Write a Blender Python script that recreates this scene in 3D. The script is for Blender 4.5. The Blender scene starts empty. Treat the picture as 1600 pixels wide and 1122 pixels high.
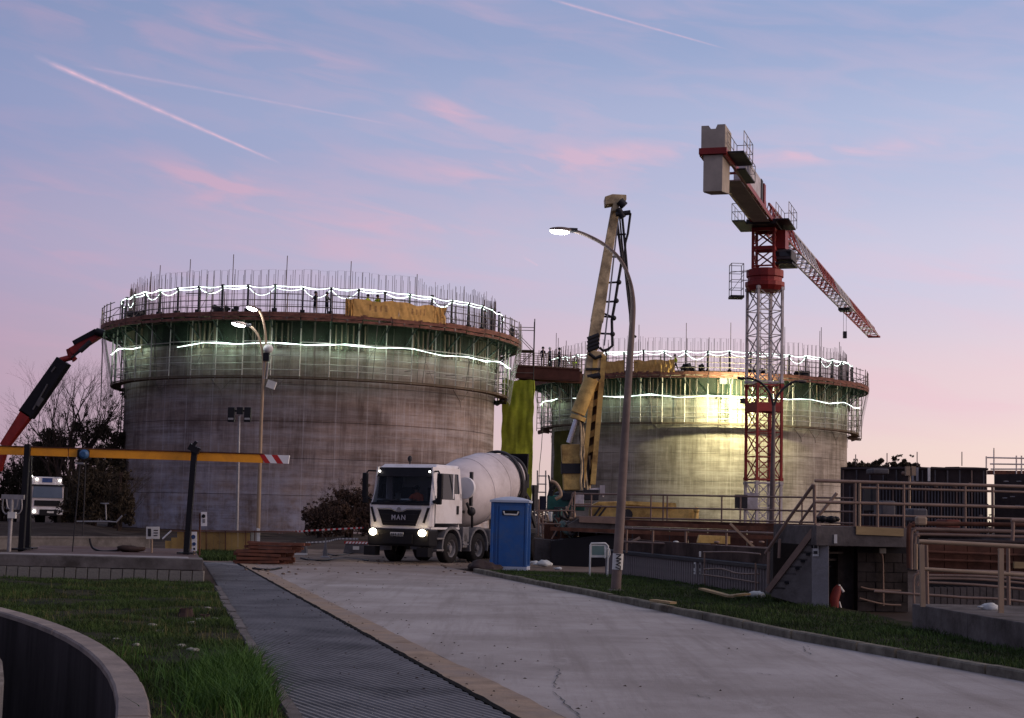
import bpy, bmesh, math, random
from mathutils import Vector, Matrix, noise
R = random.Random(7)
PI = math.pi
sc = bpy.context.scene
COL = sc.collection
# ------------------------------------------------------------------ camera
F_PX, CX, CY, EYE = 2450.0, 800.0, 561.0, 1.75
HZ = 804.0
PITCH = math.atan((HZ - CY) / F_PX); ROLL = math.radians(1.4)
fw = Vector((0, math.cos(PITCH), math.sin(PITCH)))
r0 = Vector((1, 0, 0)); u0 = Vector((0, -math.sin(PITCH), math.cos(PITCH)))
cr = math.cos(ROLL) * r0 + math.sin(ROLL) * u0
cu = -math.sin(ROLL) * r0 + math.cos(ROLL) * u0
CAM = Vector((0, 0, EYE))
cd = bpy.data.cameras.new('camera'); cam = bpy.data.objects.new('camera', cd); COL.objects.link(cam)
cd.sensor_width = 36; cd.lens = 36 * F_PX / 1600; cd.clip_end = 60000; cd.clip_start = 0.3
m = Matrix((cr, cu, -fw)).transposed().to_4x4(); m.translation = CAM
cam.matrix_world = m
sc.camera = cam
def ray(px, py): return fw + cr * ((px - CX) / F_PX) + cu * ((CY - py) / F_PX)
def at(px, py, Y):
    d = ray(px, py); return CAM + d * (Y / d.y)
def gz(px, py, z=0.0):
    d = ray(px, py); return CAM + d * ((z - EYE) / d.z)
def onp(px, py, A, B):
    d = ray(px, py); n = Vector((-(B.y - A.y), B.x - A.x, 0))
    return CAM + d * ((A - CAM).dot(n) / d.dot(n))
def dirxy(px, py):
    d = ray(px, py).normalized(); return math.atan2(d.x, d.y), math.asin(d.z)

# ------------------------------------------------------------------ view, world, sun
sc.view_settings.view_transform = 'Standard'; sc.view_settings.look = 'None'
sc.view_settings.exposure = 0.0; sc.view_settings.gamma = 1.0; sc.view_settings.use_curve_mapping = False
sc.cycles.max_bounces = 6; sc.cycles.transparent_max_bounces = 24; sc.cycles.use_denoising = True
sc.cycles.sample_clamp_indirect = 4.0
def lin(c):
    return tuple(((v / 255) / 12.92 if v <= 10 else (((v / 255) + .055) / 1.055) ** 2.4) for v in c)
W = bpy.data.worlds.new('World'); sc.world = W; W.use_nodes = True
nt = W.node_tree; N = nt.nodes; L = nt.links; N.clear()
def node(t, **kw):
    n = N.new(t)
    for k, v in kw.items(): setattr(n, k, v)
    return n
def mth(op, a, b=None, c=None, clamp=False):
    n = N.new('ShaderNodeMath'); n.operation = op; n.use_clamp = clamp
    for i, v in enumerate((a, b, c)):
        if v is None: continue
        if isinstance(v, (int, float)): n.inputs[i].default_value = v
        else: L.new(v, n.inputs[i])
    return n.outputs[0]
def rampn(fac, stops):
    n = N.new('ShaderNodeValToRGB'); e = n.color_ramp.elements
    n.color_ramp.interpolation = 'EASE'
    while len(e) < len(stops): e.new(.5)
    for i, (p, c) in enumerate(stops):
        e[i].position = p; e[i].color = lin(c) + (1,)
    L.new(fac, n.inputs[0]); return n.outputs[0]
def mixc(f, a, b, mode='MIX'):
    n = N.new('ShaderNodeMix'); n.data_type = 'RGBA'; n.blend_type = mode
    for i, v in ((0, f), (6, a), (7, b)):
        if isinstance(v, (int, float)): n.inputs[i].default_value = v
        elif isinstance(v, tuple): n.inputs[i].default_value = v + (1,)
        else: L.new(v, n.inputs[i])
    return n.outputs[2]
tc = node('ShaderNodeTexCoord')
sep = node('ShaderNodeSeparateXYZ'); L.new(tc.outputs['Generated'], sep.inputs[0])
az = mth('ARCTAN2', sep.outputs[0], sep.outputs[1])
el = mth('ARCSINE', sep.outputs[2])
SUN_AZ = math.radians(62)
t = mth('COSINE', mth('SUBTRACT', az, SUN_AZ))
e01 = mth('DIVIDE', el, PI / 2, clamp=True)      # 1 = zenith; the frame ends at about 0.2
left = rampn(e01, [(0, (172, 144, 160)), (.045, (183, 159, 180)), (.10, (170, 162, 193)), (.15, (146, 155, 194)), (.20, (132, 148, 188)), (.5, (130, 141, 172)), (1, (126, 133, 160))])
right = rampn(e01, [(0, (254, 236, 210)), (.022, (252, 226, 213)), (.05, (241, 215, 219)), (.10, (213, 210, 231)), (.15, (186, 195, 225)), (.20, (158, 174, 212)), (.5, (138, 148, 182)), (1, (126, 133, 160))])
back = rampn(e01, [(0, (100, 100, 124)), (.05, (114, 110, 134)), (.12, (120, 120, 148)), (.3, (124, 129, 158)), (1, (126, 133, 160))])
glow = rampn(e01, [(0, (255, 214, 176)), (.03, (252, 218, 196)), (.08, (236, 210, 212)), (.15, (204, 202, 220)), (.3, (166, 174, 206)), (1, (126, 133, 160))])
f1 = mth('MULTIPLY_ADD', t, 1 / .62, -.14 / .62, clamp=True)      # left -> right in the frame
f2 = mth('MULTIPLY_ADD', t, 1 / .26, -.74 / .26, clamp=True)
f0 = mth('MULTIPLY_ADD', t, -1 / .8, .1 / .8, clamp=True)
sky = mixc(f1, left, right); sky = mixc(f2, sky, glow); sky = mixc(f0, sky, back)
# pink wisps of high cloud
cmb = node('ShaderNodeCombineXYZ')
L.new(mth('MULTIPLY', az, 7.0), cmb.inputs[0])
L.new(mth('MULTIPLY_ADD', az, 5.0, mth('MULTIPLY', el, 34.0)), cmb.inputs[1])
nz = node('ShaderNodeTexNoise'); nz.inputs['Scale'].default_value = 1.9; nz.inputs['Detail'].default_value = 7; nz.inputs['Roughness'].default_value = .52
nz.inputs['Distortion'].default_value = .55
L.new(cmb.outputs[0], nz.inputs['Vector'])
nzf = mth('MULTIPLY_ADD', nz.outputs[0], 4.6, -1.95, clamp=True)
tot = mth('MULTIPLY', nzf, .20)
for (px, py, wx, wy, sl, amp) in [(330, 290, 100, 26, .22, 1.0), (600, 347, 130, 18, .08, 1.0), (690, 172, 70, 18, .0, .9), (810, 258, 190, 26, -.05, .95),
                                  (430, 75, 190, 34, .28, .45), (150, 40, 150, 30, .2, .35), (1290, 238, 180, 14, -.06, 1.0), (470, 330, 220, 40, .1, .45), (960, 240, 160, 16, -.1, .7), (1480, 620, 160, 30, .1, .35), (120, 400, 190, 26, .3, .55), (40, 290, 140, 26, .1, .4),
                                  (1040, 270, 120, 34, -.1, .45), (560, 400, 240, 22, .12, .4), (850, 190, 260, 30, -.15, .30), (720, 20, 140, 26, .2, .28), (1540, 430, 120, 20, .1, .35), (1080, 20, 110, 22, -.3, .3), (240, 520, 260, 60, .05, .25)]:
    a0, e0 = dirxy(px, py); sa = wx / F_PX; se = wy / F_PX
    du = mth('DIVIDE', mth('SUBTRACT', az, a0), sa)
    dv = mth('DIVIDE', mth('ADD', mth('SUBTRACT', el, e0), mth('MULTIPLY', mth('SUBTRACT', az, a0), sl)), se)
    g = mth('EXPONENT', mth('MULTIPLY', mth('ADD', mth('MULTIPLY', du, du), mth('MULTIPLY', dv, dv)), -1.0))
    tot = mth('MULTIPLY_ADD', mth('MULTIPLY', g, amp), mth('MULTIPLY_ADD', nzf, .85, .15), tot)
tot = mth('MULTIPLY', tot, 1.0, clamp=True)
pink = mixc(f1, lin((208, 164, 188)), lin((244, 198, 212)))
sky = mixc(mth('MULTIPLY', tot, .60), sky, pink)
lp = node('ShaderNodeBackground'); L.new(sky, lp.inputs[0]); lp.inputs[1].default_value = 1.0
wo = node('ShaderNodeOutputWorld'); L.new(lp.outputs[0], wo.inputs[0])
# afterglow of the set sun, a weak wide warm light from the right
sd = bpy.data.lights.new('sun', 'SUN'); sun = bpy.data.objects.new('sun', sd); COL.objects.link(sun)
sd.energy = 1.75; sd.angle = math.radians(60); sd.color = (1.0, .72, .56)
sdir = Vector((math.sin(math.radians(98)), math.cos(math.radians(98)), math.tan(math.radians(19))))
sun.rotation_euler = sdir.to_track_quat('Z', 'Y').to_euler()

# ------------------------------------------------------------------ helpers
class MB:
    def __init__(s): s.v = []; s.f = []; s.mi = []; s.cur = 0; s.sm = False; s.smf = []
    def add(s, vs, fs):
        o = len(s.v); s.v.extend([tuple(p) for p in vs])
        for f in fs: s.f.append([i + o for i in f]); s.mi.append(s.cur); s.smf.append(s.sm)
        return s
    def box(s, c, d, rz=0.0, M=None):
        x, y, z = d[0] / 2, d[1] / 2, d[2] / 2
        vs = [Vector((a * x, b * y, e * z)) for e in (-1, 1) for b in (-1, 1) for a in (-1, 1)]
        if M is None: M = Matrix.Rotation(rz, 3, 'Z')
        c = Vector(c)
        return s.add([M @ p + c for p in vs], [(0, 2, 3, 1), (4, 5, 7, 6), (0, 1, 5, 4), (2, 6, 7, 3), (0, 4, 6, 2), (1, 3, 7, 5)])
    def bar(s, a, b, w, h=None, up=Vector((0, 0, 1))):
        a = Vector(a); b = Vector(b); h = w if h is None else h
        d = b - a; l = d.length
        if l < 1e-6: return s
        d = d / l
        x = d.cross(up)
        if x.length < 1e-3: x = d.cross(Vector((1, 0, 0)))
        x.normalize(); z = x.cross(d).normalized()
        return s.box((a + b) / 2, (w, l, h), M=Matrix((x, d, z)).transposed())
    def tube(s, pts, r, n=6, cap=True):
        pts = [Vector(p) for p in pts]; m_ = len(pts)
        rs = r if isinstance(r, (list, tuple)) else [r] * m_
        vs = []; prev = None
        for i, p in enumerate(pts):
            d = (pts[min(i + 1, m_ - 1)] - pts[max(i - 1, 0)])
            d = d.normalized() if d.length > 1e-9 else Vector((0, 0, 1))
            if prev is None:
                x = d.cross(Vector((0, 0, 1)))
                if x.length < 1e-3: x = d.cross(Vector((1, 0, 0)))
            else:
                x = prev - d * prev.dot(d)
                if x.length < 1e-4: x = d.cross(Vector((1, 0, 0)))
            x.normalize(); prev = x; y = d.cross(x)
            for k in range(n):
                a = 2 * PI * k / n; vs.append(p + (x * math.cos(a) + y * math.sin(a)) * rs[i])
        fs = []
        for i in range(m_ - 1):
            for k in range(n):
                k2 = (k + 1) % n; fs.append((i * n + k, i * n + k2, (i + 1) * n + k2, (i + 1) * n + k))
        old = s.sm; s.sm = n > 5; s.add(vs, fs)
        s.sm = False
        if cap:
            s.add([vs[k] for k in range(n)], [tuple(range(n))[::-1]]); s.add([vs[(m_ - 1) * n + k] for k in range(n)], [tuple(range(n))])
        s.sm = old; return s
    def lathe(s, prof, n=32, M=None, a0=0.0, a1=2 * PI, closed_prof=False):
        full = abs(a1 - a0 - 2 * PI) < 1e-6; k_ = n if full else n + 1
        M = M or Matrix.Identity(4); vs = []
        for k in range(k_):
            a = a0 + (a1 - a0) * k / n
            for (r, z) in prof: vs.append(M @ Vector((r * math.cos(a), r * math.sin(a), z)))
        p = len(prof); fs = []
        for k in range(n):
            k2 = (k + 1) % k_
            for j in range(p if closed_prof else p - 1):
                j2 = (j + 1) % p; fs.append((k * p + j, k2 * p + j, k2 * p + j2, k * p + j2))
        return s.add(vs, fs)
    def prism(s, poly, off):
        n = len(poly); poly = [Vector(p) for p in poly]; off = Vector(off)
        vs = poly + [p + off for p in poly]
        fs = [tuple(range(n))[::-1], tuple(range(n, 2 * n))] + [(i, (i + 1) % n, n + (i + 1) % n, n + i) for i in range(n)]
        return s.add(vs, fs)
    def sphere(s, c, rad, n=10, m_=6, sc_=(1, 1, 1)):
        c = Vector(c); vs = []
        for i in range(m_ + 1):
            th = PI * i / m_
            for k in range(n):
                a = 2 * PI * k / n
                vs.append(c + Vector((rad * sc_[0] * math.sin(th) * math.cos(a), rad * sc_[1] * math.sin(th) * math.sin(a), rad * sc_[2] * math.cos(th))))
        fs = [(i * n + k, (i + 1) * n + k, (i + 1) * n + (k + 1) % n, i * n + (k + 1) % n) for i in range(m_) for k in range(n)]
        old = s.sm; s.sm = True; s.add(vs, fs); s.sm = old; return s
    def mesh(s, name, mats, off=None):
        me = bpy.data.meshes.new(name)
        v = s.v if off is None else [(p[0] - off[0], p[1] - off[1], p[2] - off[2]) for p in s.v]
        me.from_pydata(v, [], s.f)
        for mt in (mats if isinstance(mats, (list, tuple)) else [mats]): me.materials.append(mt)
        me.polygons.foreach_set('material_index', s.mi); me.polygons.foreach_set('use_smooth', s.smf)
        me.validate(); me.update(); return me
def recalc(me):
    b = bmesh.new(); b.from_mesh(me); bmesh.ops.recalc_face_normals(b, faces=b.faces); b.to_mesh(me); b.free()
def tag(o, label=None, cat=None, group=None, kind=None):
    if label: o['label'] = label
    if cat: o['category'] = cat
    if group: o['group'] = group
    if kind: o['kind'] = kind
    return o
def thing(name, loc, label, cat, group=None, rz=0.0):
    o = bpy.data.objects.new(name, None); COL.objects.link(o); o.location = loc; o.rotation_euler = (0, 0, rz)
    o.empty_display_size = .2
    return tag(o, label, cat, group)
def worldloc(p):
    v = Vector((0, 0, 0))
    while p is not None: v += Vector(p.location); p = p.parent
    return v
def part(name, mb, mat, parent, w=True, kind=None, label=None, bevel=0.0):
    """mesh given in world space (w) or in the thing's own space"""
    off = worldloc(parent) if (w and parent) else None
    me = mb.mesh(name, mat, off); o = bpy.data.objects.new(name, me); COL.objects.link(o)
    if parent: o.parent = parent
    if bevel:
        b = o.modifiers.new('bevel', 'BEVEL'); b.width = bevel; b.segments = 2; b.limit_method = 'ANGLE'
    if kind: o['kind'] = kind
    if label: o['label'] = label
    return o
def single(name, mb, mat, label, cat, group=None, base=None, bevel=0.0, kind=None):
    vs = mb.v
    if base is None:
        xs = [p[0] for p in vs]; ys = [p[1] for p in vs]; base = ((min(xs) + max(xs)) / 2, (min(ys) + max(ys)) / 2, min(p[2] for p in vs))
    me = mb.mesh(name, mat, base); o = bpy.data.objects.new(name, me); COL.objects.link(o); o.location = base
    if bevel:
        b = o.modifiers.new('bevel', 'BEVEL'); b.width = bevel; b.segments = 2; b.limit_method = 'ANGLE'
    return tag(o, label, cat, group, kind)
def struct(name, mb, mat, parent=None):
    me = mb.mesh(name, mat); o = bpy.data.objects.new(name, me); COL.objects.link(o)
    if parent: o.parent = parent
    else: o['kind'] = 'structure'
    return o
def dup(o, parent=None):
    c = o.copy(); COL.objects.link(c)
    if parent is not None: c.parent = parent
    for ch in [x for x in CH.get(o.name, list(o.children))]: dup(ch, c)
    return c
CH = {}

# ------------------------------------------------------------------ materials
def newmat(name):
    m_ = bpy.data.materials.new(name); m_.use_nodes = True; t_ = m_.node_tree
    b = t_.nodes['Principled BSDF']; return m_, t_, b
def pm(name, c, rough=.7, metal=0.0, var=.25, scale=2.0, bump=.0, bscale=20.0, dirt=None, dscale=.6, stretch=(1, 1, 1)):
    m_, t_, b = newmat(name); nn = t_.nodes; ll = t_.links
    b.inputs['Roughness'].default_value = rough; b.inputs['Metallic'].default_value = metal
    b.inputs['Specular IOR Level'].default_value = .05 if rough >= .85 else (.18 if rough > .65 or max(c) < .03 else .4)
    tcn = nn.new('ShaderNodeTexCoord'); mp = nn.new('ShaderNodeMapping'); mp.inputs['Scale'].default_value = stretch
    ll.new(tcn.outputs['Object'], mp.inputs[0])
    n1 = nn.new('ShaderNodeTexNoise'); n1.inputs['Scale'].default_value = scale; n1.inputs['Detail'].default_value = 8; n1.inputs['Roughness'].default_value = .65
    ll.new(mp.outputs[0], n1.inputs['Vector'])
    rp = nn.new('ShaderNodeValToRGB'); e = rp.color_ramp.elements
    e[0].position = .3; e[1].position = .72
    e[0].color = tuple(max(0, v * (1 - var)) for v in c) + (1,); e[1].color = tuple(min(1, v * (1 + var)) for v in c) + (1,)
    ll.new(n1.outputs[0], rp.inputs[0]); col = rp.outputs[0]
    if dirt:
        n2 = nn.new('ShaderNodeTexNoise'); n2.inputs['Scale'].default_value = dscale; n2.inputs['Detail'].default_value = 10; n2.inputs['Roughness'].default_value = .7
        ll.new(mp.outputs[0], n2.inputs['Vector'])
        r2 = nn.new('ShaderNodeValToRGB'); r2.color_ramp.elements[0].position = .45; r2.color_ramp.elements[1].position = .68
        ll.new(n2.outputs[0], r2.inputs[0])
        mx = nn.new('ShaderNodeMix'); mx.data_type = 'RGBA'; ll.new(r2.outputs[0], mx.inputs[0]); ll.new(col, mx.inputs[6]); mx.inputs[7].default_value = tuple(dirt) + (1,)
        col = mx.outputs[2]
    ll.new(col, b.inputs['Base Color'])
    if bump:
        n3 = nn.new('ShaderNodeTexNoise'); n3.inputs['Scale'].default_value = bscale; n3.inputs['Detail'].default_value = 6
        ll.new(mp.outputs[0], n3.inputs['Vector'])
        bp = nn.new('ShaderNodeBump'); bp.inputs['Strength'].default_value = bump; bp.inputs['Distance'].default_value = .02
        ll.new(n3.outputs[0], bp.inputs['Height']); ll.new(bp.outputs[0], b.inputs['Normal'])
    return m_
def em(name, c, s):
    m_, t_, b = newmat(name); b.inputs['Base Color'].default_value = tuple(c) + (1,); b.inputs['Emission Color'].default_value = tuple(c) + (1,); b.inputs['Emission Strength'].default_value = s
    return m_
def glass(name, tint=(.5, .6, .65), opacity=.45, rough=.04):
    m_, t_, b = newmat(name); nn = t_.nodes; ll = t_.links
    tr = nn.new('ShaderNodeBsdfTransparent'); tr.inputs[0].default_value = tuple(tint) + (1,)
    b.inputs['Base Color'].default_value = (.02, .025, .03, 1); b.inputs['Roughness'].default_value = rough
    mx = nn.new('ShaderNodeMixShader'); mx.inputs[0].default_value = opacity
    ll.new(tr.outputs[0], mx.inputs[1]); ll.new(b.outputs[0], mx.inputs[2]); ll.new(mx.outputs[0], nn['Material Output'].inputs[0]); return m_
def netmat(name, c, op, cell=22.0, trans=.5):
    """woven net: holes by a fine procedural weave, thin translucent threads"""
    m_, t_, b = newmat(name); nn = t_.nodes; ll = t_.links
    tr = nn.new('ShaderNodeBsdfTransparent'); d = nn.new('ShaderNodeBsdfDiffuse'); tl = nn.new('ShaderNodeBsdfTranslucent')
    d.inputs[0].default_value = tuple(c) + (1,); tl.inputs[0].default_value = tuple(c) + (1,)
    m1 = nn.new('ShaderNodeMixShader'); m1.inputs[0].default_value = trans; ll.new(d.outputs[0], m1.inputs[1]); ll.new(tl.outputs[0], m1.inputs[2])
    n1 = nn.new('ShaderNodeTexNoise'); n1.inputs['Scale'].default_value = .7; n1.inputs['Detail'].default_value = 5
    tcn = nn.new('ShaderNodeTexCoord'); ll.new(tcn.outputs['Object'], n1.inputs['Vector'])
    mr = nn.new('ShaderNodeMapRange'); mr.inputs[1].default_value = .3; mr.inputs[2].default_value = .7; mr.inputs[3].default_value = op * .55; mr.inputs[4].default_value = min(1, op * 1.4)
    ll.new(n1.outputs[0], mr.inputs[0])
    mx = nn.new('ShaderNodeMixShader'); ll.new(mr.outputs[0], mx.inputs[0]); ll.new(tr.outputs[0], mx.inputs[1]); ll.new(m1.outputs[0], mx.inputs[2])
    ll.new(mx.outputs[0], nn['Material Output'].inputs[0]); return m_

def tankmat(name, base, pale, dark, seed):
    """cast concrete of a round wall: lifts, panel joints, run-off streaks, lime bloom"""
    m_, t_, b = newmat(name); nn = t_.nodes; ll = t_.links
    b.inputs['Roughness'].default_value = .9; b.inputs['Specular IOR Level'].default_value = .1
    tcn = nn.new('ShaderNodeTexCoord'); sp = nn.new('ShaderNodeSeparateXYZ'); ll.new(tcn.outputs['Object'], sp.inputs[0])
    def M2(op, a, b_=None, c_=None, clamp=False):
        n = nn.new('ShaderNodeMath'); n.operation = op; n.use_clamp = clamp
        for i, v in enumerate((a, b_, c_)):
            if v is None: continue
            if isinstance(v, (int, float)): n.inputs[i].default_value = v
            else: ll.new(v, n.inputs[i])
        return n.outputs[0]
    th = M2('MULTIPLY', M2('ARCTAN2', sp.outputs[1], sp.outputs[0]), 15.7); z = sp.outputs[2]
    def cmbv(sx, sz, off=0):
        c = nn.new('ShaderNodeCombineXYZ'); ll.new(M2('MULTIPLY', th, sx), c.inputs[0]); ll.new(M2('MULTIPLY', z, sz), c.inputs[1]); c.inputs[2].default_value = seed + off; return c.outputs[0]
    def nse(v, s, d=6, r=.6):
        n = nn.new('ShaderNodeTexNoise'); n.inputs['Scale'].default_value = s; n.inputs['Detail'].default_value = d; n.inputs['Roughness'].default_value = r; ll.new(v, n.inputs['Vector']); return n.outputs[0]
    def rm(v, a, b_): return M2('DIVIDE', M2('SUBTRACT', v, a), b_ - a, clamp=True)
    patch = rm(nse(cmbv(.22, .30, 33), 1.0, 4, .6), .38, .60)
    streak = M2('MULTIPLY', rm(nse(cmbv(1.3, .10), 1.0, 7, .75), .42, .60), patch)
    streak2 = M2('MULTIPLY', rm(nse(cmbv(3.2, .16, 3), 1.0, 6, .75), .48, .62), M2('SUBTRACT', 1.0, patch))
    blot = rm(nse(cmbv(.16, .42, 5), 1.0, 6, .65), .42, .62)
    band = rm(nse(cmbv(.05, 1.6, 9), 1.0, 5, .7), .45, .62)
    fine = nse(cmbv(.55, 3.4, 11), 1.0, 9, .75)
    bloomlow = M2('MULTIPLY', rm(nse(cmbv(.5, .5, 15), 1.0, 8, .75), .42, .62), M2('MULTIPLY_ADD', z, -.2, 1.25, clamp=True))
    def mixn(f, a, b_):
        n = nn.new('ShaderNodeMix'); n.data_type = 'RGBA'
        for i, v in ((0, f), (6, a), (7, b_)):
            if isinstance(v, float): n.inputs[i].default_value = v
            elif isinstance(v, tuple): n.inputs[i].default_value = v + (1,)
            else: ll.new(v, n.inputs[i])
        return n.outputs[2]
    c = mixn(M2('MULTIPLY', blot, .85), base, dark)
    c = mixn(M2('MULTIPLY', band, .55), c, pale)
    c = mixn(M2('MULTIPLY', streak, .85), c, dark)
    c = mixn(M2('MULTIPLY', streak2, .55), c, pale)
    c = mixn(M2('MULTIPLY', bloomlow, .75), c, (.40, .40, .47) if seed < 5 else pale)
    pan = M2('FRACT', M2('DIVIDE', th, 2.45)); pj = M2('LESS_THAN', M2('ABSOLUTE', M2('SUBTRACT', pan, .5)), .018)
    c = mixn(M2('MULTIPLY', pj, .42), c, pale)
    sub = M2('FRACT', M2('DIVIDE', z, .92)); sj = M2('LESS_THAN', sub, .05)
    c = mixn(M2('MULTIPLY', M2('MULTIPLY', sj, rm(nse(cmbv(.4, .2, 21), 1.0), .45, .6)), .5), c, dark)
    # each board panel took the pour a little differently
    wn = nn.new('ShaderNodeTexWhiteNoise'); wn.noise_dimensions = '2D'; cc = nn.new('ShaderNodeCombineXYZ')
    ll.new(M2('FLOOR', M2('DIVIDE', th, 2.45)), cc.inputs[0]); ll.new(M2('FLOOR', M2('DIVIDE', z, 2.75)), cc.inputs[1]); ll.new(cc.outputs[0], wn.inputs['Vector'])
    val = M2('ADD', M2('MULTIPLY', wn.outputs['Value'], .24), M2('MULTIPLY', fine, 1.0))
    hs = nn.new('ShaderNodeHueSaturation'); ll.new(M2('ADD', val, .48), hs.inputs['Value']); ll.new(c, hs.inputs['Color'])
    ll.new(hs.outputs[0], b.inputs['Base Color'])
    bp = nn.new('ShaderNodeBump'); bp.inputs['Strength'].default_value = .5; bp.inputs['Distance'].default_value = .05
    ll.new(fine, bp.inputs['Height']); ll.new(bp.outputs[0], b.inputs['Normal'])
    return m_

M = {}
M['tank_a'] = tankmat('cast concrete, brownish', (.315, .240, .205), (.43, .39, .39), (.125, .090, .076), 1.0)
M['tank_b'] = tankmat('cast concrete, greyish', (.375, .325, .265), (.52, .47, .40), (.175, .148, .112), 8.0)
M['conc'] = pm('weathered concrete', (.17, .155, .145), .9, var=.3, scale=1.5, bump=.4, bscale=18, dirt=(.07, .062, .055), dscale=.9)
M['conc_dk'] = pm('damp dark concrete', (.125, .112, .108), .9, var=.4, scale=1.5, bump=.4, bscale=14, dirt=(.055, .048, .045), dscale=.8)
M['conc_pale'] = pm('pale concrete', (.30, .285, .28), .9, var=.2, scale=2.5, bump=.3, bscale=25, dirt=(.16, .145, .13), dscale=1.2)
M['steel'] = pm('galvanised steel', (.30, .29, .29), .5, .6, var=.2, scale=6)
M['scaff'] = pm('scaffold tube', (.20, .165, .15), .55, .5, var=.35, scale=1.2)
M['scaff_lt'] = pm('scaffold tube, pale', (.60, .54, .50), .55, .3, var=.35, scale=1.2)
M['black'] = pm('black paint', (.012, .012, .015), .5, var=.2)
M['dark'] = pm('dark steel', (.028, .027, .03), .6, .3, var=.3)
M['fascia'] = pm('red-brown formwork timber', (.26, .115, .080), .75, var=.45, scale=1.3, dirt=(.07, .035, .03), dscale=1.1, stretch=(.5, 1, 3))
M['board'] = pm('scaffold boards', (.16, .115, .08), .85, var=.4, scale=2)
M['rebar'] = pm('reinforcing bar', (.16, .12, .12), .8, .2, var=.3)
M['net'] = netmat('green debris net', (.17, .33, .21), .085, trans=.6)
M['net_grey'] = netmat('grey debris net', (.36, .38, .37), .45, trans=.5)
M['lime'] = pm('yellow-green tarpaulin', (.30, .34, .03), .8, var=.35, scale=.8, bump=.7, bscale=2.5, dirt=(.17, .19, .025), dscale=.5)
M['tarp'] = pm('ochre banner cloth', (.72, .44, .15), .85, var=.25, scale=1.2, dirt=(.52, .30, .10), dscale=1.4)
M['tarp_mark'] = pm('faded print', (.46, .27, .11), .85, var=.5, scale=5)
M['led'] = em('led rope', (.84, 1.0, .93), 4.2)
M['lamp'] = em('lamp lens', (.95, .98, 1.0), 30.0)
M['head'] = em('headlight lens', (1.0, .86, .62), 14.0)
M['marker'] = em('marker light', (1.0, .95, .88), 8.0)
M['crane_red'] = pm('crane red paint', (.26, .022, .018), .5, .1, var=.35, scale=1.2)
M['crane_white'] = pm('crane white paint', (.52, .48, .48), .5, .1, var=.2, scale=1.2, dirt=(.30, .26, .24), dscale=1.5)
M['crane_grey'] = pm('crane counterweight concrete', (.44, .39, .33), .9, var=.18, scale=1.2)
M['yellow'] = pm('pump yellow paint', (.68, .46, .14), .5, .1, var=.25, scale=1.5, dirt=(.25, .14, .04), dscale=1.2)
M['yellow_dk'] = pm('pump boom paint, worn', (.70, .54, .30), .55, .1, var=.3, scale=1.5, dirt=(.16, .12, .07), dscale=1.1)
M['white'] = pm('white truck paint', (.72, .70, .70), .35, var=.06, scale=2, dirt=(.56, .52, .49), dscale=1.3)
M['drum'] = pm('drum paint, dusty', (.60, .55, .55), .5, var=.12, scale=.9, dirt=(.40, .35, .34), dscale=.7)
M['truckgrey'] = pm('truck plastic', (.16, .155, .16), .6, var=.3, scale=4)
M['tyre'] = pm('tyre rubber', (.03, .028, .028), .9, var=.4, scale=8)
M['glass'] = glass('truck glass', (.80, .84, .88), .16)
M['glass_dk'] = glass('dark glass', (.1, .11, .12), .92)
M['chrome'] = pm('bright metal', (.6, .6, .62), .25, .9, var=.1)
M['blue'] = pm('blue plastic', (.018, .10, .32), .5, var=.2, scale=1.5, dirt=(.05, .11, .24), dscale=1.8, bump=.15, bscale=12)
M['pale'] = pm('pale plastic roof', (.42, .47, .55), .6, var=.12, scale=2)
M['orange'] = pm('orange beam paint', (.90, .36, .02), .55, var=.12, scale=1.5, dirt=(.66, .25, .02), dscale=1.3)
M['red_dull'] = pm('dull red paint', (.20, .022, .018), .6, var=.3, scale=3)
M['kerbc'] = pm('kerb concrete with lichen', (.20, .185, .145), .95, var=.4, scale=2.5, bump=.5, bscale=22, dirt=(.085, .078, .065), dscale=1.6)
M['rimc'] = pm('warm weathered rim', (.29, .245, .21), .92, var=.25, scale=1.8, bump=.4, bscale=25, dirt=(.17, .15, .14), dscale=1.1)
M['blockc'] = pm('pale hollow block', (.235, .225, .195), .95, var=.35, scale=2.2, bump=.5, bscale=20, dirt=(.12, .11, .10), dscale=1.5)
M['tar'] = pm('tarry joint', (.008, .008, .008), 1.0, var=.3)
M['red'] = pm('red paint', (.45, .02, .018), .5, var=.2, scale=2)
M['wht'] = pm('white paint', (.75, .74, .74), .5, var=.1)
M['paper'] = pm('sign face', (.62, .62, .58), .6, var=.12, scale=4)
M['signgreen'] = pm('dull green panel', (.14, .22, .20), .5, var=.2, scale=2)
M['greenpaint'] = pm('turret green paint', (.015, .10, .075), .5, var=.3, scale=2)
M['road'] = pm('worn concrete road', (.42, .39, .375), .9, var=.16, scale=6.0, bump=.4, bscale=55, dirt=(.31, .275, .25), dscale=.28)
M['gutter'] = pm('ochre stained gutter', (.30, .232, .17), .9, var=.3, scale=2.6, bump=.4, bscale=40, dirt=(.26, .22, .19), dscale=.9)
M['grate'] = pm('ribbed steel walkway', (.215, .205, .195), .7, .1, var=.25, scale=.9, dirt=(.10, .095, .09), dscale=.6)
M['dirt'] = pm('trodden earth', (.055, .040, .032), .95, var=.35, scale=.35, bump=.5, bscale=9, dirt=(.10, .08, .066), dscale=.12)
M['soil'] = pm('lawn soil', (.024, .028, .014), .98, var=.5, scale=1.8, bump=.4, bscale=20, dirt=(.05, .044, .026), dscale=.9)
M['grass'] = pm('grass blades', (.052, .090, .022), .8, var=.65, scale=1.4, dirt=(.018, .028, .011), dscale=.9)
M['grass_hi'] = pm('tall grass blades', (.050, .115, .020), .7, var=.45, scale=1.6)
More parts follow.
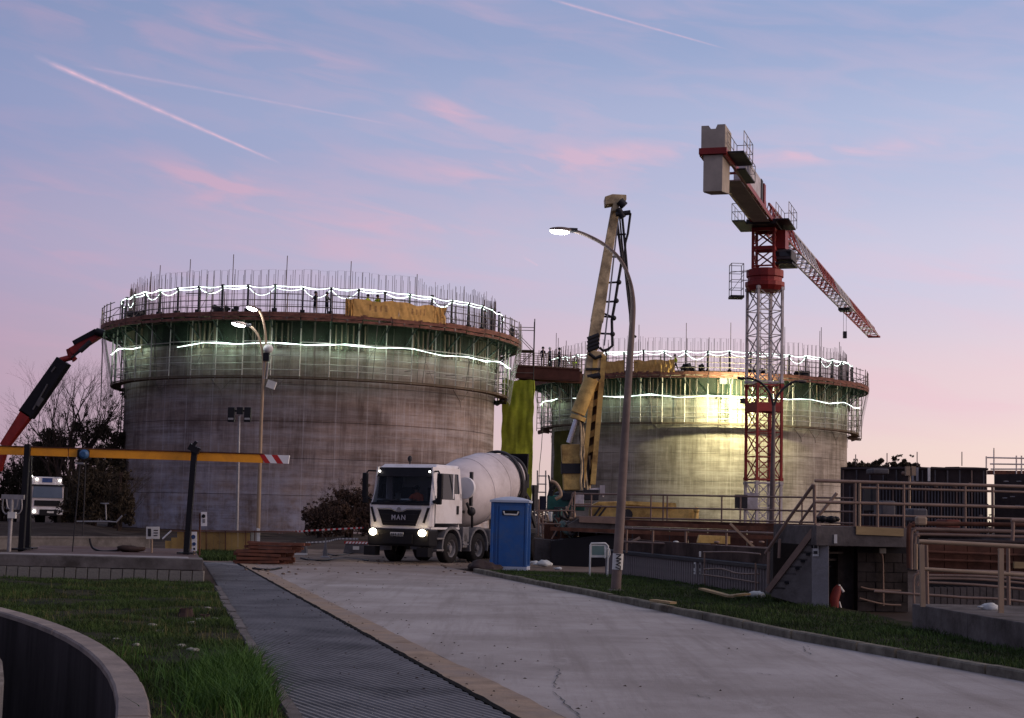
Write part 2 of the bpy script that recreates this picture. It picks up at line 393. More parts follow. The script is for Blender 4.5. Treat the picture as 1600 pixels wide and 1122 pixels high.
M['leaf'] = pm('dark foliage', (.060, .046, .030), .8, var=.55, scale=.6)
M['leaf_red'] = pm('russet foliage', (.075, .048, .036), .8, var=.5, scale=.6)
M['bark'] = pm('bark', (.060, .042, .036), .9, var=.4, scale=3)
M['rust'] = pm('rusty steel sheet', (.125, .058, .040), .85, var=.5, scale=1.5, dirt=(.05, .03, .024), dscale=.9)
M['rail'] = pm('rail paint, brown', (.22, .15, .115), .6, .2, var=.25, scale=2)
M['rail_lt'] = pm('rail paint, ochre', (.33, .24, .16), .6, .2, var=.2, scale=2)
M['wood'] = pm('fresh timber', (.34, .25, .13), .8, var=.25, scale=2, stretch=(.4, 3, 3))
M['wood_y'] = pm('yellow shuttering board', (.46, .30, .10), .8, var=.4, scale=1.8, dirt=(.16, .095, .04), dscale=.9)
M['wood_r'] = pm('red-brown shuttering timber', (.17, .068, .042), .8, var=.4, scale=2, dirt=(.09, .045, .035), dscale=1.6)
M['form'] = pm('formwork panel, dark', (.050, .036, .034), .7, var=.4, scale=1.5)
M['formblue'] = pm('formwork steel, grey', (.105, .10, .105), .7, .1, var=.3, scale=2)
M['pole'] = pm('lamp post, dull', (.20, .155, .135), .7, .1, var=.2, scale=2, dirt=(.12, .09, .08), dscale=1.2)
M['rag'] = pm('white rag', (.55, .58, .56), .9, var=.25, scale=6)
M['stone'] = pm('pale stones', (.34, .33, .28), .9, var=.3, scale=6)
M['hivis'] = pm('hi-vis yellow cloth', (.42, .50, .03), .8, var=.2)
M['navy'] = pm('navy workwear', (.016, .018, .030), .9, var=.3)
M['orange_cloth'] = pm('orange cloth', (1.0, .22, .10), .8, var=.2)
M['skin'] = pm('skin', (.36, .20, .14), .6, var=.1)
M['bluelens'] = pm('blue hoist paint', (.03, .10, .22), .5, var=.2)
M['stripe'] = pm('striped', (.5, .1, .1), .6)

def roadmat():
    m_, t_, b = newmat('worn concrete road, dirty'); nn = t_.nodes; ll = t_.links
    b.inputs['Roughness'].default_value = .92; b.inputs['Specular IOR Level'].default_value = .08
    tcn = nn.new('ShaderNodeTexCoord')
    def nz_(scl, d, r, str_=(1, 1, 1), rot=0.0, off=0.0):
        mp = nn.new('ShaderNodeMapping'); mp.inputs['Rotation'].default_value = (0, 0, rot); mp.inputs['Scale'].default_value = str_; mp.inputs['Location'].default_value = (off, off, 0); mp.vector_type = 'TEXTURE' if False else 'POINT'
        ll.new(tcn.outputs['Object'], mp.inputs[0]); n = nn.new('ShaderNodeTexNoise'); n.inputs['Scale'].default_value = scl; n.inputs['Detail'].default_value = d; n.inputs['Roughness'].default_value = r; ll.new(mp.outputs[0], n.inputs['Vector']); return n.outputs[0]
    def rmp(v, a, b_, hi=1.0):
        n = nn.new('ShaderNodeMapRange'); n.inputs[1].default_value = a; n.inputs[2].default_value = b_; n.inputs[4].default_value = hi; ll.new(v, n.inputs[0]); return n.outputs[0]
    def mx_(f, a, c):
        n = nn.new('ShaderNodeMix'); n.data_type = 'RGBA'; ll.new(f, n.inputs[0])
        for i, v in ((6, a), (7, c)):
            if isinstance(v, tuple): n.inputs[i].default_value = v + (1,)
            else: ll.new(v, n.inputs[i])
        return n.outputs[2]
    rr_ = -.236
    c = mx_(rmp(nz_(.35, 8, .65), .38, .62), (.40, .375, .355), (.29, .265, .245))
    c = mx_(rmp(nz_(1.0, 7, .7, (2.2, .10, 1), rr_), .48, .66, .55), c, (.22, .195, .175))
    c = mx_(rmp(nz_(1.3, 9, .75, (1, .5, 1), .2, 7.0), .56, .70, .5), c, (.46, .44, .42))
    c = mx_(rmp(nz_(9.0, 8, .75), .55, .75, .5), c, (.19, .175, .165))
    sp = nn.new('ShaderNodeSeparateXYZ'); ll.new(tcn.outputs['Object'], sp.inputs[0])
    ad = nn.new('ShaderNodeMath'); ad.operation = 'MULTIPLY_ADD'; ll.new(nz_(.5, 8, .7, (1, 1, 1), 0, 3.0), ad.inputs[0]); ad.inputs[1].default_value = 26; ll.new(sp.outputs[1], ad.inputs[2])
    c = mx_(rmp(ad.outputs[0], 50, 64, .8), c, (.20, .155, .125))
    # ochre spill creeping in from the gutter side
    ed = nn.new('ShaderNodeMath'); ed.operation = 'MULTIPLY_ADD'; ll.new(sp.outputs[1], ed.inputs[0]); ed.inputs[1].default_value = .240; ll.new(sp.outputs[0], ed.inputs[2])
    e2 = nn.new('ShaderNodeMath'); e2.operation = 'MULTIPLY_ADD'; ll.new(nz_(1.1, 7, .7, (1, .4, 1), 0, 11.0), e2.inputs[0]); e2.inputs[1].default_value = -1.4; ll.new(ed.outputs[0], e2.inputs[2])
    c = mx_(rmp(e2.outputs[0], 3.35, 2.45, .75), c, (.30, .215, .15))
    ll.new(c, b.inputs['Base Color'])
    bp = nn.new('ShaderNodeBump'); bp.inputs['Strength'].default_value = .5; bp.inputs['Distance'].default_value = .02; ll.new(nz_(30, 8, .7), bp.inputs['Height']); ll.new(bp.outputs[0], b.inputs['Normal'])
    return m_
M['road'] = roadmat()

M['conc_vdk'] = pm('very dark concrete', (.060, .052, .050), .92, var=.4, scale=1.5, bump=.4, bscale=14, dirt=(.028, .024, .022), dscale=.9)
# ================================================================== GROUND
g = MB(); g.add([(-3000, -300, -.02), (3000, -300, -.02), (3000, 6000, -.02), (-3000, 6000, -.02)], [(0, 1, 2, 3)])
# a pit is left open for the round basin at the lower left: build the ground as a ring of sheets round it
# basin circle through three points of its outer rim
def circ3(a, b, c):
    ax, ay, bx, by, cx_, cy_ = a.x, a.y, b.x, b.y, c.x, c.y
    d = 2 * (ax * (by - cy_) + bx * (cy_ - ay) + cx_ * (ay - by))
    ux = ((ax * ax + ay * ay) * (by - cy_) + (bx * bx + by * by) * (cy_ - ay) + (cx_ * cx_ + cy_ * cy_) * (ay - by)) / d
    uy = ((ax * ax + ay * ay) * (cx_ - bx) + (bx * bx + by * by) * (ax - cx_) + (cx_ * cx_ + cy_ * cy_) * (bx - ax)) / d
    return Vector((ux, uy, 0)), math.hypot(ax - ux, ay - uy)
RIMZ = .12
BC, BR = circ3(gz(0, 948, RIMZ), gz(150, 1000, RIMZ), gz(236, 1122, RIMZ))
n = 96; vs = []; fs = []
for k in range(n):
    a = 2 * PI * k / n; vs.append((BC.x + (BR - .05) * math.cos(a), BC.y + (BR - .05) * math.sin(a), 0))
outer = []
for k in range(n):
    a = 2 * PI * k / n; c_, s_ = math.cos(a), math.sin(a); q = 60 / max(abs(c_), abs(s_)); vs.append((BC.x + q * c_, BC.y + q * s_, 0))
for k in range(n): fs.append((k, n + k, n + (k + 1) % n, (k + 1) % n))
for k in range(n):
    a = 2 * PI * k / n; c_, s_ = math.cos(a), math.sin(a); q = 5000 / max(abs(c_), abs(s_)); vs.append((BC.x + q * c_, BC.y + q * s_, 0))
for k in range(n): fs.append((n + k, 2 * n + k, 2 * n + (k + 1) % n, n + (k + 1) % n))
g = MB(); g.add([(v[0], v[1], -.012) for v in vs], fs); struct('ground', g, M['dirt'])

# walkway, gutter and road run away to the left
WL0, WL1 = gz(470, 1122), gz(318, 878)       # walkway left edge
WR0, WR1 = gz(800, 1122), gz(366, 878)       # walkway right edge
def line(a, b, s): return a + (b - a) * s
def ext(a, b, y):  # point on the line a-b at depth y
    return a + (b - a) * ((y - a.y) / (b.y - a.y))
Y0, Y1 = 4.0, WL1.y
wl0, wl1, wr0, wr1 = ext(WL0, WL1, Y0), ext(WL0, WL1, Y1), ext(WR0, WR1, Y0), ext(WR0, WR1, Y1)
g = MB(); g.add([(wl0.x, wl0.y, .004), (wr0.x, wr0.y, .004), (wr1.x, wr1.y, .004), (wl1.x, wl1.y, .004)], [(0, 1, 2, 3)])
wk = struct('walkway', g, M['grate'])
# its diagonal ribs: raised bars clipped to the strip
g = MB(); dv = Vector((1, -1.9, 0)).normalized(); nv = Vector((dv.y, -dv.x, 0))
def xl(y): return ext(WL0, WL1, y).x
def xr(y): return ext(WR0, WR1, y).x
def hit(p, d, A, B):
    e = B - A; den = d.x * e.y - d.y * e.x
    return ((A.x - p.x) * e.y - (A.y - p.y) * e.x) / den
k = 0
org = Vector((wr0.x, wr0.y, 0)); pitch = .085
nn_ = Vector((-dv.y, dv.x, 0)); nn_ = nn_ if nn_.y > 0 else -nn_
for k in range(-60, 420):
    p = org + nn_ * (pitch * k)
    s0 = hit(p, dv, WL0, WL1); s1 = hit(p, dv, WR0, WR1)
    a = p + dv * min(s0, s1); b = p + dv * max(s0, s1)
    if min(a.y, b.y) < Y0 or max(a.y, b.y) > Y1: continue
    w2 = .020; h = .018
    q = nn_ * w2
    g.add([a - q + Vector((0, 0, .004)), b - q + Vector((0, 0, .004)), b - q * .5 + Vector((0, 0, h)), a - q * .5 + Vector((0, 0, h)), b + q * .5 + Vector((0, 0, h)), a + q * .5 + Vector((0, 0, h)), b + q + Vector((0, 0, .004)), a + q + Vector((0, 0, .004))],
          [(0, 1, 2, 3), (3, 2, 4, 5), (5, 4, 6, 7)])
o = struct('rib', g, M['grate'], wk); o['kind'] = 'stuff'
# ragged black joint between walkway and gutter
g = MB(); vs = []; fs = []; i = 0; y = Y0
while y < Y1:
    c = ext(WR0, WR1, y); w_ = .030 + .02 * noise.noise((y * 1.1, 0, 0)) + .006 * R.random()
    off = .012 * noise.noise((y * 3, 5, 0)); vs += [(c.x + off - w_, y, .0245), (c.x + off + w_ + .008 * R.random(), y, .0245), (c.x + off - w_ * 1.1, y, .0), (c.x + off + w_ * 1.1, y, .0)]
    if i:
        j = 4 * i; fs += [(j - 4, j - 3, j + 1, j), (j - 3, j - 1, j + 3, j + 1), (j - 2, j - 4, j, j + 2)]
    i += 1; y += .12
g.add(vs, fs); struct('joint', g, M['tar'])
# gutter strip, slabs about three metres long
GW = .50
def roadz(x, y):
    xa = ext(WR0, WR1, y).x + GW - .02; xb = kx(y); s_ = min(1, max(0, (x - xa) / (xb - xa)))
    return .006 + .05 * math.sin(PI * s_) * .5 + .006 * noise.noise((x * .8, y * .4, 0))
g = MB(); vs = []; fs = []; i = 0; y = Y0
while y < Y1 + 3:
    a = ext(WR0, WR1, y); wob = .05 * noise.noise((y * .8, 9, 0)) + .03 * noise.noise((y * 3.1, 19, 0))
    vs += [(a.x + .02, y, .012), (a.x + .3, y, .011 + .003 * noise.noise((y, 1, 1))), (a.x + GW + wob, y, .007)]
    if i: j = 3 * i; fs += [(j - 3, j - 2, j + 1, j), (j - 2, j - 1, j + 2, j + 1)]
    i += 1; y += .25
g.sm = True; g.add(vs, fs); struct('gutter', g, M['gutter'])
# road, with an uneven far end where it turns to trodden earth
KP = [gz(750, 897), gz(960, 940), gz(1250, 1002), gz(1600, 1066)]
KP = [ext(KP[0], KP[1], 52)] + KP + [ext(KP[2], KP[3], 8)]
def kx(y):
    for a, b in zip(KP, KP[1:]):
        if a.y >= y >= b.y: return a.x + (b.x - a.x) * (y - a.y) / (b.y - a.y)
    return KP[-1].x if y < KP[-1].y else KP[0].x
g = MB(); vs = []; fs = []; NX = 40; NY = 120
for j in range(NY + 1):
    y = 5 + (52.5 - 5) * j / NY
    xa = ext(WR0, WR1, y).x + GW - .02; xb = kx(y)
    for i in range(NX + 1):
        s = i / NX; x = xa + (xb - xa) * s
        z = .006 + .05 * math.sin(PI * s) * .5 + .006 * noise.noise((x * .8, y * .4, 0))
        yy = y + (1.6 * noise.noise((x * .7, 3, 0)) + .5 * noise.noise((x * 2.7, 7, 0)) if j == NY else 0) - (1.4 * abs(noise.noise((x * .35, 8, 0))) if j == NY else 0)
        vs.append((x, yy, z))
for j in range(NY):
    for i in range(NX):
        a = j * (NX + 1) + i; fs.append((a, a + 1, a + NX + 2, a + NX + 1))
g.sm = True; g.add(vs, fs); struct('road', g, M['road'])
# sandy apron of spilled earth round the lorry, lumpy
g = MB(); vs = []; fs = []; NX = 70; NY = 50
for j in range(NY + 1):
    for i in range(NX + 1):
        x = -13 + 20 * i / NX; y = 49.5 + 22 * j / NY
        e = min(1, (i / 6), (NX - i) / 6, j / 5, (NY - j) / 5)
        z = -.03 + e * (.05 + .05 * noise.noise((x * .6, y * .6, 2)) + .03 * noise.noise((x * 2.2, y * 2.2, 5)))
        vs.append((x, y, z))
for j in range(NY):
    for i in range(NX):
        a = j * (NX + 1) + i; fs.append((a, a + 1, a + NX + 2, a + NX + 1))
g.sm = True; g.add(vs, fs)
M['earth'] = pm('sandy spill', (.19, .15, .12), .95, var=.3, scale=.8, bump=.6, bscale=12, dirt=(.10, .075, .06), dscale=.5)
struct('earth_apron', g, M['earth'])
# cracks in the road
for pts in ([(868, 1040), (873, 1052), (866, 1060), (868, 1072)], [(862, 1078), (880, 1092), (896, 1108), (905, 1122)], [(1243, 1012), (1262, 1008), (1284, 1006)], [(1262, 1008), (1254, 1014), (1266, 1022)], [(1080, 1085), (1110, 1092)], [(1180, 1052), (1205, 1056)]):
    w3 = [gz(px, py, .03) for px, py in pts]
    pp = []
    for a, b in zip(w3, w3[1:]):
        for s in range(5): pp.append(a + (b - a) * (s / 5) + Vector((R.uniform(-.03, .03), R.uniform(-.04, .04), 0)))
    pp.append(w3[-1]); g = MB(); vs = []
    for q in pp:
        w_ = R.uniform(.002, .009); zz = roadz(q.x, q.y) + .009; vs += [(q.x - w_, q.y - w_, zz), (q.x + w_, q.y + w_, zz)]
    g.add(vs, [(2 * i, 2 * i + 1, 2 * i + 3, 2 * i + 2) for i in range(len(pp) - 1)]); struct('crack', g, M['black'])

# kerb stones on the right
kb = bpy.data.objects.new('kerb', None); COL.objects.link(kb); kb['kind'] = 'structure'
y = 9.0
while y < 47:
    y2 = y + .98
    a = Vector((kx(y), y, 0)); b = Vector((kx(y2), y2, 0)); d = (b - a).normalized(); nrm = Vector((-d.y, d.x, 0))
    if nrm.x < 0: nrm = -nrm
    h = .125 + R.uniform(-.012, .012); o = nrm * R.uniform(-.012, .012)
    g = MB(); g.prism([a + o - Vector((0, 0, .05)), a + o + Vector((0, 0, h - .02)), a + o + nrm * .02 + Vector((0, 0, h)), a + o + nrm * .15 + Vector((0, 0, h)), a + o + nrm * .15 - Vector((0, 0, .05))], (d * .965))
    o_ = struct('kerb_stone', g, M['kerbc'], kb); y = y2
# narrow broken edging left of the walkway
eg = bpy.data.objects.new('path_edging', None); COL.objects.link(eg); eg['kind'] = 'structure'
y = 10.5
while y < 34:
    l = R.uniform(.8, 1.3); a = ext(WL0, WL1, y); b = ext(WL0, WL1, y + l - .03)
    if 15.6 < y < 18.2 or 12.0 < y < 12.8: y += l * .5; l = l * .4; b = ext(WL0, WL1, y + l); a = ext(WL0, WL1, y)
    h = R.uniform(.02, .05); w_ = R.uniform(.12, .18)
    g = MB(); g.add([(a.x - w_, a.y, -.01), (a.x, a.y, -.01), (a.x, a.y, h), (a.x - w_ + .02, a.y + .03, h), (b.x - w_, b.y, -.01), (b.x, b.y, -.01), (b.x, b.y, h), (b.x - w_ + .02, b.y - .03, h)],
                    [(0, 1, 2, 3), (7, 6, 5, 4), (3, 2, 6, 7), (0, 3, 7, 4), (1, 5, 6, 2)])
    struct('edging_stone', g, M['conc'], eg); y += l

# lawn (left) and verge (right): soil sheets, then blades
def sheet(name, poly, z, mat):
    g = MB(); g.add([(p[0], p[1], z) for p in poly], [tuple(range(len(poly)))]); return struct(name, g, mat)
vs = []; fs = []; g = MB(); NX = 60; NY = 60
def inlawn(x, y):
    return x < xl(y) - .16 and y < 36.0 and math.hypot(x - BC.x, y - BC.y) > BR + .02
for j in range(NY + 1):
    y = 6 + (36.2 - 6) * j / NY
    xa = -16; 
    dy = y - BC.y
    if abs(dy) < BR: xa = max(xa, BC.x + math.sqrt(BR * BR - dy * dy) - .05)
    xb = xl(y) - .10
    if xb < xa: xb = xa
    for i in range(NX + 1):
        x = xa + (xb - xa) * i / NX
        vs.append((x, y, .008 + .045 * (noise.noise((x * .9, y * .9, 1)) + .6) * min(1, (NX - i) / 5, i / 3 + .2)))
for j in range(NY):
    for i in range(NX):
        a = j * (NX + 1) + i; fs.append((a, a + 1, a + NX + 2, a + NX + 1))
g.sm = True; g.add(vs, fs); struct('lawn', g, M['soil'])
VR = [gz(975, 905), gz(1200, 940), gz(1295, 962), gz(1425, 995), gz(1600, 1030)]
def vx(y):
    pts = [(-0.5, 47), (1.2, 46)] + [(p.x, p.y) for p in VR] + [(VR[-1].x + 2, 8)]
    for (x1, y1), (x2, y2) in zip(pts, pts[1:]):
        if y1 >= y >= y2: return x1 + (x2 - x1) * (y1 - y) / (y1 - y2)
    return pts[-1][0]
g = MB(); vs = []; fs = []; NX = 20; NY = 80
for j in range(NY + 1):
    y = 9 + (47 - 9) * j / NY; xa = kx(y) + .14; xb = max(vx(y), kx(y) + .5) + .6
    for i in range(NX + 1):
        x = xa + (xb - xa) * i / NX; vs.append((x, y, .10 + .04 * noise.noise((x, y, 4))))
for j in range(NY):
    for i in range(NX):
        a = j * (NX + 1) + i; fs.append((a, a + 1, a + NX + 2, a + NX + 1))
g.sm = True; g.add(vs, fs); struct('verge', g, M['soil'])
def blades(name, mat, sampler, n, hr, wr, lean=.5, parent=None):
    vs = []; fs = []; c = 0; tries = 0
    while c < n and tries < n * 6:
        tries += 1
        r_ = sampler()
        if r_ is None: continue
        x, y, z, hm = r_
        h = R.uniform(*hr) * hm; w_ = R.uniform(*wr); a = R.uniform(0, 2 * PI); ca, sa = math.cos(a), math.sin(a)
        lx, ly = R.gauss(0, lean) * h, R.gauss(0, lean) * h
        j = len(vs)
        vs += [(x - ca * w_, y - sa * w_, z - .01), (x + ca * w_, y + sa * w_, z - .01), (x + ca * w_ * .7 + lx * .35, y + sa * w_ * .7 + ly * .35, z + h * .6), (x - ca * w_ * .7 + lx * .35, y - sa * w_ * .7 + ly * .35, z + h * .6), (x + lx, y + ly, z + h)]
        fs += [(j, j + 1, j + 2, j + 3), (j + 3, j + 2, j + 4)]
        c += 1
    g = MB(); g.add(vs, fs); me = g.mesh(name, mat); o = bpy.data.objects.new(name, me); COL.objects.link(o)
    return o
def s_lawn():
    y = 11.0 + 25 * (R.random() ** 1.5); x = R.uniform(-14, -1)
    if not inlawn(x, y) or x < -8 - (y - 22) * .35 - 1.2: return None
    d = noise.noise((x * .7, y * .7, 3)); d2 = noise.noise((x * 2.3, y * 2.3, 9))
    if d + .5 * d2 < -.16 and R.random() < .9: return None
    return x, y, .02 + .045 * (noise.noise((x * .9, y * .9, 1)) + .4), max(.3, .45 + 1.0 * max(0, d + .4) + .5 * d2)
o = blades('lawn_grass', M['grass'], s_lawn, 62000, (.025, .085), (.003, .007), .55)
tag(o, 'short uneven green grass between round basin and walkway', 'grass', kind='stuff')
def s_dry():
    y = 11.5 + 22 * (R.random() ** 1.3); x = R.uniform(-12, -1)
    if not inlawn(x, y) or noise.noise((x * .5, y * .5, 40)) < .05: return None
    return x, y, .02, .6 + .6 * R.random()
o = blades('dry_grass', pm('dry grass stalks', (.15, .14, .06), .85, var=.4, scale=3), s_dry, 2600, (.06, .20), (.002, .004), .35)
tag(o, 'sparse dry pale stalks standing among the lawn grass', 'grass', kind='stuff')
def s_tall():
    if R.random() < .82:
        c = gz(R.choice([345, 365, 385, 400, 420, 435]), R.choice([1058, 1075, 1095, 1115]));  x = c.x + R.gauss(0, .20); y = c.y + R.gauss(0, .35)
    else:
        x = R.uniform(-4.5, -1.4); y = R.uniform(12.3, 18.5)
        if noise.noise((x * 1.1, y * 1.1, 12)) < .3: return None
    if not inlawn(x + .05, y) or y < 11.5: return None
    return x, y, .02, .7 + .5 * R.random()
o = blades('tall_grass', M['grass_hi'], s_tall, 7000, (.06, .36), (.002, .007), .6)
tag(o, 'tall bright green grass tufts leaning over the walkway edge', 'grass', kind='stuff')
def s_verge():
    y = 13 + 33 * R.random(); x = R.uniform(kx(y) + .16, max(vx(y), kx(y) + .5) + .2)
    if noise.noise((x * .8, y * .8, 21)) < -.3 and R.random() < .8: return None
    return x, y, .10 + .04 * noise.noise((x, y, 4)), .8 + .6 * noise.noise((x * .6, y * .6, 33))
o = blades('verge_grass', M['grass'], s_verge, 36000, (.03, .12), (.004, .009), .5)
tag(o, 'dark green grass strip between kerb and concrete walls', 'grass', kind='stuff')

# ------------------------------------------------------------------ round basin
bt = thing('round_basin', (BC.x, BC.y, 0), 'round sunken concrete basin with a pale broad rim beside the lawn', 'basin')
TW = .27
# rim cast in segments with fine joints, wall below
for k in range(28):
    a0 = 2 * PI * k / 28; a1 = 2 * PI * (k + 1) / 28 - .0012
    g = MB(); prof = [(BR - TW, RIMZ - .07), (BR - TW, RIMZ - .02), (BR - TW + .02, RIMZ), (BR - .02, RIMZ), (BR, RIMZ - .02), (BR, -.05)]
    g.lathe(prof, 8, a0=a0, a1=a1)
    P_ = len(prof); g.add([(r_ * math.cos(a0), r_ * math.sin(a0), z_) for r_, z_ in prof], [tuple(range(P_))]); g.add([(r_ * math.cos(a1), r_ * math.sin(a1), z_) for r_, z_ in prof], [tuple(range(P_))[::-1]])
    part('rim_segment', g, M['rimc'], bt, w=False)
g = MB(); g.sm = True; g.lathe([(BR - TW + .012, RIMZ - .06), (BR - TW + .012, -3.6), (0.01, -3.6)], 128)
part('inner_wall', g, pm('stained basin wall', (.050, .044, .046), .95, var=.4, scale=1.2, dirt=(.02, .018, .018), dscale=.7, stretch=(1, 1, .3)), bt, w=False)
g = MB(); g.sm = True; IR = BR - 2.55
pI = gz(4, 1075, .1); IR = math.hypot(pI.x - BC.x, pI.y - BC.y)
g.lathe([(IR, -3.55), (IR, .10), (IR - .22, .10), (IR - .22, -3.55)], 128); part('inner_ring', g, M['conc'], bt, w=False)
# stones and litter on the lawn, two cut stumps
for i, (px, py, s_) in enumerate([(285, 1008, .055), (304, 1014, .05), (298, 1013, .04), (238, 976, .06), (312, 968, .07), (300, 972, .05), (325, 950, .06), (341, 967, .05), (250, 985, .05), (213, 1006, .04), (182, 998, .045), (336, 966, .05)]):
    p = gz(px, py, .05); g = MB(); g.sphere((0, 0, 0), s_, 8, 5, (1.3, .8, .5))
    g.v = [tuple(Vector(v) * (1 + .35 * noise.noise(Vector(v) * 25 + Vector((i, 0, 0))))) for v in g.v]
    g.v = [(v[0] + p.x, v[1] + p.y, v[2] + .04) for v in g.v]
    single('stone', g, M['stone'], ('pale stone lying in the lawn grass' if i else 'largest pale stone in the middle of the lawn'), 'stone', 'pale stones on the lawn' if i else None)
for nm, px, py, s_, lab in (('tree_stump', 290, 966, .12, 'dark rotten stump by the walkway, left of two'), ('tree_stump', 320, 972, .09, 'dark rotten stump nearest the walkway edging')):
    p = gz(px, py, 0); g = MB(); prof = []
    for i in range(9):
        a = 2 * PI * i / 9; prof.append(a)
    vs = []; 
    for zz, rr in ((0, 1.35), (.6, 1.0), (1.0, .85), (.75, .5)):
        for a in prof:
            r_ = s_ * rr * (1 + .3 * noise.noise((math.cos(a) * 2, math.sin(a) * 2, zz + px))); vs.append((p.x + r_ * math.cos(a), p.y + r_ * math.sin(a), s_ * 1.3 * zz * (1 + .3 * noise.noise((a, zz * 3, px)))))
    fs = [(j * 9 + k, j * 9 + (k + 1) % 9, (j + 1) * 9 + (k + 1) % 9, (j + 1) * 9 + k) for j in range(3) for k in range(9)] + [tuple(range(27, 36))]
    g.add(vs, fs); single(nm, g, M['bark'], lab, 'tree stump')

# ------------------------------------------------------------------ concrete platform (left)
SZ = .52
SA, SB = gz(-60, 907), gz(316, 909)
SA = Vector((SA.x, SB.y + (SA.x - SB.x) * -.012, 0))
sd_ = (SB - SA).normalized(); sn = Vector((-sd_.y, sd_.x, 0))
pl = thing('concrete_platform', (SA.x, SA.y, 0), 'low concrete platform with a row of blocks under its front edge', 'platform')
g = MB(); Ld = (SB - SA).length
we = (WL1 - WL0).normalized(); we = Vector((we.x, we.y, 0))
def sl(u, v, z): p = SA + sd_ * u + sn * v; return Vector((p.x, p.y, z))
g.prism([sl(0, 0, .26), sl(Ld, 0, .26), sl(Ld, 0, SZ), sl(0, 0, SZ)], we * 1.3); part('top_slab', g, M['conc'], pl, bevel=.012)
g = MB(); g.prism([sl(0, .03, SZ + .004), sl(Ld - .35, .03, SZ + .004), sl(Ld - .35, .03, SZ + .018), sl(0, .03, SZ + .018)], we * 1.15); part('coping', g, M['conc_pale'], pl)
g = MB(); g.prism([sl(0, 1.3, 0), sl(Ld - .34, 1.3, 0), sl(Ld - .34, 1.3, SZ - .03), sl(0, 1.3, SZ - .03)], we * 9.0); part('floor_slab', g, M['wood_r'] if False else pm('reddish dusty floor', (.13, .10, .095), .9, var=.3, scale=1, dirt=(.10, .06, .05), dscale=.6), pl)
g = MB(); g.prism([sl(0, .12, 0), sl(Ld, .12, 0), sl(Ld, .12, .22), sl(0, .12, .22)], we * .6); part('plinth', g, M['black'], pl)
u = 0; blockmesh = None
while u < Ld - .1:
    w_ = .275; g = MB(); g.box((0, 0, .125), (w_ - .022, .12, .25))
    if blockmesh is None: blockmesh = g.mesh('block', M['blockc'])
    o = bpy.data.objects.new('block', blockmesh); COL.objects.link(o); o.parent = pl
    p = sl(u + w_ / 2, .06 + R.uniform(-.006, .006), R.uniform(-.006, .004)) - SA; o.location = p; o.rotation_euler.z = math.atan2(sd_.y, sd_.x); u += w_

# fallen leaves, chips and clods scattered on road, gutter and walkway
g = MB()
for k in range(420):
    y = 11 + 38 * R.random() ** 1.2; x = (ext(WR0, WR1, y).x + R.gauss(.1, .7)) if k % 3 else R.uniform(xl(y), kx(y))
    if x < xl(y) or x > kx(y): continue
    s_ = R.uniform(.008, .028); a = R.uniform(0, PI); zz = max(roadz(x, y) if x > ext(WR0, WR1, y).x + GW else .02, .02) + .006
    g.add([(x - s_ * math.cos(a), y - s_ * math.sin(a), zz), (x + s_ * .5 * math.sin(a), y - s_ * .5 * math.cos(a), zz + .012), (x + s_ * math.cos(a), y + s_ * math.sin(a), zz), (x - s_ * .5 * math.sin(a), y + s_ * .5 * math.cos(a), zz + .004)], [(0, 1, 2, 3)])
o = single('leaf_litter', g, pm('dead leaves and chips', (.07, .05, .035), .95, var=.7, scale=5), 'scattered dead leaves and chips on walkway, gutter and road', 'litter', kind='stuff', base=(0, 0, 0))
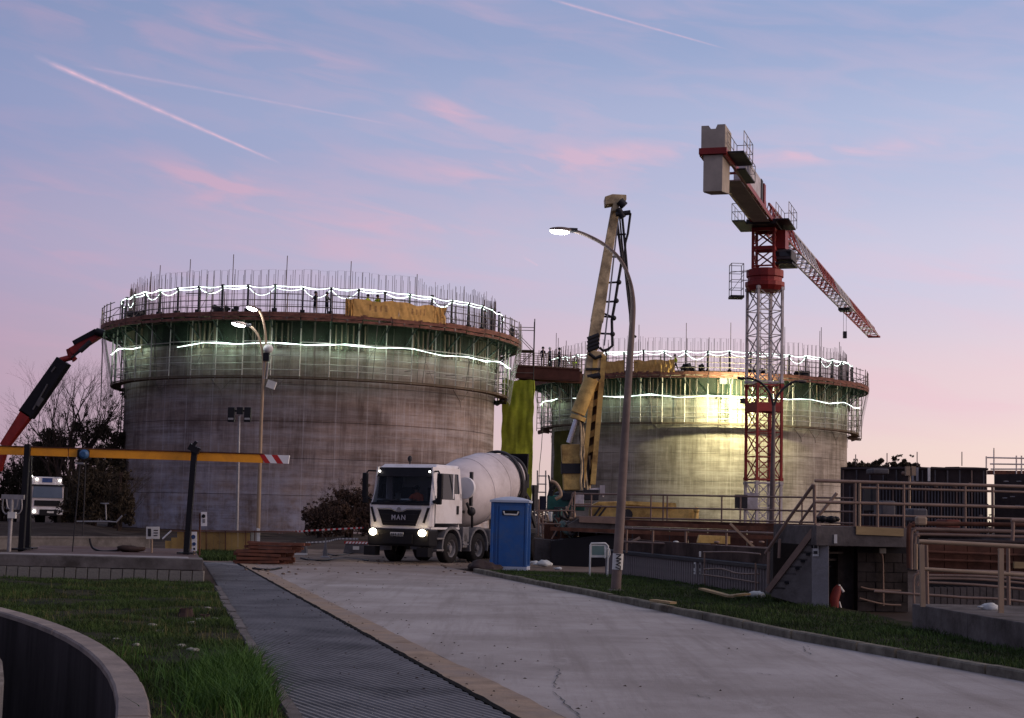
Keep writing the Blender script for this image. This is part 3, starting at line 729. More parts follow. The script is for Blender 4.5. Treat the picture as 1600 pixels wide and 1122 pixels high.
# ================================================================== TANKS WITH RING SCAFFOLDS
def ringpart(name, me, parent, ang, kind=None):
    o = bpy.data.objects.new(name, me); COL.objects.link(o); o.parent = parent; o.rotation_euler.z = ang
    return o
def wave(a, s, seed): return noise.noise((math.cos(a) * s, math.sin(a) * s, seed))
def tank(cx_, cy_, Rr, zd, zl, mat, nm, labels, seed, lit, fasc):
    rr = random.Random(seed)
    base = Vector((cx_, cy_, 0))
    tk = thing('concrete_tank', base, labels[0], 'tank', 'round concrete tanks under construction')
    zt = zd + .35; nl = 6; lh = zt / nl
    for i in range(nl):
        g = MB(); g.sm = True; z0 = i * lh + (0 if i == 0 else .012); z1 = (i + 1) * lh - .012
        g.lathe([(Rr - .45, z0), (Rr - .02, z0)], 144)
        g.lathe([(Rr, z0 + .012), (Rr, z1 - .012)], 144); g.sm = False; g.lathe([(Rr - .02, z0), (Rr, z0 + .012)], 144); g.lathe([(Rr, z1 - .012), (Rr - .02, z1)], 144)
        g.lathe([(Rr - .02, z1), (Rr - .45, z1)], 144); g.sm = True
        g.lathe([(Rr - .45, z1), (Rr - .45, z0)], 144)
        part('wall_lift', g, mat, tk, w=False)
    g = MB(); g.sm = True; g.lathe([(Rr - .05, .05), (Rr - .05, zt - .05)], 144); part('joint_core', g, M['conc_dk'], tk, w=False)
    # starter bars standing out of the wall: hairpins and single bars
    g = MB(); nb = 150
    for k in range(nb):
        a = 2 * PI * k / nb + rr.uniform(-.004, .004); hh = 3.55 + .25 * wave(a, 2, seed) + rr.uniform(-.08, .08); hair = wave(a, 1.6, seed + 3) > -.12
        if hair:
            b2 = a + .034; r1 = Rr - .06; r2 = Rr - .38 if rr.random() < .0 else Rr - .06
            p = lambda q, r_, z: Vector((r_ * math.cos(q), r_ * math.sin(q), z))
            g.tube([p(a, r1, zt - .1), p(a, r1, zd + hh), p(b2, r2, zd + hh), p(b2, r2, zt - .1)], .019, 3, cap=False)
        else:
            for q in (a, a + .014, a + .027):
                h2 = hh + rr.uniform(-.5, .25); lx = rr.uniform(-.05, .05)
                g.tube([Vector((Rr * math.cos(q) * .995, Rr * math.sin(q) * .995, zt - .1)), Vector((Rr * math.cos(q) * .995 + lx, Rr * math.sin(q) * .995 + lx, zd + h2))], .017, 3, cap=False)
        q = a + .02
        g.tube([Vector(((Rr - .4) * math.cos(q), (Rr - .4) * math.sin(q), zt - .1)), Vector(((Rr - .4) * math.cos(q), (Rr - .4) * math.sin(q), zd + hh - .3))], .016, 3, cap=False)
    for zz in (.9, 1.7, 2.3):
        g.lathe([(Rr - .03, zd + zz - .012), (Rr - .03, zd + zz + .012)], 96)
    part('starter_bar', g, M['rebar'], tk, w=False, kind='stuff')
    # ---- scaffold
    sf = thing('ring_scaffold', base, labels[1], 'scaffold', 'ring scaffolds round the tanks')
    NB = 48; Ro = Rr * 1.142; Rl = Rr * 1.075; da = 2 * PI / NB
    def seg(r_, z, w_, h, extra=0.0):   # a straight piece spanning one bay
        x = r_ * math.cos(da / 2); half = r_ * math.sin(da / 2) + extra
        g = MB(); g.box((x, 0, z), (w_, 2 * half, h)); return g
    fm = seg(Ro, zd - .13, .05, .34, -.02).mesh('fascia_board', fasc)
    fm2 = seg(Ro - .06, zd - .46, .10, .20, -.05).mesh('edge_beam', fasc)
    g = MB(); g.add([((Rr + .04) * math.cos(-da / 2), (Rr + .04) * math.sin(-da / 2), zd), ((Ro - .03) * math.cos(-da / 2), (Ro - .03) * math.sin(-da / 2), zd), ((Ro - .03) * math.cos(da / 2), (Ro - .03) * math.sin(da / 2), zd), ((Rr + .04) * math.cos(da / 2), (Rr + .04) * math.sin(da / 2), zd)], [(0, 1, 2, 3)])
    g.prism([Vector(v) - Vector((0, 0, .06)) for v in g.v[:4]], (0, 0, .055)); dm = g.mesh('deck_board', M['board'])
    g = MB(); 
    g.bar((Rr + .55, 0, zd + .0), (Rr + .55, 0, zd + 2.15), .13); g.box((Rr + .55, 0, zd + 2.2), (.22, .2, .18)); g.box((Rr + .6, 0, zd + .3), (.3, .35, .3)); pm_ = g.mesh('rope_post', M['dark'])
    g = MB(); g.tube([(Ro - .08, 0, zd - .5), (Ro - .08, 0, zd + 1.6)], .042, 4); g.box((Ro - .08, 0, zd - .1), (.12, .14, .5)); pm2 = g.mesh('guard_post', M['scaff'])
    rails = []
    for zz in (.45, .95, 1.45):
        g = MB(); x = (Ro - .05) * math.cos(da / 2); half = (Ro - .05) * math.sin(da / 2)
        g.tube([(x, -half, zd + zz), (x, half, zd + zz)], .036, 4); rails.append(g.mesh('guard_rail', M['scaff']))
    # bracket under the deck and the hanging frame down to the lower stage
    g = MB(); g.bar((Rr + .05, 0, zd - .25), (Ro - .1, 0, zd - .25), .12, .2); g.bar((Rr + .05, 0, zd - 1.9), (Ro - .25, 0, zd - .35), .10); brm = g.mesh('deck_bracket', M['dark'])
    g = MB(); g.tube([(Ro - .15, 0, zd - .3), (Rl + .02, 0, zl + .02)], .026, 4); g2 = g.mesh('sloping_tube', M['scaff'])
    g = MB(); g.tube([(Rl, 0, zl - .1), (Rl, 0, zd - .45)], .050, 4); hm = g.mesh('hanging_tube', M['scaff_lt'])
    g = MB(); g.tube([(Rr + .14, 0, zl - .1), (Rr + .14, 0, zd - .45)], .030, 4); hm2 = g.mesh('hanging_tube', M['scaff'])
    led = []
    for zz in (.55, 1.05, 1.6, 2.7): 
        g = MB(); x = (Rl + .03) * math.cos(da / 2); half = (Rl + .03) * math.sin(da / 2)
        g.tube([(x, -half, zl + zz), (x, half, zl + zz)], .034, 4); led.append(g.mesh('ledger_tube', M['scaff_lt']))
    g = MB(); g.tube([(Rr + .1, 0, zl + .95), (Rl + .03, 0, zl + .95)], .025, 4); tm = g.mesh('transom_tube', M['scaff'])
    g = MB(); x1 = Rr + .45; x2 = Rl + .05
    g.add([(x1 * math.cos(-da / 2), x1 * math.sin(-da / 2), zl), (x2 * math.cos(-da / 2), x2 * math.sin(-da / 2), zl), (x2 * math.cos(da / 2), x2 * math.sin(da / 2), zl), (x1 * math.cos(da / 2), x1 * math.sin(da / 2), zl)], [])
    v4 = [Vector(v) for v in g.v]; g = MB(); g.prism([v - Vector((0, 0, .08)) for v in v4], (0, 0, .05)); g.bar(v4[1] + Vector((0, 0, .04)), v4[2] + Vector((0, 0, .04)), .04, .10); lm = g.mesh('lower_board', M['board'])
    g = MB(); g.tube([(Rr + .02, .0, zl - .08), (Rr + .02, .9, zl - .95), (Rr + .02, 1.0, zl - 1.4)], .02, 3); g.tube([(Rr + .02, 1.9, zl - .08), (Rr + .02, 1.0, zl - .95)], .02, 3); sl_ = g.mesh('sling', M['scaff'])
    # individually rippled net panels
    for k in range(NB):
        a = k * da
        ringpart('fascia_board', fm, sf, a + rr.uniform(-.001, .001)).location.z = rr.uniform(-.04, .04)
        ringpart('edge_beam', fm2, sf, a).location.z = rr.uniform(-.03, .03)
        ringpart('deck_board', dm, sf, a)
        if k % 1 == 0: ringpart('rope_post', pm_, sf, a - da / 2).location.z = rr.uniform(-.1, .08)
        ringpart('guard_post', pm2, sf, a + rr.uniform(-.01, .01)).location.z = rr.uniform(-.15, .1)
        if k % 2: ringpart('guard_post', pm2, sf, a + da * .5)
        for j, rm_ in enumerate(rails):
            if j == 2 and rr.random() < .35: continue
            o = ringpart('guard_rail', rm_, sf, a); o.location.z = rr.uniform(-.04, .04)
        ringpart('deck_bracket', brm, sf, a - da / 2)
        ringpart('hanging_tube', hm, sf, a - da / 2)
        ringpart('hanging_tube', hm2, sf, a + rr.uniform(-.02, .02)).location.z = rr.uniform(-.2, .2)
        if k % 2: ringpart('sloping_tube', g2, sf, a + rr.uniform(-.01, .01))
        for lm_ in led:
            if rr.random() < .86: ringpart('ledger_tube', lm_, sf, a).location.z = rr.uniform(-.05, .05)
        ringpart('transom_tube', tm, sf, a - da / 2)
        ringpart('lower_board', lm, sf, a)
        if rr.random() < .28: ringpart('sling', sl_, sf, a)
    # diagonals
    g = MB()
    for k in range(0, NB, 3):
        a = k * da - da / 2; b = a + da * (1 if k % 2 else -1)
        g.tube([(Rl * math.cos(a), Rl * math.sin(a), zl), (Rl * math.cos(b), Rl * math.sin(b), zd - .5)], .022, 3)
        a = k * da; g.tube([((Ro - .1) * math.cos(a), (Ro - .1) * math.sin(a), zd), ((Rr + .3) * math.cos(a), (Rr + .3) * math.sin(a), zd + 2.2)], .024, 3)
        b = a + .04; g.tube([((Rr + .3) * math.cos(b), (Rr + .3) * math.sin(b), zd), ((Rr + .3) * math.cos(b), (Rr + .3) * math.sin(b), zd + 2.3)], .03, 3)
    part('diagonal_tube', g, M['scaff'], sf, w=False, kind='stuff')
    dp = seg(Rr + .12, zd - 1.25, .05, 1.75, -.015).mesh('shutter_panel', pm('dark ply shutter', (.030, .028, .024), .8, var=.5, scale=.8))  # dark panel ring added to put the gloom under the deck into colour
    for k in range(NB): ringpart('shutter_panel', dp, sf, k * da)
    # shutter girders standing behind the net, just under the deck
    g = MB()
    for k in range(220):
        a = 2 * PI * k / 220
        if wave(a, 6, seed + 9) < -.02: continue
        g.box((math.cos(a) * (Rr + .24), math.sin(a) * (Rr + .24), zd - 1.5), (.14, .09, 1.9), rz=a)
    part('shutter_girder', g, M['rail'], sf, w=False, kind='stuff')
    g = MB(); g.sm = True; prof = []
    n_ = 192; vs = []; 
    for k in range(n_):
        a = 2 * PI * k / n_
        for j, (r_, z) in enumerate([(Rl + .08, zl - .05), (Rl + .35, zl + 1.6), (Rl + .62, zl + 3.2), (Ro - .02, zd - .55)]):
            q = .07 * noise.noise((math.cos(a) * 9, math.sin(a) * 9, j * 2.0 + seed)); vs.append(((r_ + q) * math.cos(a), (r_ + q) * math.sin(a), z + .3 * q))
    fs = [(k * 4 + j, ((k + 1) % n_) * 4 + j, ((k + 1) % n_) * 4 + j + 1, k * 4 + j + 1) for k in range(n_) for j in range(3)]
    g.add(vs, fs); part('debris_net', g, M['net'], sf, w=False)
    # grey sheeting where the stage ends are wrapped
    for (a0, a1) in lit['wrap']:
        g = MB(); g.sm = True; vs = []; n2 = 10
        for i in range(n2 + 1):
            a = a0 + (a1 - a0) * i / n2
            for j, (r_, z) in enumerate([(Rl + .16, zl - .5), (Rl + .5, zl + 1.7), (Ro + .06, zd - .3), (Ro + .05, zd + .9)]):
                q = .08 * noise.noise((a * 30, j, seed)); vs.append(((r_ + q) * math.cos(a), (r_ + q) * math.sin(a), z))
        g.add(vs, [(i * 4 + j, (i + 1) * 4 + j, (i + 1) * 4 + j + 1, i * 4 + j + 1) for i in range(n2) for j in range(3)]); part('grey_sheeting', g, M['net_grey'], sf, w=False)
    # rope lights: upper pair swagged post to post, lower one round the hanging frame
    def rope(a0, a1, r_, zf, lab, th=.046):
        pts = []; n3 = int(abs(a1 - a0) / da * 12) + 2
        for i in range(n3 + 1):
            a = a0 + (a1 - a0) * i / n3; pts.append((r_ * math.cos(a), r_ * math.sin(a), zf(a)))
        g = MB(); g.tube(pts, [th * (.35 + 2.1 * abs(noise.noise((i * .07, seed, 0)))) for i in range(len(pts))], 6)
        g.v = [(v[0] + base.x, v[1] + base.y, v[2]) for v in g.v]
        return single('rope_light', g, M['led'], lab, 'rope light', 'rope lights on the scaffolds')
    sagr = [rr.random() for _ in range(400)]
    def glowpts(a0, a1, r_, z, n, e):
        for i in range(n):
            a = a0 + (a1 - a0) * (i + .5) / n + rr.uniform(-.01, .01); l_ = bpy.data.lights.new('rope_glow', 'POINT'); lo = bpy.data.objects.new('rope_glow', l_); COL.objects.link(lo)
            l_.energy = e * rr.uniform(.5, 1.5); l_.color = (.66, 1.0, .72); l_.shadow_soft_size = .25; lo.location = (base.x + r_ * math.cos(a), base.y + r_ * math.sin(a), z)
    def swag(dep, off, ph=0):
        def f(a):
            u = (a - da / 2 + ph) / da; k = math.floor(u); t_ = u - k; sg = dep * (.15 + 1.1 * sagr[k % 400] ** 1.6)
            zc = .10 * (sagr[(k * 7 + 1) % 400] - .5); zn = .10 * (sagr[((k + 1) * 7 + 1) % 400] - .5)
            return zd + off + zc + (zn - zc) * t_ - sg * 4 * t_ * (1 - t_) + .03 * noise.noise((a * 40, seed, 0))
        return f
    rope(lit['u'][0], lit['u'][1], Rr + .62, swag(.16, 2.22), labels[2])
    rope(lit['u2'][0], lit['u2'][1], Rr + .50, swag(.62, 2.10), labels[3], .030)
    for i, (a0, a1) in enumerate(lit['l']):
        rope(a0, a1, Rl + .12, lambda a: zd - 2.15 - .20 * (1 - abs((a / (2.5 * da)) % 1 - .5) * 2) + .22 * wave(a, 3, seed + 8), labels[4 + i], .056)
    for i, (a0, a1) in enumerate(lit['l']): glowpts(a0, a1, Rl - .25, zd - 2.25, 12 if i == 0 else 3, 34)
    glowpts(lit['u'][0], lit['u'][1], Rr + .9, zd + 2.0, 10, 18)
    return tk, sf
def pose(px, zc, Y):
    p = at(px, 700, Y); return p.x, p.y
def angc(c, px):          # bearing on the near side of a ring seen at pixel column px
    pass
LA = at(485, 700, 134.0); LB = at(1090, 700, 168.5)
TR = 15.6
def near_ang(c, deg): return math.atan2(-c.y, -c.x) + math.radians(deg)
ZD1, ZL1 = 16.35, 11.6
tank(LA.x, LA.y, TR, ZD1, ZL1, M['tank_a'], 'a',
     ['near round concrete tank, brownish, left of the mixer lorry', 'ring scaffold with netting round the left tank top',
      'upper rope light along the guard posts of the left tank', 'inner drooping rope light on the left tank deck',
      'long lower rope light under the left tank deck', 'short lower rope light at the left end of the left tank'], 3,
     {'u': (near_ang(LA, -96), near_ang(LA, 92)), 'u2': (near_ang(LA, -70), near_ang(LA, 60)), 'l': [(near_ang(LA, -38), near_ang(LA, 82)), (near_ang(LA, -80), near_ang(LA, -53))],
      'wrap': [(near_ang(LA, 72), near_ang(LA, 92)), (near_ang(LA, -96), near_ang(LA, -84))]}, M['fascia'])
ZD2, ZL2 = 15.9, 11.0
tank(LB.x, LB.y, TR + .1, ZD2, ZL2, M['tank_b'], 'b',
     ['far round concrete tank, floodlit greenish yellow, behind the tower crane', 'ring scaffold with netting round the right tank top',
      'upper rope light along the guard posts of the right tank', 'inner drooping rope light on the right tank deck',
      'long lower rope light under the right tank deck', 'short jagged lower rope light at the left end of the right tank'], 11,
     {'u': (near_ang(LB, -88), near_ang(LB, 80)), 'u2': (near_ang(LB, -60), near_ang(LB, 66)), 'l': [(near_ang(LB, -48), near_ang(LB, 80)), (near_ang(LB, -84), near_ang(LB, -58))],
      'wrap': [(near_ang(LB, 84), near_ang(LB, 96))]}, M['fascia'])
def onring(c, r_, px, z):     # point of a ring (near side) whose image column is px
    best = None
    for i in range(-900, 901):
        a = math.atan2(-c.y, -c.x) + math.radians(i / 10)
        p = Vector((c.x + r_ * math.cos(a), c.y + r_ * math.sin(a), z)); d = p - CAM
        u = CX + F_PX * d.dot(cr) / d.dot(fw)
        if best is None or abs(u - px) < best[0]: best = (abs(u - px), a, p)
    return best[1], best[2]
# ochre banners tied to the guard rails
def banner(c, r_, px0, px1, zd, name_lab, z0=-.05, z1=1.28, fold=.10):
    a0, _ = onring(c, r_, px0, zd); a1, _ = onring(c, r_, px1, zd)
    g = MB(); g.sm = True; NXb = 44; NYb = 8; vs = []; s0 = len(g.v)
    for i in range(NXb + 1):
        for j in range(NYb + 1):
            u = i / NXb; v = j / NYb; a = a0 + (a1 - a0) * u
            q = fold * noise.noise((u * 6 + px0, v * 2.5, 1)) + fold * .7 * noise.noise((u * 17 + v * 3 + px0, v * 1.0, 5))
            z = zd + z0 + (z1 - z0) * v - .16 * math.sin(PI * u) * v * (.5 + noise.noise((u * 3 + px0, 0, 0)))
            z += .05 * noise.noise((u * 9, v, px0))
            vs.append(((r_ + q) * math.cos(a) + c.x, (r_ + q) * math.sin(a) + c.y, z))
    fs = [(i * (NYb + 1) + j, (i + 1) * (NYb + 1) + j, (i + 1) * (NYb + 1) + j + 1, i * (NYb + 1) + j + 1) for i in range(NXb) for j in range(NYb)]
    g.add(vs, fs)
    for k, f in enumerate(fs):        # faded illegible print, as flat print on the cloth
        i, j = divmod(k, NYb); u = i / NXb
        if px1 - px0 > 45 and 3 <= j <= 5 and .34 < u < .74 and (i * 7 + j * 5) % 5 in (0, 2): g.mi[k] = 1
    return single('banner', g, [M['tarp'], M['tarp_mark']], name_lab, 'banner', 'ochre banners on the guard rails')
RO = TR * 1.142 + .02
for a_, b_, lab in [(539, 552, 'narrow dull ochre banner at the left end of the row on the left tank'), (552, 623, 'wide ochre banner with faded print in front of two workers'), (623, 678, 'ochre banner with paler print, second wide one on left tank'), (676, 696, 'crumpled narrow ochre banner at the right end on the left tank')]:
    banner(LA, RO, a_, b_, ZD1, lab, fold=.16 if b_ - a_ < 25 else .07)
for a_, b_, lab in [(941, 975, 'ochre banner between pump boom and lamp post on the right tank'), (990, 1026, 'ochre banner just right of the lamp post on the right tank'), (1026, 1054, 'ochre banner beside the walking worker on the right tank')]:
    banner(LB, RO + .1, a_, b_, ZD2, lab, z1=1.2)
# a tall rod here and there above the rails
for c, r_, zd, items in ((LA, TR + .3, ZD1, [(232, 3.9), (246, 4.3), (293, 4.5), (361, 4.7), (445, 4.6), (545, 4.4), (649, 3.9), (723, 3.3), (755, 2.9)]), (LB, TR + .3, ZD2, [(868, 5.1), (871, 4.5), (883, 4.0), (998, 4.9), (1072, 5.0), (1107, 3.6), (1141, 5.1), (1226, 5.0), (1280, 5.0), (1283, 5.4), (1311, 4.3), (1314, 3.9)])):
    for ri, (px, h) in enumerate(items):
        a, p = onring(c, r_, px, zd); g = MB(); g.tube([p, p + Vector((R.uniform(-.05, .05), 0, h))], .030, 4)
        single('tall_rod', g, M['rebar'], ['leftmost', 'second from left', 'third from left', 'fourth from left', 'fifth from left', 'sixth from left', 'seventh from left', 'eighth from left', 'ninth from left', 'tenth from left', 'eleventh from left', 'rightmost'][ri] + ' of the thin tall rods above the ' + ('left' if c is LA else 'right') + ' tank rails', 'rod', 'tall rods on the %s tank' % ('left' if c is LA else 'right'))
# dark heaps of kit lying on the decks
for c, zd, items in ((LB, ZD2, [(1083, 1.1, 2.2, 'dark heap of clamps and frames beside the walking worker on the right tank'), (1182, .7, 1.5, 'small dark heap of kit on the deck behind the crane mast'), (1253, .7, 1.3, 'dark heap of kit on the deck right of the crane mast')]),
                     (LA, ZD1, [(352, .6, 2.0, 'low dark heap of kit on the left tank deck near the lit lamps'), (212, .7, 1.2, 'dark heap of kit at the far left of the left tank deck')])):
    for px, h, w_, lab in items:
        a, p = onring(c, TR + 1.2, px, zd); g = MB()
        for i in range(12):
            g.box((p.x + R.uniform(-w_, w_) * .5, p.y + R.uniform(-.3, .3), zd + h * .5 * R.random() + .15), (R.uniform(.2, .7), R.uniform(.1, .5), R.uniform(.2, h * .7)), M=Matrix.Rotation(R.uniform(-.5, .5), 3, 'Y') @ Matrix.Rotation(R.random() * 3, 3, 'Z'))
        single('kit_heap', g, M['dark'], lab, 'equipment')

# work floodlight hung under the right deck, shining on the wall
a, p = onring(LB, TR + 4.6, 1163, ZD2)
ca, sa = math.cos(a), math.sin(a)
fl = thing('work_floodlight', (p.x, p.y, ZD2 - 2.9), 'bright work floodlight hung under the right tank deck behind the crane mast', 'floodlight')
MBx = lambda c, d: Matrix.Rotation(a, 3, 'Z')
g = MB(); g.box((ca * .0, sa * .0, 0), (.16, .7, .5), rz=a); part('housing', g, M['dark'], fl, w=False)
g = MB(); g.box((-ca * .09, -sa * .09, 0), (.02, .62, .42), rz=a); part('lens', g, em('floodlight lens', (1.0, .95, .70), 40), fl, w=False)
g = MB(); g.tube([(0, 0, .25), (0, 0, .9), (-ca * .9, -sa * .9, 2.3), (-ca * 2.9, -sa * 2.9, 2.6)], .03, 5); part('bracket', g, M['scaff'], fl, w=False)
ld = bpy.data.lights.new('floodlight_lamp', 'POINT'); lo = bpy.data.objects.new('floodlight_lamp', ld); COL.objects.link(lo); lo.parent = fl
ld.energy = 6000; ld.color = (1.0, .97, .56); ld.shadow_soft_size = .25
lo.location = (-ca * .45, -sa * .45, 0); lo.rotation_euler = Vector((ca, sa, .32)).to_track_quat('Z', 'Y').to_euler()
# pale cabinet and ladder on the wall beside it
a, p = onring(LB, TR + .45, 1132, 0)
g = MB(); rz = math.atan2(math.sin(a), math.cos(a)); c3 = Vector((p.x, p.y, 0))
g.box((p.x, p.y, at(1132, 592, p.y).z), (.4, 1.3, 1.0), rz=rz); single('pale_hatch', g, M['conc_pale'], 'pale square box on the floodlit wall above a ladder', 'box')
tx, ty = -math.sin(a), math.cos(a); z0 = ZL2; z1 = z0 + 3.0
ld_ = thing('wall_ladder', (p.x, p.y, z0), 'pale ladder on the floodlit wall below the pale box', 'ladder')
for s in (-1, 1):
    g = MB(); g.tube([(tx * s * .35, ty * s * .35, 0), (tx * s * .35, ty * s * .35, 3.0)], .035, 4); part('stile', g, M['conc_pale'], ld_, w=False)
for k in range(9):
    g = MB(); g.tube([(-tx * .35, -ty * .35, .2 + k * .32), (tx * .35, ty * .35, .2 + k * .32)], .03, 4); part('rung', g, M['conc_pale'], ld_, w=False)

# ------------------------------------------------------------------ bridge and stair tower between the tanks
YB = 137.0
def lat_box(g, A, B, r_=.03): g.tube([A, B], r_, 4)
bz = at(840, 572, YB).z; bz2 = at(840, 591, YB).z
bA, bB = at(806, 572, 137), at(905, 576, 139)
br = thing('link_bridge', (bA.x, bA.y, bz2), 'dark red-brown link bridge between the two tank decks', 'bridge')
for s, nm_ in ((0, 'bridge_girder'), (1, 'bridge_girder')):
    o_ = Vector((.3, 2.0, 0)) * s; g = MB(); g.bar(Vector((bA.x, bA.y, (bz + bz2) / 2)) + o_, Vector((bB.x, bB.y, (bz + bz2) / 2)) + o_, .3, (bz - bz2) * .86); g.bar(Vector((bA.x, bA.y, bz - .05)) + o_, Vector((bB.x, bB.y, bz - .05)) + o_, .5, .09)
    g.bar(Vector((bA.x, bA.y, bz2)) + o_, Vector((bB.x, bB.y, bz2)) + o_, .5, .09); part(nm_, g, pm('dark oxide girder', (.060, .022, .018), .7, .2, var=.3) if s == 0 else M['rust'], br)
g = MB(); g.prism([Vector((bA.x, bA.y, bz + .05)), Vector((bB.x, bB.y, bz + .05)), Vector((bB.x + .3, bB.y + 2, bz + .05)), Vector((bA.x + .3, bA.y + 2, bz + .05))], (0, 0, .05)); part('bridge_deck', g, M['board'], br)
for s in (0, 1):
    for k in range(15):
        p = bA + (bB - bA) * (k / 14) + Vector((.3, 2.0, 0)) * s; g = MB(); g.tube([(p.x, p.y, bz), (p.x, p.y, bz + 1.25 + R.uniform(-.1, .3))], .035, 4); part('bridge_post', g, M['scaff'], br)
    for zz in (.45, .85, 1.2):
        o_ = Vector((.3, 2.0, 0)) * s; g = MB(); g.tube([Vector((bA.x, bA.y, bz + zz)) + o_, Vector((bB.x, bB.y, bz + zz)) + o_], .03, 4); part('bridge_rail', g, M['scaff'], br)
# scaffold stair tower wrapped in yellow-green sheet
def quad_tower(name, px0, px1, Y, dep, z0, z1, lab, cat, steps, mat=None):
    A = at(px0, 700, Y); B = at(px1, 700, Y); T = thing(name, (A.x, A.y, z0), lab, cat)
    P = [(A.x, A.y), (B.x, A.y), (B.x, A.y + dep), (A.x, A.y + dep)]
    for x, y in P:
        g = MB(); g.tube([(x, y, z0), (x, y, z1)], .045, 4); part('standard', g, mat or M['dark'], T)
    z = z0 + .1; k = 0
    while z < z1:
        for i in range(4):
            a, b = P[i], P[(i + 1) % 4]; g = MB(); g.tube([(a[0], a[1], z), (b[0], b[1], z)], .032, 4); part('ledger', g, mat or M['scaff'], T)
        if z + steps < z1:
            a, b = (P[0], P[1]) if k % 2 else (P[1], P[0]); g = MB(); g.tube([(a[0], a[1], z), (b[0], b[1], z + steps)], .03, 4); g.tube([(a[0], a[1] + dep, z), (b[0], b[1] + dep, z + steps)], .03, 4); part('brace', g, mat or M['scaff'], T)
            g = MB(); g.prism([(P[0][0], P[0][1] + .2, z - .04), (P[1][0], P[0][1] + .2, z - .04), (P[1][0], P[0][1] + dep - .2, z - .04), (P[0][0], P[0][1] + dep - .2, z - .04)], (0, 0, .04)) if k % 2 == 0 else None
            if k % 2 == 0: part('landing', g, M['board'], T)
        z += steps; k += 1
    return T, P
zt_ = at(810, 503, 139).z
T, P = quad_tower('stair_tower', 795, 831, 136.5, 2.2, 0, zt_, 'scaffold stair tower wrapped in yellow-green sheeting between the tanks', 'stair tower', 2.0)
g = MB(); A = at(783, 700, 136.3); B = at(832, 700, 136.3); g.sm = True; vs = []
zt2 = at(805, 594, 136.3).z
for i in range(25):
    for j in range(31):
        u = i / 24; v = j / 30; q = .16 * noise.noise((u * 5, v * 9, 2)) + .07 * noise.noise((u * 16, v * 12, 7)); x = A.x + (B.x - A.x) * u + (.18 * math.sin(v * 40) * (u - .5) * .4)
        vs.append((x, A.y - .1 + q, zt2 * v * (1 + .01 * noise.noise((u * 4, 0, 0)))))
fs = [(i * 31 + j, (i + 1) * 31 + j, (i + 1) * 31 + j + 1, i * 31 + j + 1) for i in range(24) for j in range(30)]
g.add(vs, fs); part('sheeting', g, M['lime'], T)
g = MB(); g.sm = True; vs = []
for i in range(9):
    for j in range(31):
        u = i / 8; v = j / 30; q = .12 * noise.noise((u * 5, v * 9, 12)); vs.append((B.x + q, A.y - .1 + 2.6 * u, zt2 * v))
g.add(vs, [(i * 31 + j, (i + 1) * 31 + j, (i + 1) * 31 + j + 1, i * 31 + j + 1) for i in range(8) for j in range(30)]); part('sheeting', g, M['lime'], T)
# second lime sheet hanging on the left flank of the right tank
g = MB(); g.sm = True; vs = []
a0, _ = onring(LB, TR + .6, 862, 0); a1, _ = onring(LB, TR + .6, 886, 0)
for i in range(13):
    for j in range(21):
        u = i / 12; v = j / 20; a = a0 + (a1 - a0) * u; r_ = TR + .55 + .10 * noise.noise((u * 4, v * 6, 5)); vs.append((LB.x + r_ * math.cos(a), LB.y + r_ * math.sin(a), .3 + (ZL2 - .8) * v))
g.add(vs, [(i * 21 + j, (i + 1) * 21 + j, (i + 1) * 21 + j + 1, i * 21 + j + 1) for i in range(12) for j in range(20)])
single('hanging_sheet', g, pm('moss green sheet', (.105, .105, .025), .85, var=.4, scale=.6), 'moss green sheet hanging down the left flank of the right tank', 'sheet')
# slack ropes hanging between the tanks and at the far left
for pts, Y, lab in (([(848, 668), (846, 700), (843, 728), (841, 770)], 150, 'thin slack rope hanging from the right tank scaffold'),):
    g = MB(); g.tube([at(px, py, Y) for px, py in pts], .03, 4); single('rope', g, M['dark'], lab, 'rope')

# dark access tower behind the left shoulder of the left tank
T, P = quad_tower('access_tower', 187, 203, 133.0, 1.6, 0, at(195, 606, 133).z, 'dark scaffold access tower under the left end of the left tank stage', 'scaffold', 1.0, M['dark'])
for c, px0, px1, zl in ((LA, 183, 203, ZL1), (LA, 768, 790, ZL1), (LB, 838, 862, ZL2), (LB, 1322, 1346, ZL2)):
    A_ = at((px0 + px1) / 2, 700, c.y - 1.0); g = MB(); w_ = (px1 - px0) * c.y / F_PX
    for k in range(7): g.bar((A_.x - w_ / 2 + R.uniform(0, w_ * .4), A_.y + R.uniform(-.6, .6), zl - R.uniform(.1, .6)), (A_.x + w_ / 2 - R.uniform(0, w_ * .3), A_.y + R.uniform(-.6, .6), zl - R.uniform(.0, .5)), R.uniform(.1, .25))
    for k in range(4):
        x = A_.x - w_ / 2 + w_ * k / 3; g.tube([(x, A_.y, zl - .3), (x, A_.y, zl + 4.4)], .04, 4)
    for k in range(8): g.tube([(A_.x - w_ / 2, A_.y, zl + .55 * k), (A_.x + w_ / 2, A_.y, zl + .55 * k)], .035, 4)
    single('end_stage', g, M['dark'] if c is LA else M['rail'], {183: 'dark hanging scaffold cage at the left end of the left tank stage', 768: 'dark hanging scaffold cage at the right end of the left tank stage', 838: 'brown hanging scaffold cage at the left end of the right tank stage', 1322: 'brown hanging scaffold cage at the right end of the right tank stage'}[px0], 'scaffold')
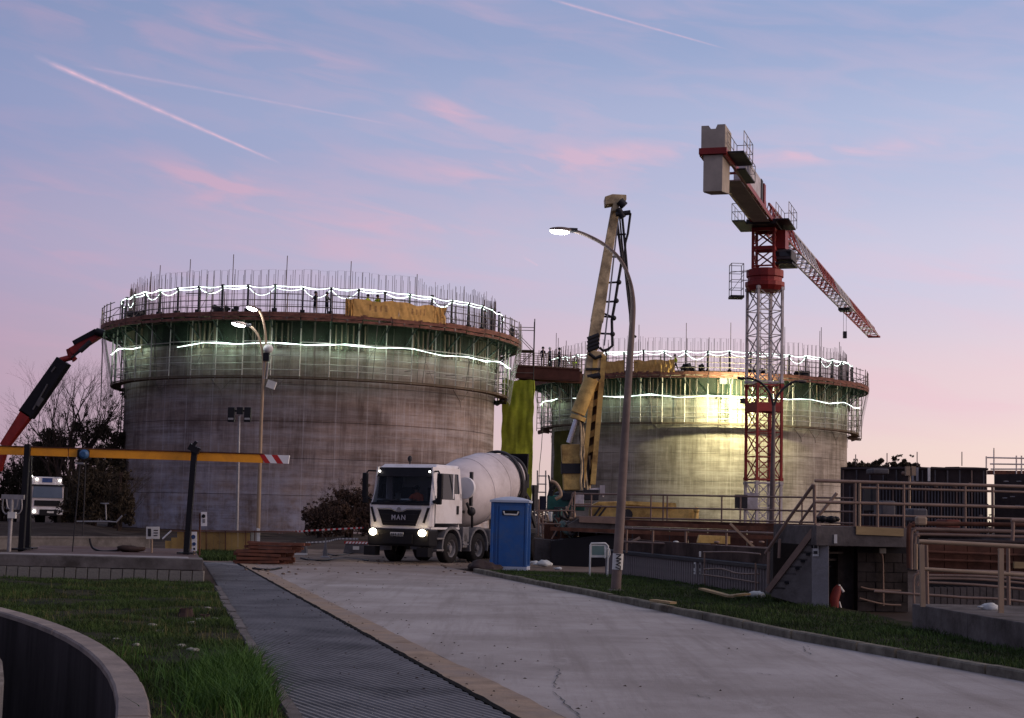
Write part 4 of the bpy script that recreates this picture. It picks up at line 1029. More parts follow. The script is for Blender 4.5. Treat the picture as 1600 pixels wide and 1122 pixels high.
# ================================================================== TOWER CRANE
YC = 99.0
mb_ = at(1192, 812, YC); mcx, mcy = mb_.x, YC
tipP = at(1366, 528, 99.0)                         # only for bearing
zj = at(1193, 352, YC).z                            # underside of the jib at the mast
tip_dir = ray(1366, 527); sc_t = (zj - EYE) / tip_dir.z; tip = CAM + tip_dir * sc_t
jd = Vector((tip.x - mcx, tip.y - mcy, 0)); JL = jd.length; jd.normalize(); jn = Vector((jd.y, -jd.x, 0))   # jn points right of the jib
S = 41 * YC / F_PX; th = math.radians(16)
tc_ = thing('tower_crane', (mcx, mcy, 0), 'red and white tower crane with big grey counterweights, jib pointing away', 'tower crane')
cs = [Vector((S / 2 * a * math.cos(th) - S / 2 * b * math.sin(th), S / 2 * a * math.sin(th) + S / 2 * b * math.cos(th), 0)) for a, b in ((-1, -1), (1, -1), (1, 1), (-1, 1))]
def mzz(py): return at(1193, py, YC).z
def mast_section(z0, z1, mat, bays, heavy=False):
    g = MB(); lw = .15
    for c in cs: g.box((c.x, c.y, (z0 + z1) / 2), (lw, lw, z1 - z0 - .02), rz=th)
    for c in cs:
        for zz in (z0 + .12, z1 - .12): g.box((c.x, c.y, zz), (lw * 1.5, lw * 1.5, .2), rz=th)
    for zz in (z0 + .1, z1 - .1):
        for i in range(4):
            a, b = cs[i], cs[(i + 1) % 4]; g.bar((a.x, a.y, zz), (b.x, b.y, zz), .09, .09)
    if heavy:
        for i in range(4):
            a, b = cs[i], cs[(i + 1) % 4]; g.bar((a.x, a.y, z1 - 1.5), (b.x, b.y, z1 - 1.5), .12, .55)
    sct = part('mast_section', g, mat, tc_, w=False)
    bh = (z1 - z0) / bays
    for i in range(4):
        a, b = cs[i], cs[(i + 1) % 4]
        for k in range(bays):
            za, zb = z0 + k * bh, z0 + (k + 1) * bh
            g = MB(); g.bar((a.x, a.y, za + .1), (b.x, b.y, zb - .1), .055); part('brace', g, mat, sct, w=False)
            g = MB(); g.bar((b.x * .97, b.y * .97, za + .1), (a.x * .97, a.y * .97, zb - .1), .055); part('brace', g, mat, sct, w=False)
            if k: g = MB(); g.bar((a.x, a.y, za), (b.x, b.y, za), .05); part('brace', g, mat, sct, w=False)
    g = MB()
    for s in (-.28, .28): g.bar((s * math.cos(th), s * math.sin(th) - .1, z0), (s * math.cos(th), s * math.sin(th) - .1, z1), .04)
    z = z0 + .2
    while z < z1: g.bar((-.28 * math.cos(th), -.28 * math.sin(th) - .1, z), (.28 * math.cos(th), .28 * math.sin(th) - .1, z), .035); z += .33
    part('ladder', g, mat, sct, w=False)
zs = [mzz(820), mzz(752), mzz(600), mzz(448)]
mast_section(zs[0] - .6, zs[1], M['crane_white'], 2)
mast_section(zs[1], zs[2], M['crane_red'], 4, True)
mast_section(zs[2], zs[3] - .05, M['crane_white'], 4)
zt1 = mzz(448); zt2 = mzz(421)
g = MB(); g.sm = False; r_ = S * .72
g.lathe([(0, zt1 - .35), (r_ * .9, zt1 - .3), (r_ * 1.06, zt1), (r_ * 1.06, zt1 + .25), (r_ * .92, zt1 + .3), (r_ * .92, zt1 + .55), (r_ * 1.0, zt1 + .6), (r_ * 1.0, zt2 - .1), (r_ * .8, zt2), (0, zt2)], 16); part('slewing_ring', g, M['crane_red'], tc_, w=False)
# upper tower (turns with the jib)
sj = S * .40
cj = [jn * a * sj * 1.0 + jd * b * sj for a, b in ((-1, -1), (1, -1), (1, 1), (-1, 1))]
zu0, zu1 = zt2, zj - .25
g = MB()
for c in cj: g.bar((c.x, c.y, zu0), (c.x, c.y, zu1), .16, up=jd)
for zz in (zu0 + .15, (zu0 + zu1) / 2, zu1 - .1):
    for i in range(4): a, b = cj[i], cj[(i + 1) % 4]; g.bar((a.x, a.y, zz), (b.x, b.y, zz), .10, .22 if zz > zu0 + .5 else .1)
ut = part('upper_tower', g, M['crane_red'], tc_, w=False)
for i in range(4):
    a, b = cj[i], cj[(i + 1) % 4]
    for k in range(2):
        za = zu0 + .2 + k * (zu1 - zu0) / 2; zb = za + (zu1 - zu0) / 2 - .3
        g = MB(); g.bar((a.x, a.y, za), (b.x, b.y, zb), .07); part('brace', g, M['crane_red'], ut, w=False)
        g = MB(); g.bar((b.x, b.y, za), (a.x, a.y, zb), .07); part('brace', g, M['crane_red'], ut, w=False)
cwr = ray(1113, 236); cwp_ = CAM + cwr * ((zj + .1 - EYE) / cwr.z); jd2 = Vector((cwp_.x - mcx, cwp_.y - mcy, 0)); CJ = jd2.length - .2; jd2 = -jd2.normalized(); jn2 = Vector((jd2.y, -jd2.x, 0))
def J(s, w_, z):
    p = jd * s + jn * w_ if s > 0 else jd2 * s + jn2 * w_; return Vector((p.x, p.y, z))
def jbox(g, s0, s1, w0, w1, z0, z1): g.prism([J(s0, w0, z0), J(s0, w1, z0), J(s0, w1, z1), J(s0, w0, z1)], (jd if s0 > 0 else jd2) * (s1 - s0)); return g
# slew frame platform and its railings
g = jbox(MB(), -1.9, 1.6, -.95, .95, zj - .25, zj + .05); part('slew_frame', g, M['dark'], tc_, w=False)
def platform(s0, s1, w0, w1, z, h=1.05, sides='all'):
    g = jbox(MB(), s0, s1, w0, w1, z - .08, z); o = part('platform', g, M['dark'], tc_, w=False)
    pts = [(s0, w0), (s1, w0), (s1, w1), (s0, w1)]
    for i in range(4):
        if i not in sides: continue
        a, b = pts[i], pts[(i + 1) % 4]; g = MB()
        for zz in (.5, 1.0): g.tube([J(a[0], a[1], z + zz * h), J(b[0], b[1], z + zz * h)], .022, 4)
        n_ = max(1, int(math.hypot(a[0] - b[0], a[1] - b[1]) / 1.0))
        for k in range(n_ + 1):
            u = k / n_; s_, w_ = a[0] + (b[0] - a[0]) * u, a[1] + (b[1] - a[1]) * u; g.tube([J(s_, w_, z), J(s_, w_, z + h)], .022, 4)
        part('handrail', g, M['steel'], o, w=False)
platform(-2.2, 1.6, .95, 1.75, zj, sides=(0, 1, 2))
platform(-2.6, 1.2, -1.75, -.95, zj - .1, sides=(0, 2, 3))
# cab, hung right of the upper tower
cab = jbox(MB(), .2, 2.2, .55, 1.65, zj - 2.2, zj - 1.55); co = part('cab', cab, M['formblue'], tc_, w=False, bevel=.06)
g = jbox(MB(), .2, 1.5, .45, 1.25, zj - 1.5, zj - .3); part('cab_frame', g, M['crane_red'], tc_, w=False)
g = jbox(MB(), .15, 2.25, .6, 1.6, zj - 2.0, zj - 1.7); part('window', g, M['glass_dk'], co, w=False)
g = jbox(MB(), .2, 2.4, .5, 1.7, zj - 2.47, zj - 2.37); part('cab_floor', g, M['dark'], co, w=False)
# counter jib
g = MB(); hw = .62
for s in (-1, 1): g.bar(J(-1.5, s * hw, zj + .05), J(-CJ, s * hw, zj + .05), .16, .30)
k = -1.5
while k > -CJ: g.bar(J(k, -hw, zj), J(k, hw, zj), .10, .12); k -= 2.0
cjo = part('counter_jib', g, M['crane_red'], tc_, w=False)
g = jbox(MB(), -CJ * .70, -1.9, -hw + .1, hw - .1, zj - .14, zj - .10); part('walkway', g, M['crane_grey'], cjo, w=False)
g = MB()
for s0 in (-CJ * .5,): jbox(g, s0, s0 + 4.2, -.50, .50, zj + .22, zj + 1.75)
part('machinery_box', g, M['crane_white'], tc_, w=False, bevel=.04)
g = MB(); g.tube([J(-2.6, -.35, zj + .7), J(-2.6, .35, zj + .7)], .45, 12); part('hoist_drum', g, M['crane_red'], tc_, w=False)
for s0 in (-3.9, -5.2): g = jbox(MB(), s0, s0 + .7, -.45, .45, zj + .25, zj + 1.9); part('winch_box', g, M['crane_red'] if s0 > -4 else M['dark'], tc_, w=False)
platform(-CJ + .2, -CJ + 3.4, hw + .1, hw + .95, zj + .15, sides=(0, 1, 2))
platform(-CJ + 3.6, -CJ + 7.2, hw + .05, hw + .55, zj + .0, h=.9, sides=(1, 2))
# counterweights: lower pack of slabs and notched upper block
for i in range(6):
    s0 = -CJ + .05 + i * .40; g = MB()
    g.prism([J(s0, -.50, zj - 1.95 + .06 * i), J(s0, .48, zj - 1.95 + .06 * i), J(s0, .50, zj - .05), J(s0, -.50, zj - .05)], jd2 * .385); part('ballast_slab', g, M['crane_grey'], tc_, w=False)
for i in range(5):
    s0 = -CJ + .0 + i * .42; zt_ = zj + .32; g = MB()
    g.prism([J(s0, -.62, zt_), J(s0, .62, zt_), J(s0, .62, zt_ + 1.22), J(s0, .22, zt_ + 1.22), J(s0, .12, zt_ + 1.0), J(s0, -.12, zt_ + 1.0), J(s0, -.24, zt_ + 1.18), J(s0, -.62, zt_ + 1.18)], jd2 * .405); part('ballast_block', g, M['crane_grey'], tc_, w=False)
g = jbox(MB(), -CJ - .12, -CJ + 2.6, -.72, .72, zj - .02, zj + .30); part('ballast_frame', g, M['crane_red'], tc_, w=False)
# jib: triangular lattice, bays alternately red and white
nb = 30; bl = (JL - 1.2) / nb
for k in range(nb):
    s0 = 1.2 + k * bl; s1 = s0 + bl; h0 = 1.65 - .75 * (k / nb); h1 = 1.65 - .75 * ((k + 1) / nb); w_ = .52
    mt = M['crane_red'] if (k // 5) % 2 == 0 else M['crane_white']
    if k >= 25: mt = M['crane_red'] if k % 2 else M['crane_white']
    g = MB()
    for s in (-1, 1): g.bar(J(s0, s * w_, zj), J(s1, s * w_, zj), .11)
    g.bar(J(s0, 0, zj + h0), J(s1, 0, zj + h1), .12)
    g.bar(J(s0, -w_, zj), J(s0, w_, zj), .06); g.bar(J(s0, -w_, zj), J(s0, 0, zj + h0), .05); g.bar(J(s0, w_, zj), J(s0, 0, zj + h0), .05)
    o = part('jib_bay', g, mt, tc_, w=False)
    g = MB()
    for s in (-1, 1):
        g.bar(J(s0, s * w_, zj), J((s0 + s1) / 2, 0, zj + (h0 + h1) / 2), .06); g.bar(J((s0 + s1) / 2, 0, zj + (h0 + h1) / 2), J(s1, s * w_, zj), .06)
    g.bar(J(s0, -w_, zj), J(s1, w_, zj), .05); part('lacing', g, mt, o, w=False)
g = jbox(MB(), JL - .3, JL + .1, -.6, .6, zj - .05, zj + .12); part('jib_end', g, M['crane_red'], tc_, w=False)
g = jbox(MB(), JL * .62, JL * .62 + 1.4, -.5, .5, zj - .35, zj - .12); tr = part('trolley', g, M['dark'], tc_, w=False)
g = MB(); zz = zj - 2.2
for s in (-.12, .12): g.bar(J(JL * .62 + .7, s, zj - .3), J(JL * .62 + .7, s, zz), .025)
g.box(tuple(J(JL * .62 + .7, 0, zz - .25)), (.3, .3, .6)); part('hook_block', g, M['dark'], tr, w=False)
# basket of steps left of the turntable
bx0 = at(1143, 467, YC - 1).x - mcx; bx1 = at(1162, 467, YC - 1).x - mcx; bz0 = mzz(467); bz1 = mzz(416)
g = MB(); P4 = [(bx0, -.9), (bx1, -.9), (bx1, .1), (bx0, .1)]
for x, y in P4: g.bar((x, y, bz0), (x, y, bz1), .045)
for f in (0, .25, .5, .75, 1):
    z = bz0 + (bz1 - bz0) * f
    for i in range(4): a, b = P4[i], P4[(i + 1) % 4]; g.bar((a[0], a[1], z), (b[0], b[1], z), .035)
bk = part('service_cage', g, M['steel'], tc_, w=False)
g = MB(); g.box(((bx0 + bx1) / 2, -.4, bz0), (bx1 - bx0 + .1, 1.1, .14)); part('cage_floor', g, M['dark'], bk, w=False)
g = MB()
for zz in (bz0 + (bz1 - bz0) * .52, bz0 + (bz1 - bz0) * .78): g.bar((bx1, -.4, zz), (-.5, -.2, zz + .1), .05)
g.bar((bx0, -.9, bz0 + .3), (bx1, -.9, bz0 + 1.4), .03); g.bar((bx0, -.9, bz0 + 1.5), (-.5, -.3, bz1 - .2), .03); part('cage_arm', g, M['steel'], bk, w=False)
g = MB(); g.box((at(1173, 786, YC - 1).x - mcx, -1.2, at(1160, 784, YC).z), (.75, .35, 1.1)); g.cur = 1; g.box((at(1157, 786, YC - 1).x - mcx, -1.25, at(1157, 784, YC).z), (.75, .3, .85)); part('switch_cabinet', g, [M['crane_white'], M['dark']], tc_, w=False)

# ================================================================== CONCRETE PUMP LORRY
YP = 80.0
def pp(px, py, dY=0.0): return at(px, py, YP + dY)
b0 = pp(895, 800)
pu = thing('concrete_pump', (b0.x, b0.y, 0), 'yellow concrete pump lorry with its tall boom raised between the tanks', 'concrete pump')
def boxbeam(g, A, B, w0, w1, dep):   # tapered box in the picture plane direction, widths w0 -> w1
    A = Vector(A); B = Vector(B); d = (B - A).normalized(); n_ = Vector((d.z, 0, -d.x)).normalized()
    g.prism([A - n_ * w0 / 2, A + n_ * w0 / 2, B + n_ * w1 / 2, B - n_ * w1 / 2], (0, dep, 0)); return g
px1 = YP / F_PX
# turret column and knuckle
g = boxbeam(MB(), pp(894, 766, -.4), pp(892, 694, -.4), 26 * px1, 30 * px1, 1.0); part('turret_column', g, M['yellow'], pu, bevel=.05)
g = boxbeam(MB(), pp(893, 740, -.46), pp(893, 724, -.46), 31 * px1, 31 * px1, 1.12); part('column_band', g, M['dark'], pu)
g = MB(); g.tube([pp(877, 729, .1), pp(905, 729, .1)], .25, 10); part('slew_pin', g, M['dark'], pu)
g = MB(); g.lathe([(0, 0), (.9, 0), (.9, .35), (.6, .5), (0, .5)], 20, M=Matrix.Translation(pp(893, 782, .2))); part('slew_ring', g, M['dark'], pu)
# first arm: twin rails with hydraulic ram in front
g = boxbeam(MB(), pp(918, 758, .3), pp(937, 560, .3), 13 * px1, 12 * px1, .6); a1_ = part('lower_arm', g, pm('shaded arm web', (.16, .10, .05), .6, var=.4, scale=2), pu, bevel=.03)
g = MB(); g.bar(pp(910, 757, 0), pp(930, 560, 0), .7, .22); g.bar(pp(926, 757, 0), pp(943, 556, 0), .7, .26)
for f in range(9):
    u = f / 8; a = pp(909 + 21 * u, 755 - 195 * u, 0); b = pp(926 + 18 * u, 745 - 190 * u, 0); g.bar(a, b, .06, .3)
part('arm_flange', g, M['yellow'], a1_)
g = MB(); g.tube([pp(903, 646, -.5), pp(924, 592, -.5)], 11.5 * px1, 14); g.tube([pp(904, 650, -.5), pp(902, 656, -.5)], 12.5 * px1, 14); part('ram_cylinder', g, M['yellow'], pu)
g = MB(); g.tube([pp(902, 652, -.5), pp(889, 692, -.5)], 4.6 * px1, 10); part('ram_rod', g, M['chrome'], pu)
g = boxbeam(MB(), pp(924, 596, -.3), pp(931, 548, -.3), 26 * px1, 25 * px1, 1.0); part('knuckle_box', g, M['yellow_dk'], pu, bevel=.06)
g = MB(); g.tube([pp(918, 590, -.7), pp(938, 586, -.7)], .14, 8); g.tube([pp(921, 594, -.72), pp(930, 584, -.72), pp(938, 592, -.72)], .06, 6); part('knuckle_hose', g, M['dark'], pu)
g = MB(); g.bar(pp(915, 577, -.34), pp(938, 577, -.34), .25, .12); part('knuckle_band', g, M['dark'], pu)
# second arm up to the head
g = boxbeam(MB(), pp(926, 545, -.1), pp(933, 500, -.1), 17 * px1, 18 * px1, .7); u2 = part('upper_arm', g, M['yellow_dk'], pu, bevel=.03)
g = boxbeam(MB(), pp(933, 502, -.1), pp(962, 322, -.1), 20 * px1, 12 * px1, .62); part('upper_arm', g, M['yellow_dk'], pu, bevel=.03)
g = MB(); g.bar(pp(944, 540, .0), pp(967, 330, .0), .03, .08); part('arm_flange', g, M['steel'], u2)
g = MB(); 
for i in range(4): g.tube([pp(918, 548 - i * 6, -.5), pp(936, 541 - i * 6, -.5)], .12, 6)
g.tube([pp(920, 552, -.5), pp(930, 560, -.5), pp(940, 556, -.5)], .10, 6); part('elbow_clamp', g, M['dark'], pu)
g = MB(); g.prism([pp(945, 307, -.5), pp(957, 303, -.5), pp(979, 304, -.5), pp(979, 312, -.5), pp(968, 318, -.5), pp(966, 330, -.5), pp(956, 330, -.5), pp(958, 318, -.5), pp(946, 320, -.5)], (0, 1.0, 0)); part('boom_head', g, M['yellow_dk'], pu, bevel=.04)
g = MB()
for (a, b, r_) in [((968, 314), (976, 322), .22), ((966, 326), (974, 340), .16), ((962, 335), (985, 332), .13)]: g.tube([pp(*a, -.6), pp(*b, -.6)], r_, 8)
part('head_pulley', g, M['dark'], pu)
# delivery pipe beside the second arm with rungs like a ladder
g = MB(); g.tube([pp(*q, .1) for q in [(964, 345), (972, 405), (966, 440), (960, 478), (956, 500), (957, 540), (950, 546), (942, 548), (937, 543)]], .075, 7); part('delivery_pipe', g, M['dark'], pu)
for a, b in [((951, 401), (972, 402)), ((947, 442), (967, 441)), ((942, 472), (963, 471)), ((938, 494), (960, 496)), ((936, 487), (958, 496)), ((936, 521), (957, 522)), ((961, 367), (978, 366))]:
    g = MB(); g.tube([pp(*a, .05), pp(*b, .05)], .055, 5); part('pipe_bracket', g, M['dark'], pu)
for q in [(967, 441), (963, 470), (959, 497), (957, 522)]:
    g = MB(); g.sphere(pp(*q, .1), .14, 8, 5); part('pipe_coupling', g, M['dark'], pu)
g = MB(); g.tube([pp(*q, .3) for q in [(980, 330), (985, 334), (981, 365), (977, 380), (976, 420)]], .07, 6); g.tube([pp(*q, .3) for q in [(972, 336), (978, 400), (984, 470), (985, 505), (987, 522), (994, 527)]], .07, 6)
g.tube([pp(*q, .2) for q in [(968, 336), (972, 380), (980, 455), (985, 500)]], .05, 6); part('end_hose', g, M['dark'], pu)
# pipework at the foot of the boom, tangled
for i in range(7):
    x0 = 907 + i * 2.0; pts = [pp(x0 + R.uniform(-1.5, 1.5) + (700 - y) * -.02, y, -.6 + .1 * i) for y in range(640 + i * 12, 775, 14)]
    g = MB(); g.tube(pts, R.choice([.05, .07, .10]), 6); part('hose', g, M['dark'] if i % 2 else M['yellow_dk'], pu)
# green turret frame, machinery, chassis with folded yellow boom support behind the railings
g = MB(); g.box(tuple(pp(884, 786, .3)), (1.9, 1.6, .75)); part('turret_base', g, M['greenpaint'], pu, w=True, bevel=.05)
for (x0, y0, x1, y1, mt, nm_) in [(898, 770, 912, 790, 'crane_white', 'control_box'), (866, 792, 884, 812, 'dark', 'valve_box'), (912, 765, 935, 782, 'dark', 'engine_cowl')]:
    a = pp(x0, y0, -.9); b = pp(x1, y1, -.9); g = MB(); g.box(((a.x + b.x) / 2, a.y, (a.z + b.z) / 2), (abs(b.x - a.x), .8, abs(a.z - b.z))); part(nm_, g, M[mt], pu, bevel=.03)
g = MB(); g.prism([pp(921, 812, -.3), pp(923, 790, -.3), pp(935, 784, -.3), pp(985, 783, -.3), pp(1040, 790, -.3), pp(1060, 794, -.3), pp(1092, 797, -.3), pp(1092, 812, -.3)], (0, 1.4, 0)); part('chassis_body', g, M['yellow'], pu, bevel=.04)
g = MB(); g.prism([pp(978, 783, -.7), pp(1056, 786, -.7), pp(1057, 793, -.7), pp(1030, 792, -.7), pp(978, 788, -.7)], (0, .3, 0)); part('side_beam', g, M['yellow'], pu)
for (a, b) in [((927, 808), (940, 790)), ((935, 808), (948, 791))]:
    g = MB(); g.bar(pp(*a, -.5), pp(*b, -.5), .12, .1); part('panel_seam', g, M['dark'], pu)
g = MB(); g.tube([pp(921, 766, -1), pp(941, 764, -1), pp(941, 776, -1)], .10, 6); g.box(tuple(pp(941, 766, -1.0)), (.25, .25, .5)); part('grab_pipe', g, M['crane_white'], pu)
g = MB(); g.lathe([(0, -.1), (.28, -.1), (.28, .1), (0, .1)], 12, M=Matrix.Translation(pp(980, 804, -.5)) @ Matrix.Rotation(PI / 2, 4, 'X')); part('pulley', g, M['dark'], pu)
g = MB(); g.tube([pp(1087, 812, -.6), pp(1088, 798, -.6)], .09, 6); g.sphere(pp(1088, 797, -.6), .16); part('outrigger_jack', g, M['yellow'], pu)
g = MB(); g.box((pp(1000, 820).x, YP + .6, .7), (8.2, 1.9, .5)); part('chassis_frame', g, M['dark'], pu)
def wheel(parent, loc, r_=.52, w_=.34, axis='X', rimmat='truckgrey', side=1):
    Mx = Matrix.Translation(loc) @ Matrix.Rotation(PI / 2, 4, 'Y')
    g = MB(); g.sm = True; h = w_ / 2
    g.lathe([(r_ * .58, -h), (r_ * .9, -h), (r_ * .985, -h * .8), (r_, -h * .6), (r_, h * .6), (r_ * .985, h * .8), (r_ * .9, h), (r_ * .58, h)], 28, M=Mx); w = part('wheel', g, M['tyre'], parent, w=False)
    g = MB(); g.lathe([(r_ * .60, h * .95), (r_ * .52, h * .8), (r_ * .45, h * .25), (r_ * .22, h * .2), (r_ * .2, h * .85), (.01, h * .9)] if side > 0 else [(r_ * .60, -h * .95), (r_ * .52, -h * .8), (r_ * .45, -h * .25), (r_ * .22, -h * .2), (r_ * .2, -h * .85), (.01, -h * .9)], 20, M=Mx); part('rim', g, M[rimmat], w, w=False)
    g = MB()
    for k in range(10):
        a = 2 * PI * k / 10; g.box(Mx @ Vector((r_ * .33 * math.cos(a), r_ * .33 * math.sin(a), h * .3 * side)), (.05, .05, .05))
    part('wheel_nut', g, M['steel'], w, w=False); return w
for x in (925, 965, 1030, 1062):
    p = pp(x, 830, .4); Mx = Matrix.Translation((p.x - b0.x, .0, .5)) @ Matrix.Rotation(PI / 2, 4, 'X')
    g = MB(); g.sm = True; g.lathe([(.1, -.16), (.46, -.16), (.5, -.1), (.5, .1), (.46, .16), (.1, .16)], 24, M=Mx); part('wheel', g, M['tyre'], pu, w=False)
for x in (905, 1075):
    p = pp(x, 830, -1.4); g = MB(); g.bar((p.x, p.y, .05), (p.x, YP + .4, 1.0), .25); g.box((p.x, p.y, .06), (.6, .6, .1)); part('outrigger', g, M['yellow_dk'], pu)

# ================================================================== FAR CRANE LORRY (left)
YF = 120.0
p0 = gz(72, 822)
fc = thing('crane_lorry', (at(72, 815, YF).x, YF, 0), 'far white lorry with roof lights and a red and black knuckle boom, left edge', 'lorry', rz=math.radians(28))
fx = MB(); fx.box((0, 1.0, 2.05), (2.5, 2.0, 2.3)); fo = part('cab', fx, M['drum'], fc, w=False, bevel=.12)
g = MB(); g.box((0, 1.15, 3.45), (2.3, 1.6, .62)); part('roof_box', g, M['white'], fo, w=False, bevel=.1)
g = MB(); g.box((0, .33, 3.5), (.75, .05, .34)); part('roof_sign', g, pm('blue sign', (.03, .07, .22), .5), fo, w=False)
g = MB(); g.prism([(-1.12, -.07, 2.15), (1.12, -.07, 2.15), (1.05, -.03, 3.05), (-1.05, -.03, 3.05)], (0, .06, 0)); part('windscreen', g, pm('screen glass', (.12, .16, .22), .15, var=.1), fo, w=False)
g = MB(); g.box((0, -.03, 3.1), (2.45, .12, .12)); part('sun_visor', g, M['black'], fo, w=False)
g = MB(); g.box((0, -.03, 1.75), (1.9, .06, .42)); part('grille', g, M['black'], fo, w=False)
g = MB(); g.box((0, .1, 1.15), (2.45, .35, .55)); part('bumper', g, M['white'], fo, w=False, bevel=.05)
g = MB(); g.box((.1, -.1, 1.05), (1.3, .05, .45)); part('lower_grille', g, M['black'], fo, w=False)
g = MB(); g.box((.25, -.14, 1.08), (.5, .03, .14)); part('number_plate', g, M['paper'], fo, w=False)
for x, z, r_ in ((-.95, 1.12, .10),):
    g = MB(); g.sphere((x, -.12, z), r_, 10, 6, (1, .4, 1)); part('headlight', g, M['marker'], fo, w=False)
for x, z in ((-.78, 3.55), (.95, 3.5), (-1.2, 3.78)):
    g = MB(); g.sphere((x, .3, z), .085, 8, 5, (1, .6, 1)); part('roof_lamp', g, M['marker'], fo, w=False)
for s in (-1, 1):
    g = MB(); g.box((s * 1.42, .0, 2.6), (.18, .14, .8)); part('mirror', g, M['black'], fo, w=False)
    g = MB(); g.box((s * 1.255, 1.1, 2.6), (.02, 1.0, .75)); part('side_window', g, M['glass_dk'], fo, w=False)
g = MB(); g.box((0, 5.2, .95), (1.1, 9.0, .35)); part('chassis', g, M['dark'], fc, w=False)
g = MB(); g.box((0, 6.8, 1.7), (2.5, 5.6, 1.0)); part('load_bed', g, M['truckgrey'], fc, w=False)
for y in (1.3, 7.0, 8.4):
    for s in (-1, 1): wheel(fc, (s * 1.1, y, .52), side=s)
def fb(px, py, d=0): return at(px, py, YF + d)
q = YF / F_PX
fco = thing('knuckle_boom', fb(2, 740), 'red and black folding knuckle boom crane reaching up to the left tank', 'crane arm')
g = boxbeam(MB(), fb(-8, 735), fb(3, 698), 12 * q, 12 * q, .9); part('boom_base', g, M['crane_red'], fco)
g = boxbeam(MB(), fb(4, 697), fb(40, 645), 12 * q, 18 * q, .9); part('inner_boom', g, M['crane_red'], fco, bevel=.03)
g = boxbeam(MB(), fb(38, 648), fb(97, 563), 23 * q, 21 * q, 1.1); bo = part('telescopic_boom', g, M['black'], fco, bevel=.03)
for a, b, w_ in (((51, 640), (74, 600), 2.0), ((58, 634), (66, 622), 5.5), ((80, 581), (86, 573), 2.2)): 
    g = boxbeam(MB(), fb(*a, -.12), fb(*b, -.12), w_ * q, w_ * q, .1); part('boom_rib', g, M['formblue'], bo)
g = MB(); g.tube([fb(94, 563, .4), fb(113, 558, .4), fb(117, 563, .4)], .24, 8); g.tube([fb(113, 560, .4), fb(109, 545, .4)], .3, 8); part('link', g, M['crane_red'], fco)
g = boxbeam(MB(), fb(110, 549), fb(156, 521), 12 * q, 9 * q, .8); part('outer_boom', g, M['crane_red'], fco, bevel=.03)
g = boxbeam(MB(), fb(114, 536, -.1), fb(150, 517, -.1), 7 * q, 8 * q, .9); part('boom_cover', g, M['black'], fco)
g = MB(); g.tube([fb(125, 549, -.2), fb(142, 534, -.2)], .2, 8); g.tube([fb(112, 559), fb(126, 548)], .09, 6); part('hydraulic_ram', g, M['dark'], fco)
g = MB(); g.tube([fb(150, 518, -.3), fb(163, 522, -.3)], .3, 8); part('boom_tip', g, M['black'], fco)
for dx in (0, 2.2): g = MB(); g.tube([fb(160 + dx * .5, 528), fb(157 + dx * .3, 635)], .022, 4); part('cable', g, M['dark'], fco)
# ================================================================== MIXER LORRY
p0 = gz(625, 880); YM = p0.y
AM = math.radians(27.5)
mx_ = thing('mixer_lorry', (at(622, 870, YM).x, YM, 0), 'white concrete mixer lorry with headlights on, standing on the road', 'mixer lorry', rz=-AM)
MS = 1.06                                   # overall scale from photograph
def mp(name, g, mat, parent, **k):
    g.v = [(v[0] * MS * .95, v[1] * MS, v[2] * MS) for v in g.v] if parent is not None else g.v
    return part(name, g, mat, parent, w=False, **k)
HW = 1.25
def fy(z):   # front face y at height z
    pts = [(.9, .02), (1.75, 0), (2.0, .03), (2.95, .30), (3.12, .42)]
    for (z1, y1), (z2, y2) in zip(pts, pts[1:]):
        if z <= z2: return y1 + (y2 - y1) * (z - z1) / (z2 - z1)
    return pts[-1][1]
def hwz(z): return HW - (0 if z < 2.0 else .13 * (z - 2.0) / 1.1)
# cab shell: lower front, pillars, roof, rear wall, floor; openings left for the glass
g = MB()
def panel(g, pts, th=.05, d=(0, 1, 0)): g.prism([Vector(p) for p in pts], Vector(d) * th)
panel(g, [(-HW + .10, fy(1.10), 1.10), (HW - .10, fy(1.10), 1.10), (HW - .02, fy(1.9), 1.90), (-HW + .02, fy(1.9), 1.90)], .1)
for s in (-1, 1):
    x0 = s * HW; x1 = s * (HW - .10)
    g.prism([(x1, fy(1.9), 1.88), (x0, fy(1.9) + .10, 1.88), (s * (hwz(3.0)), fy(3.0) + .12, 3.0), (s * (hwz(3.0) - .08), fy(3.0), 3.0)][::s], (0, .10, 0))
    g.prism([(x1, fy(1.18), 1.18), (x0, .12, 1.18), (x0, .12, 1.97), (x1, fy(1.97), 1.97)][::s], (0, .12, 0))
g.prism([(-1.14, fy(2.92), 2.92), (1.14, fy(2.92), 2.92), (1.08, fy(3.12), 3.13), (-1.08, fy(3.12), 3.13)], (0, .2, 0))
g.prism([(-1.12, .42, 3.10), (1.12, .42, 3.10), (1.06, .62, 3.22), (-1.06, .62, 3.22)], (0, 1.45, 0))
g.prism([(-1.14, 1.98, 1.1), (1.14, 1.98, 1.1), (1.12, 1.98, 3.15), (-1.12, 1.98, 3.15)], (0, .08, 0))
g.prism([(-1.2, .1, 1.1), (1.2, .1, 1.1), (1.2, 2.0, 1.1), (-1.2, 2.0, 1.1)], (0, 0, .08))
cabo = mp('cab', g, M['white'], mx_, bevel=.03)
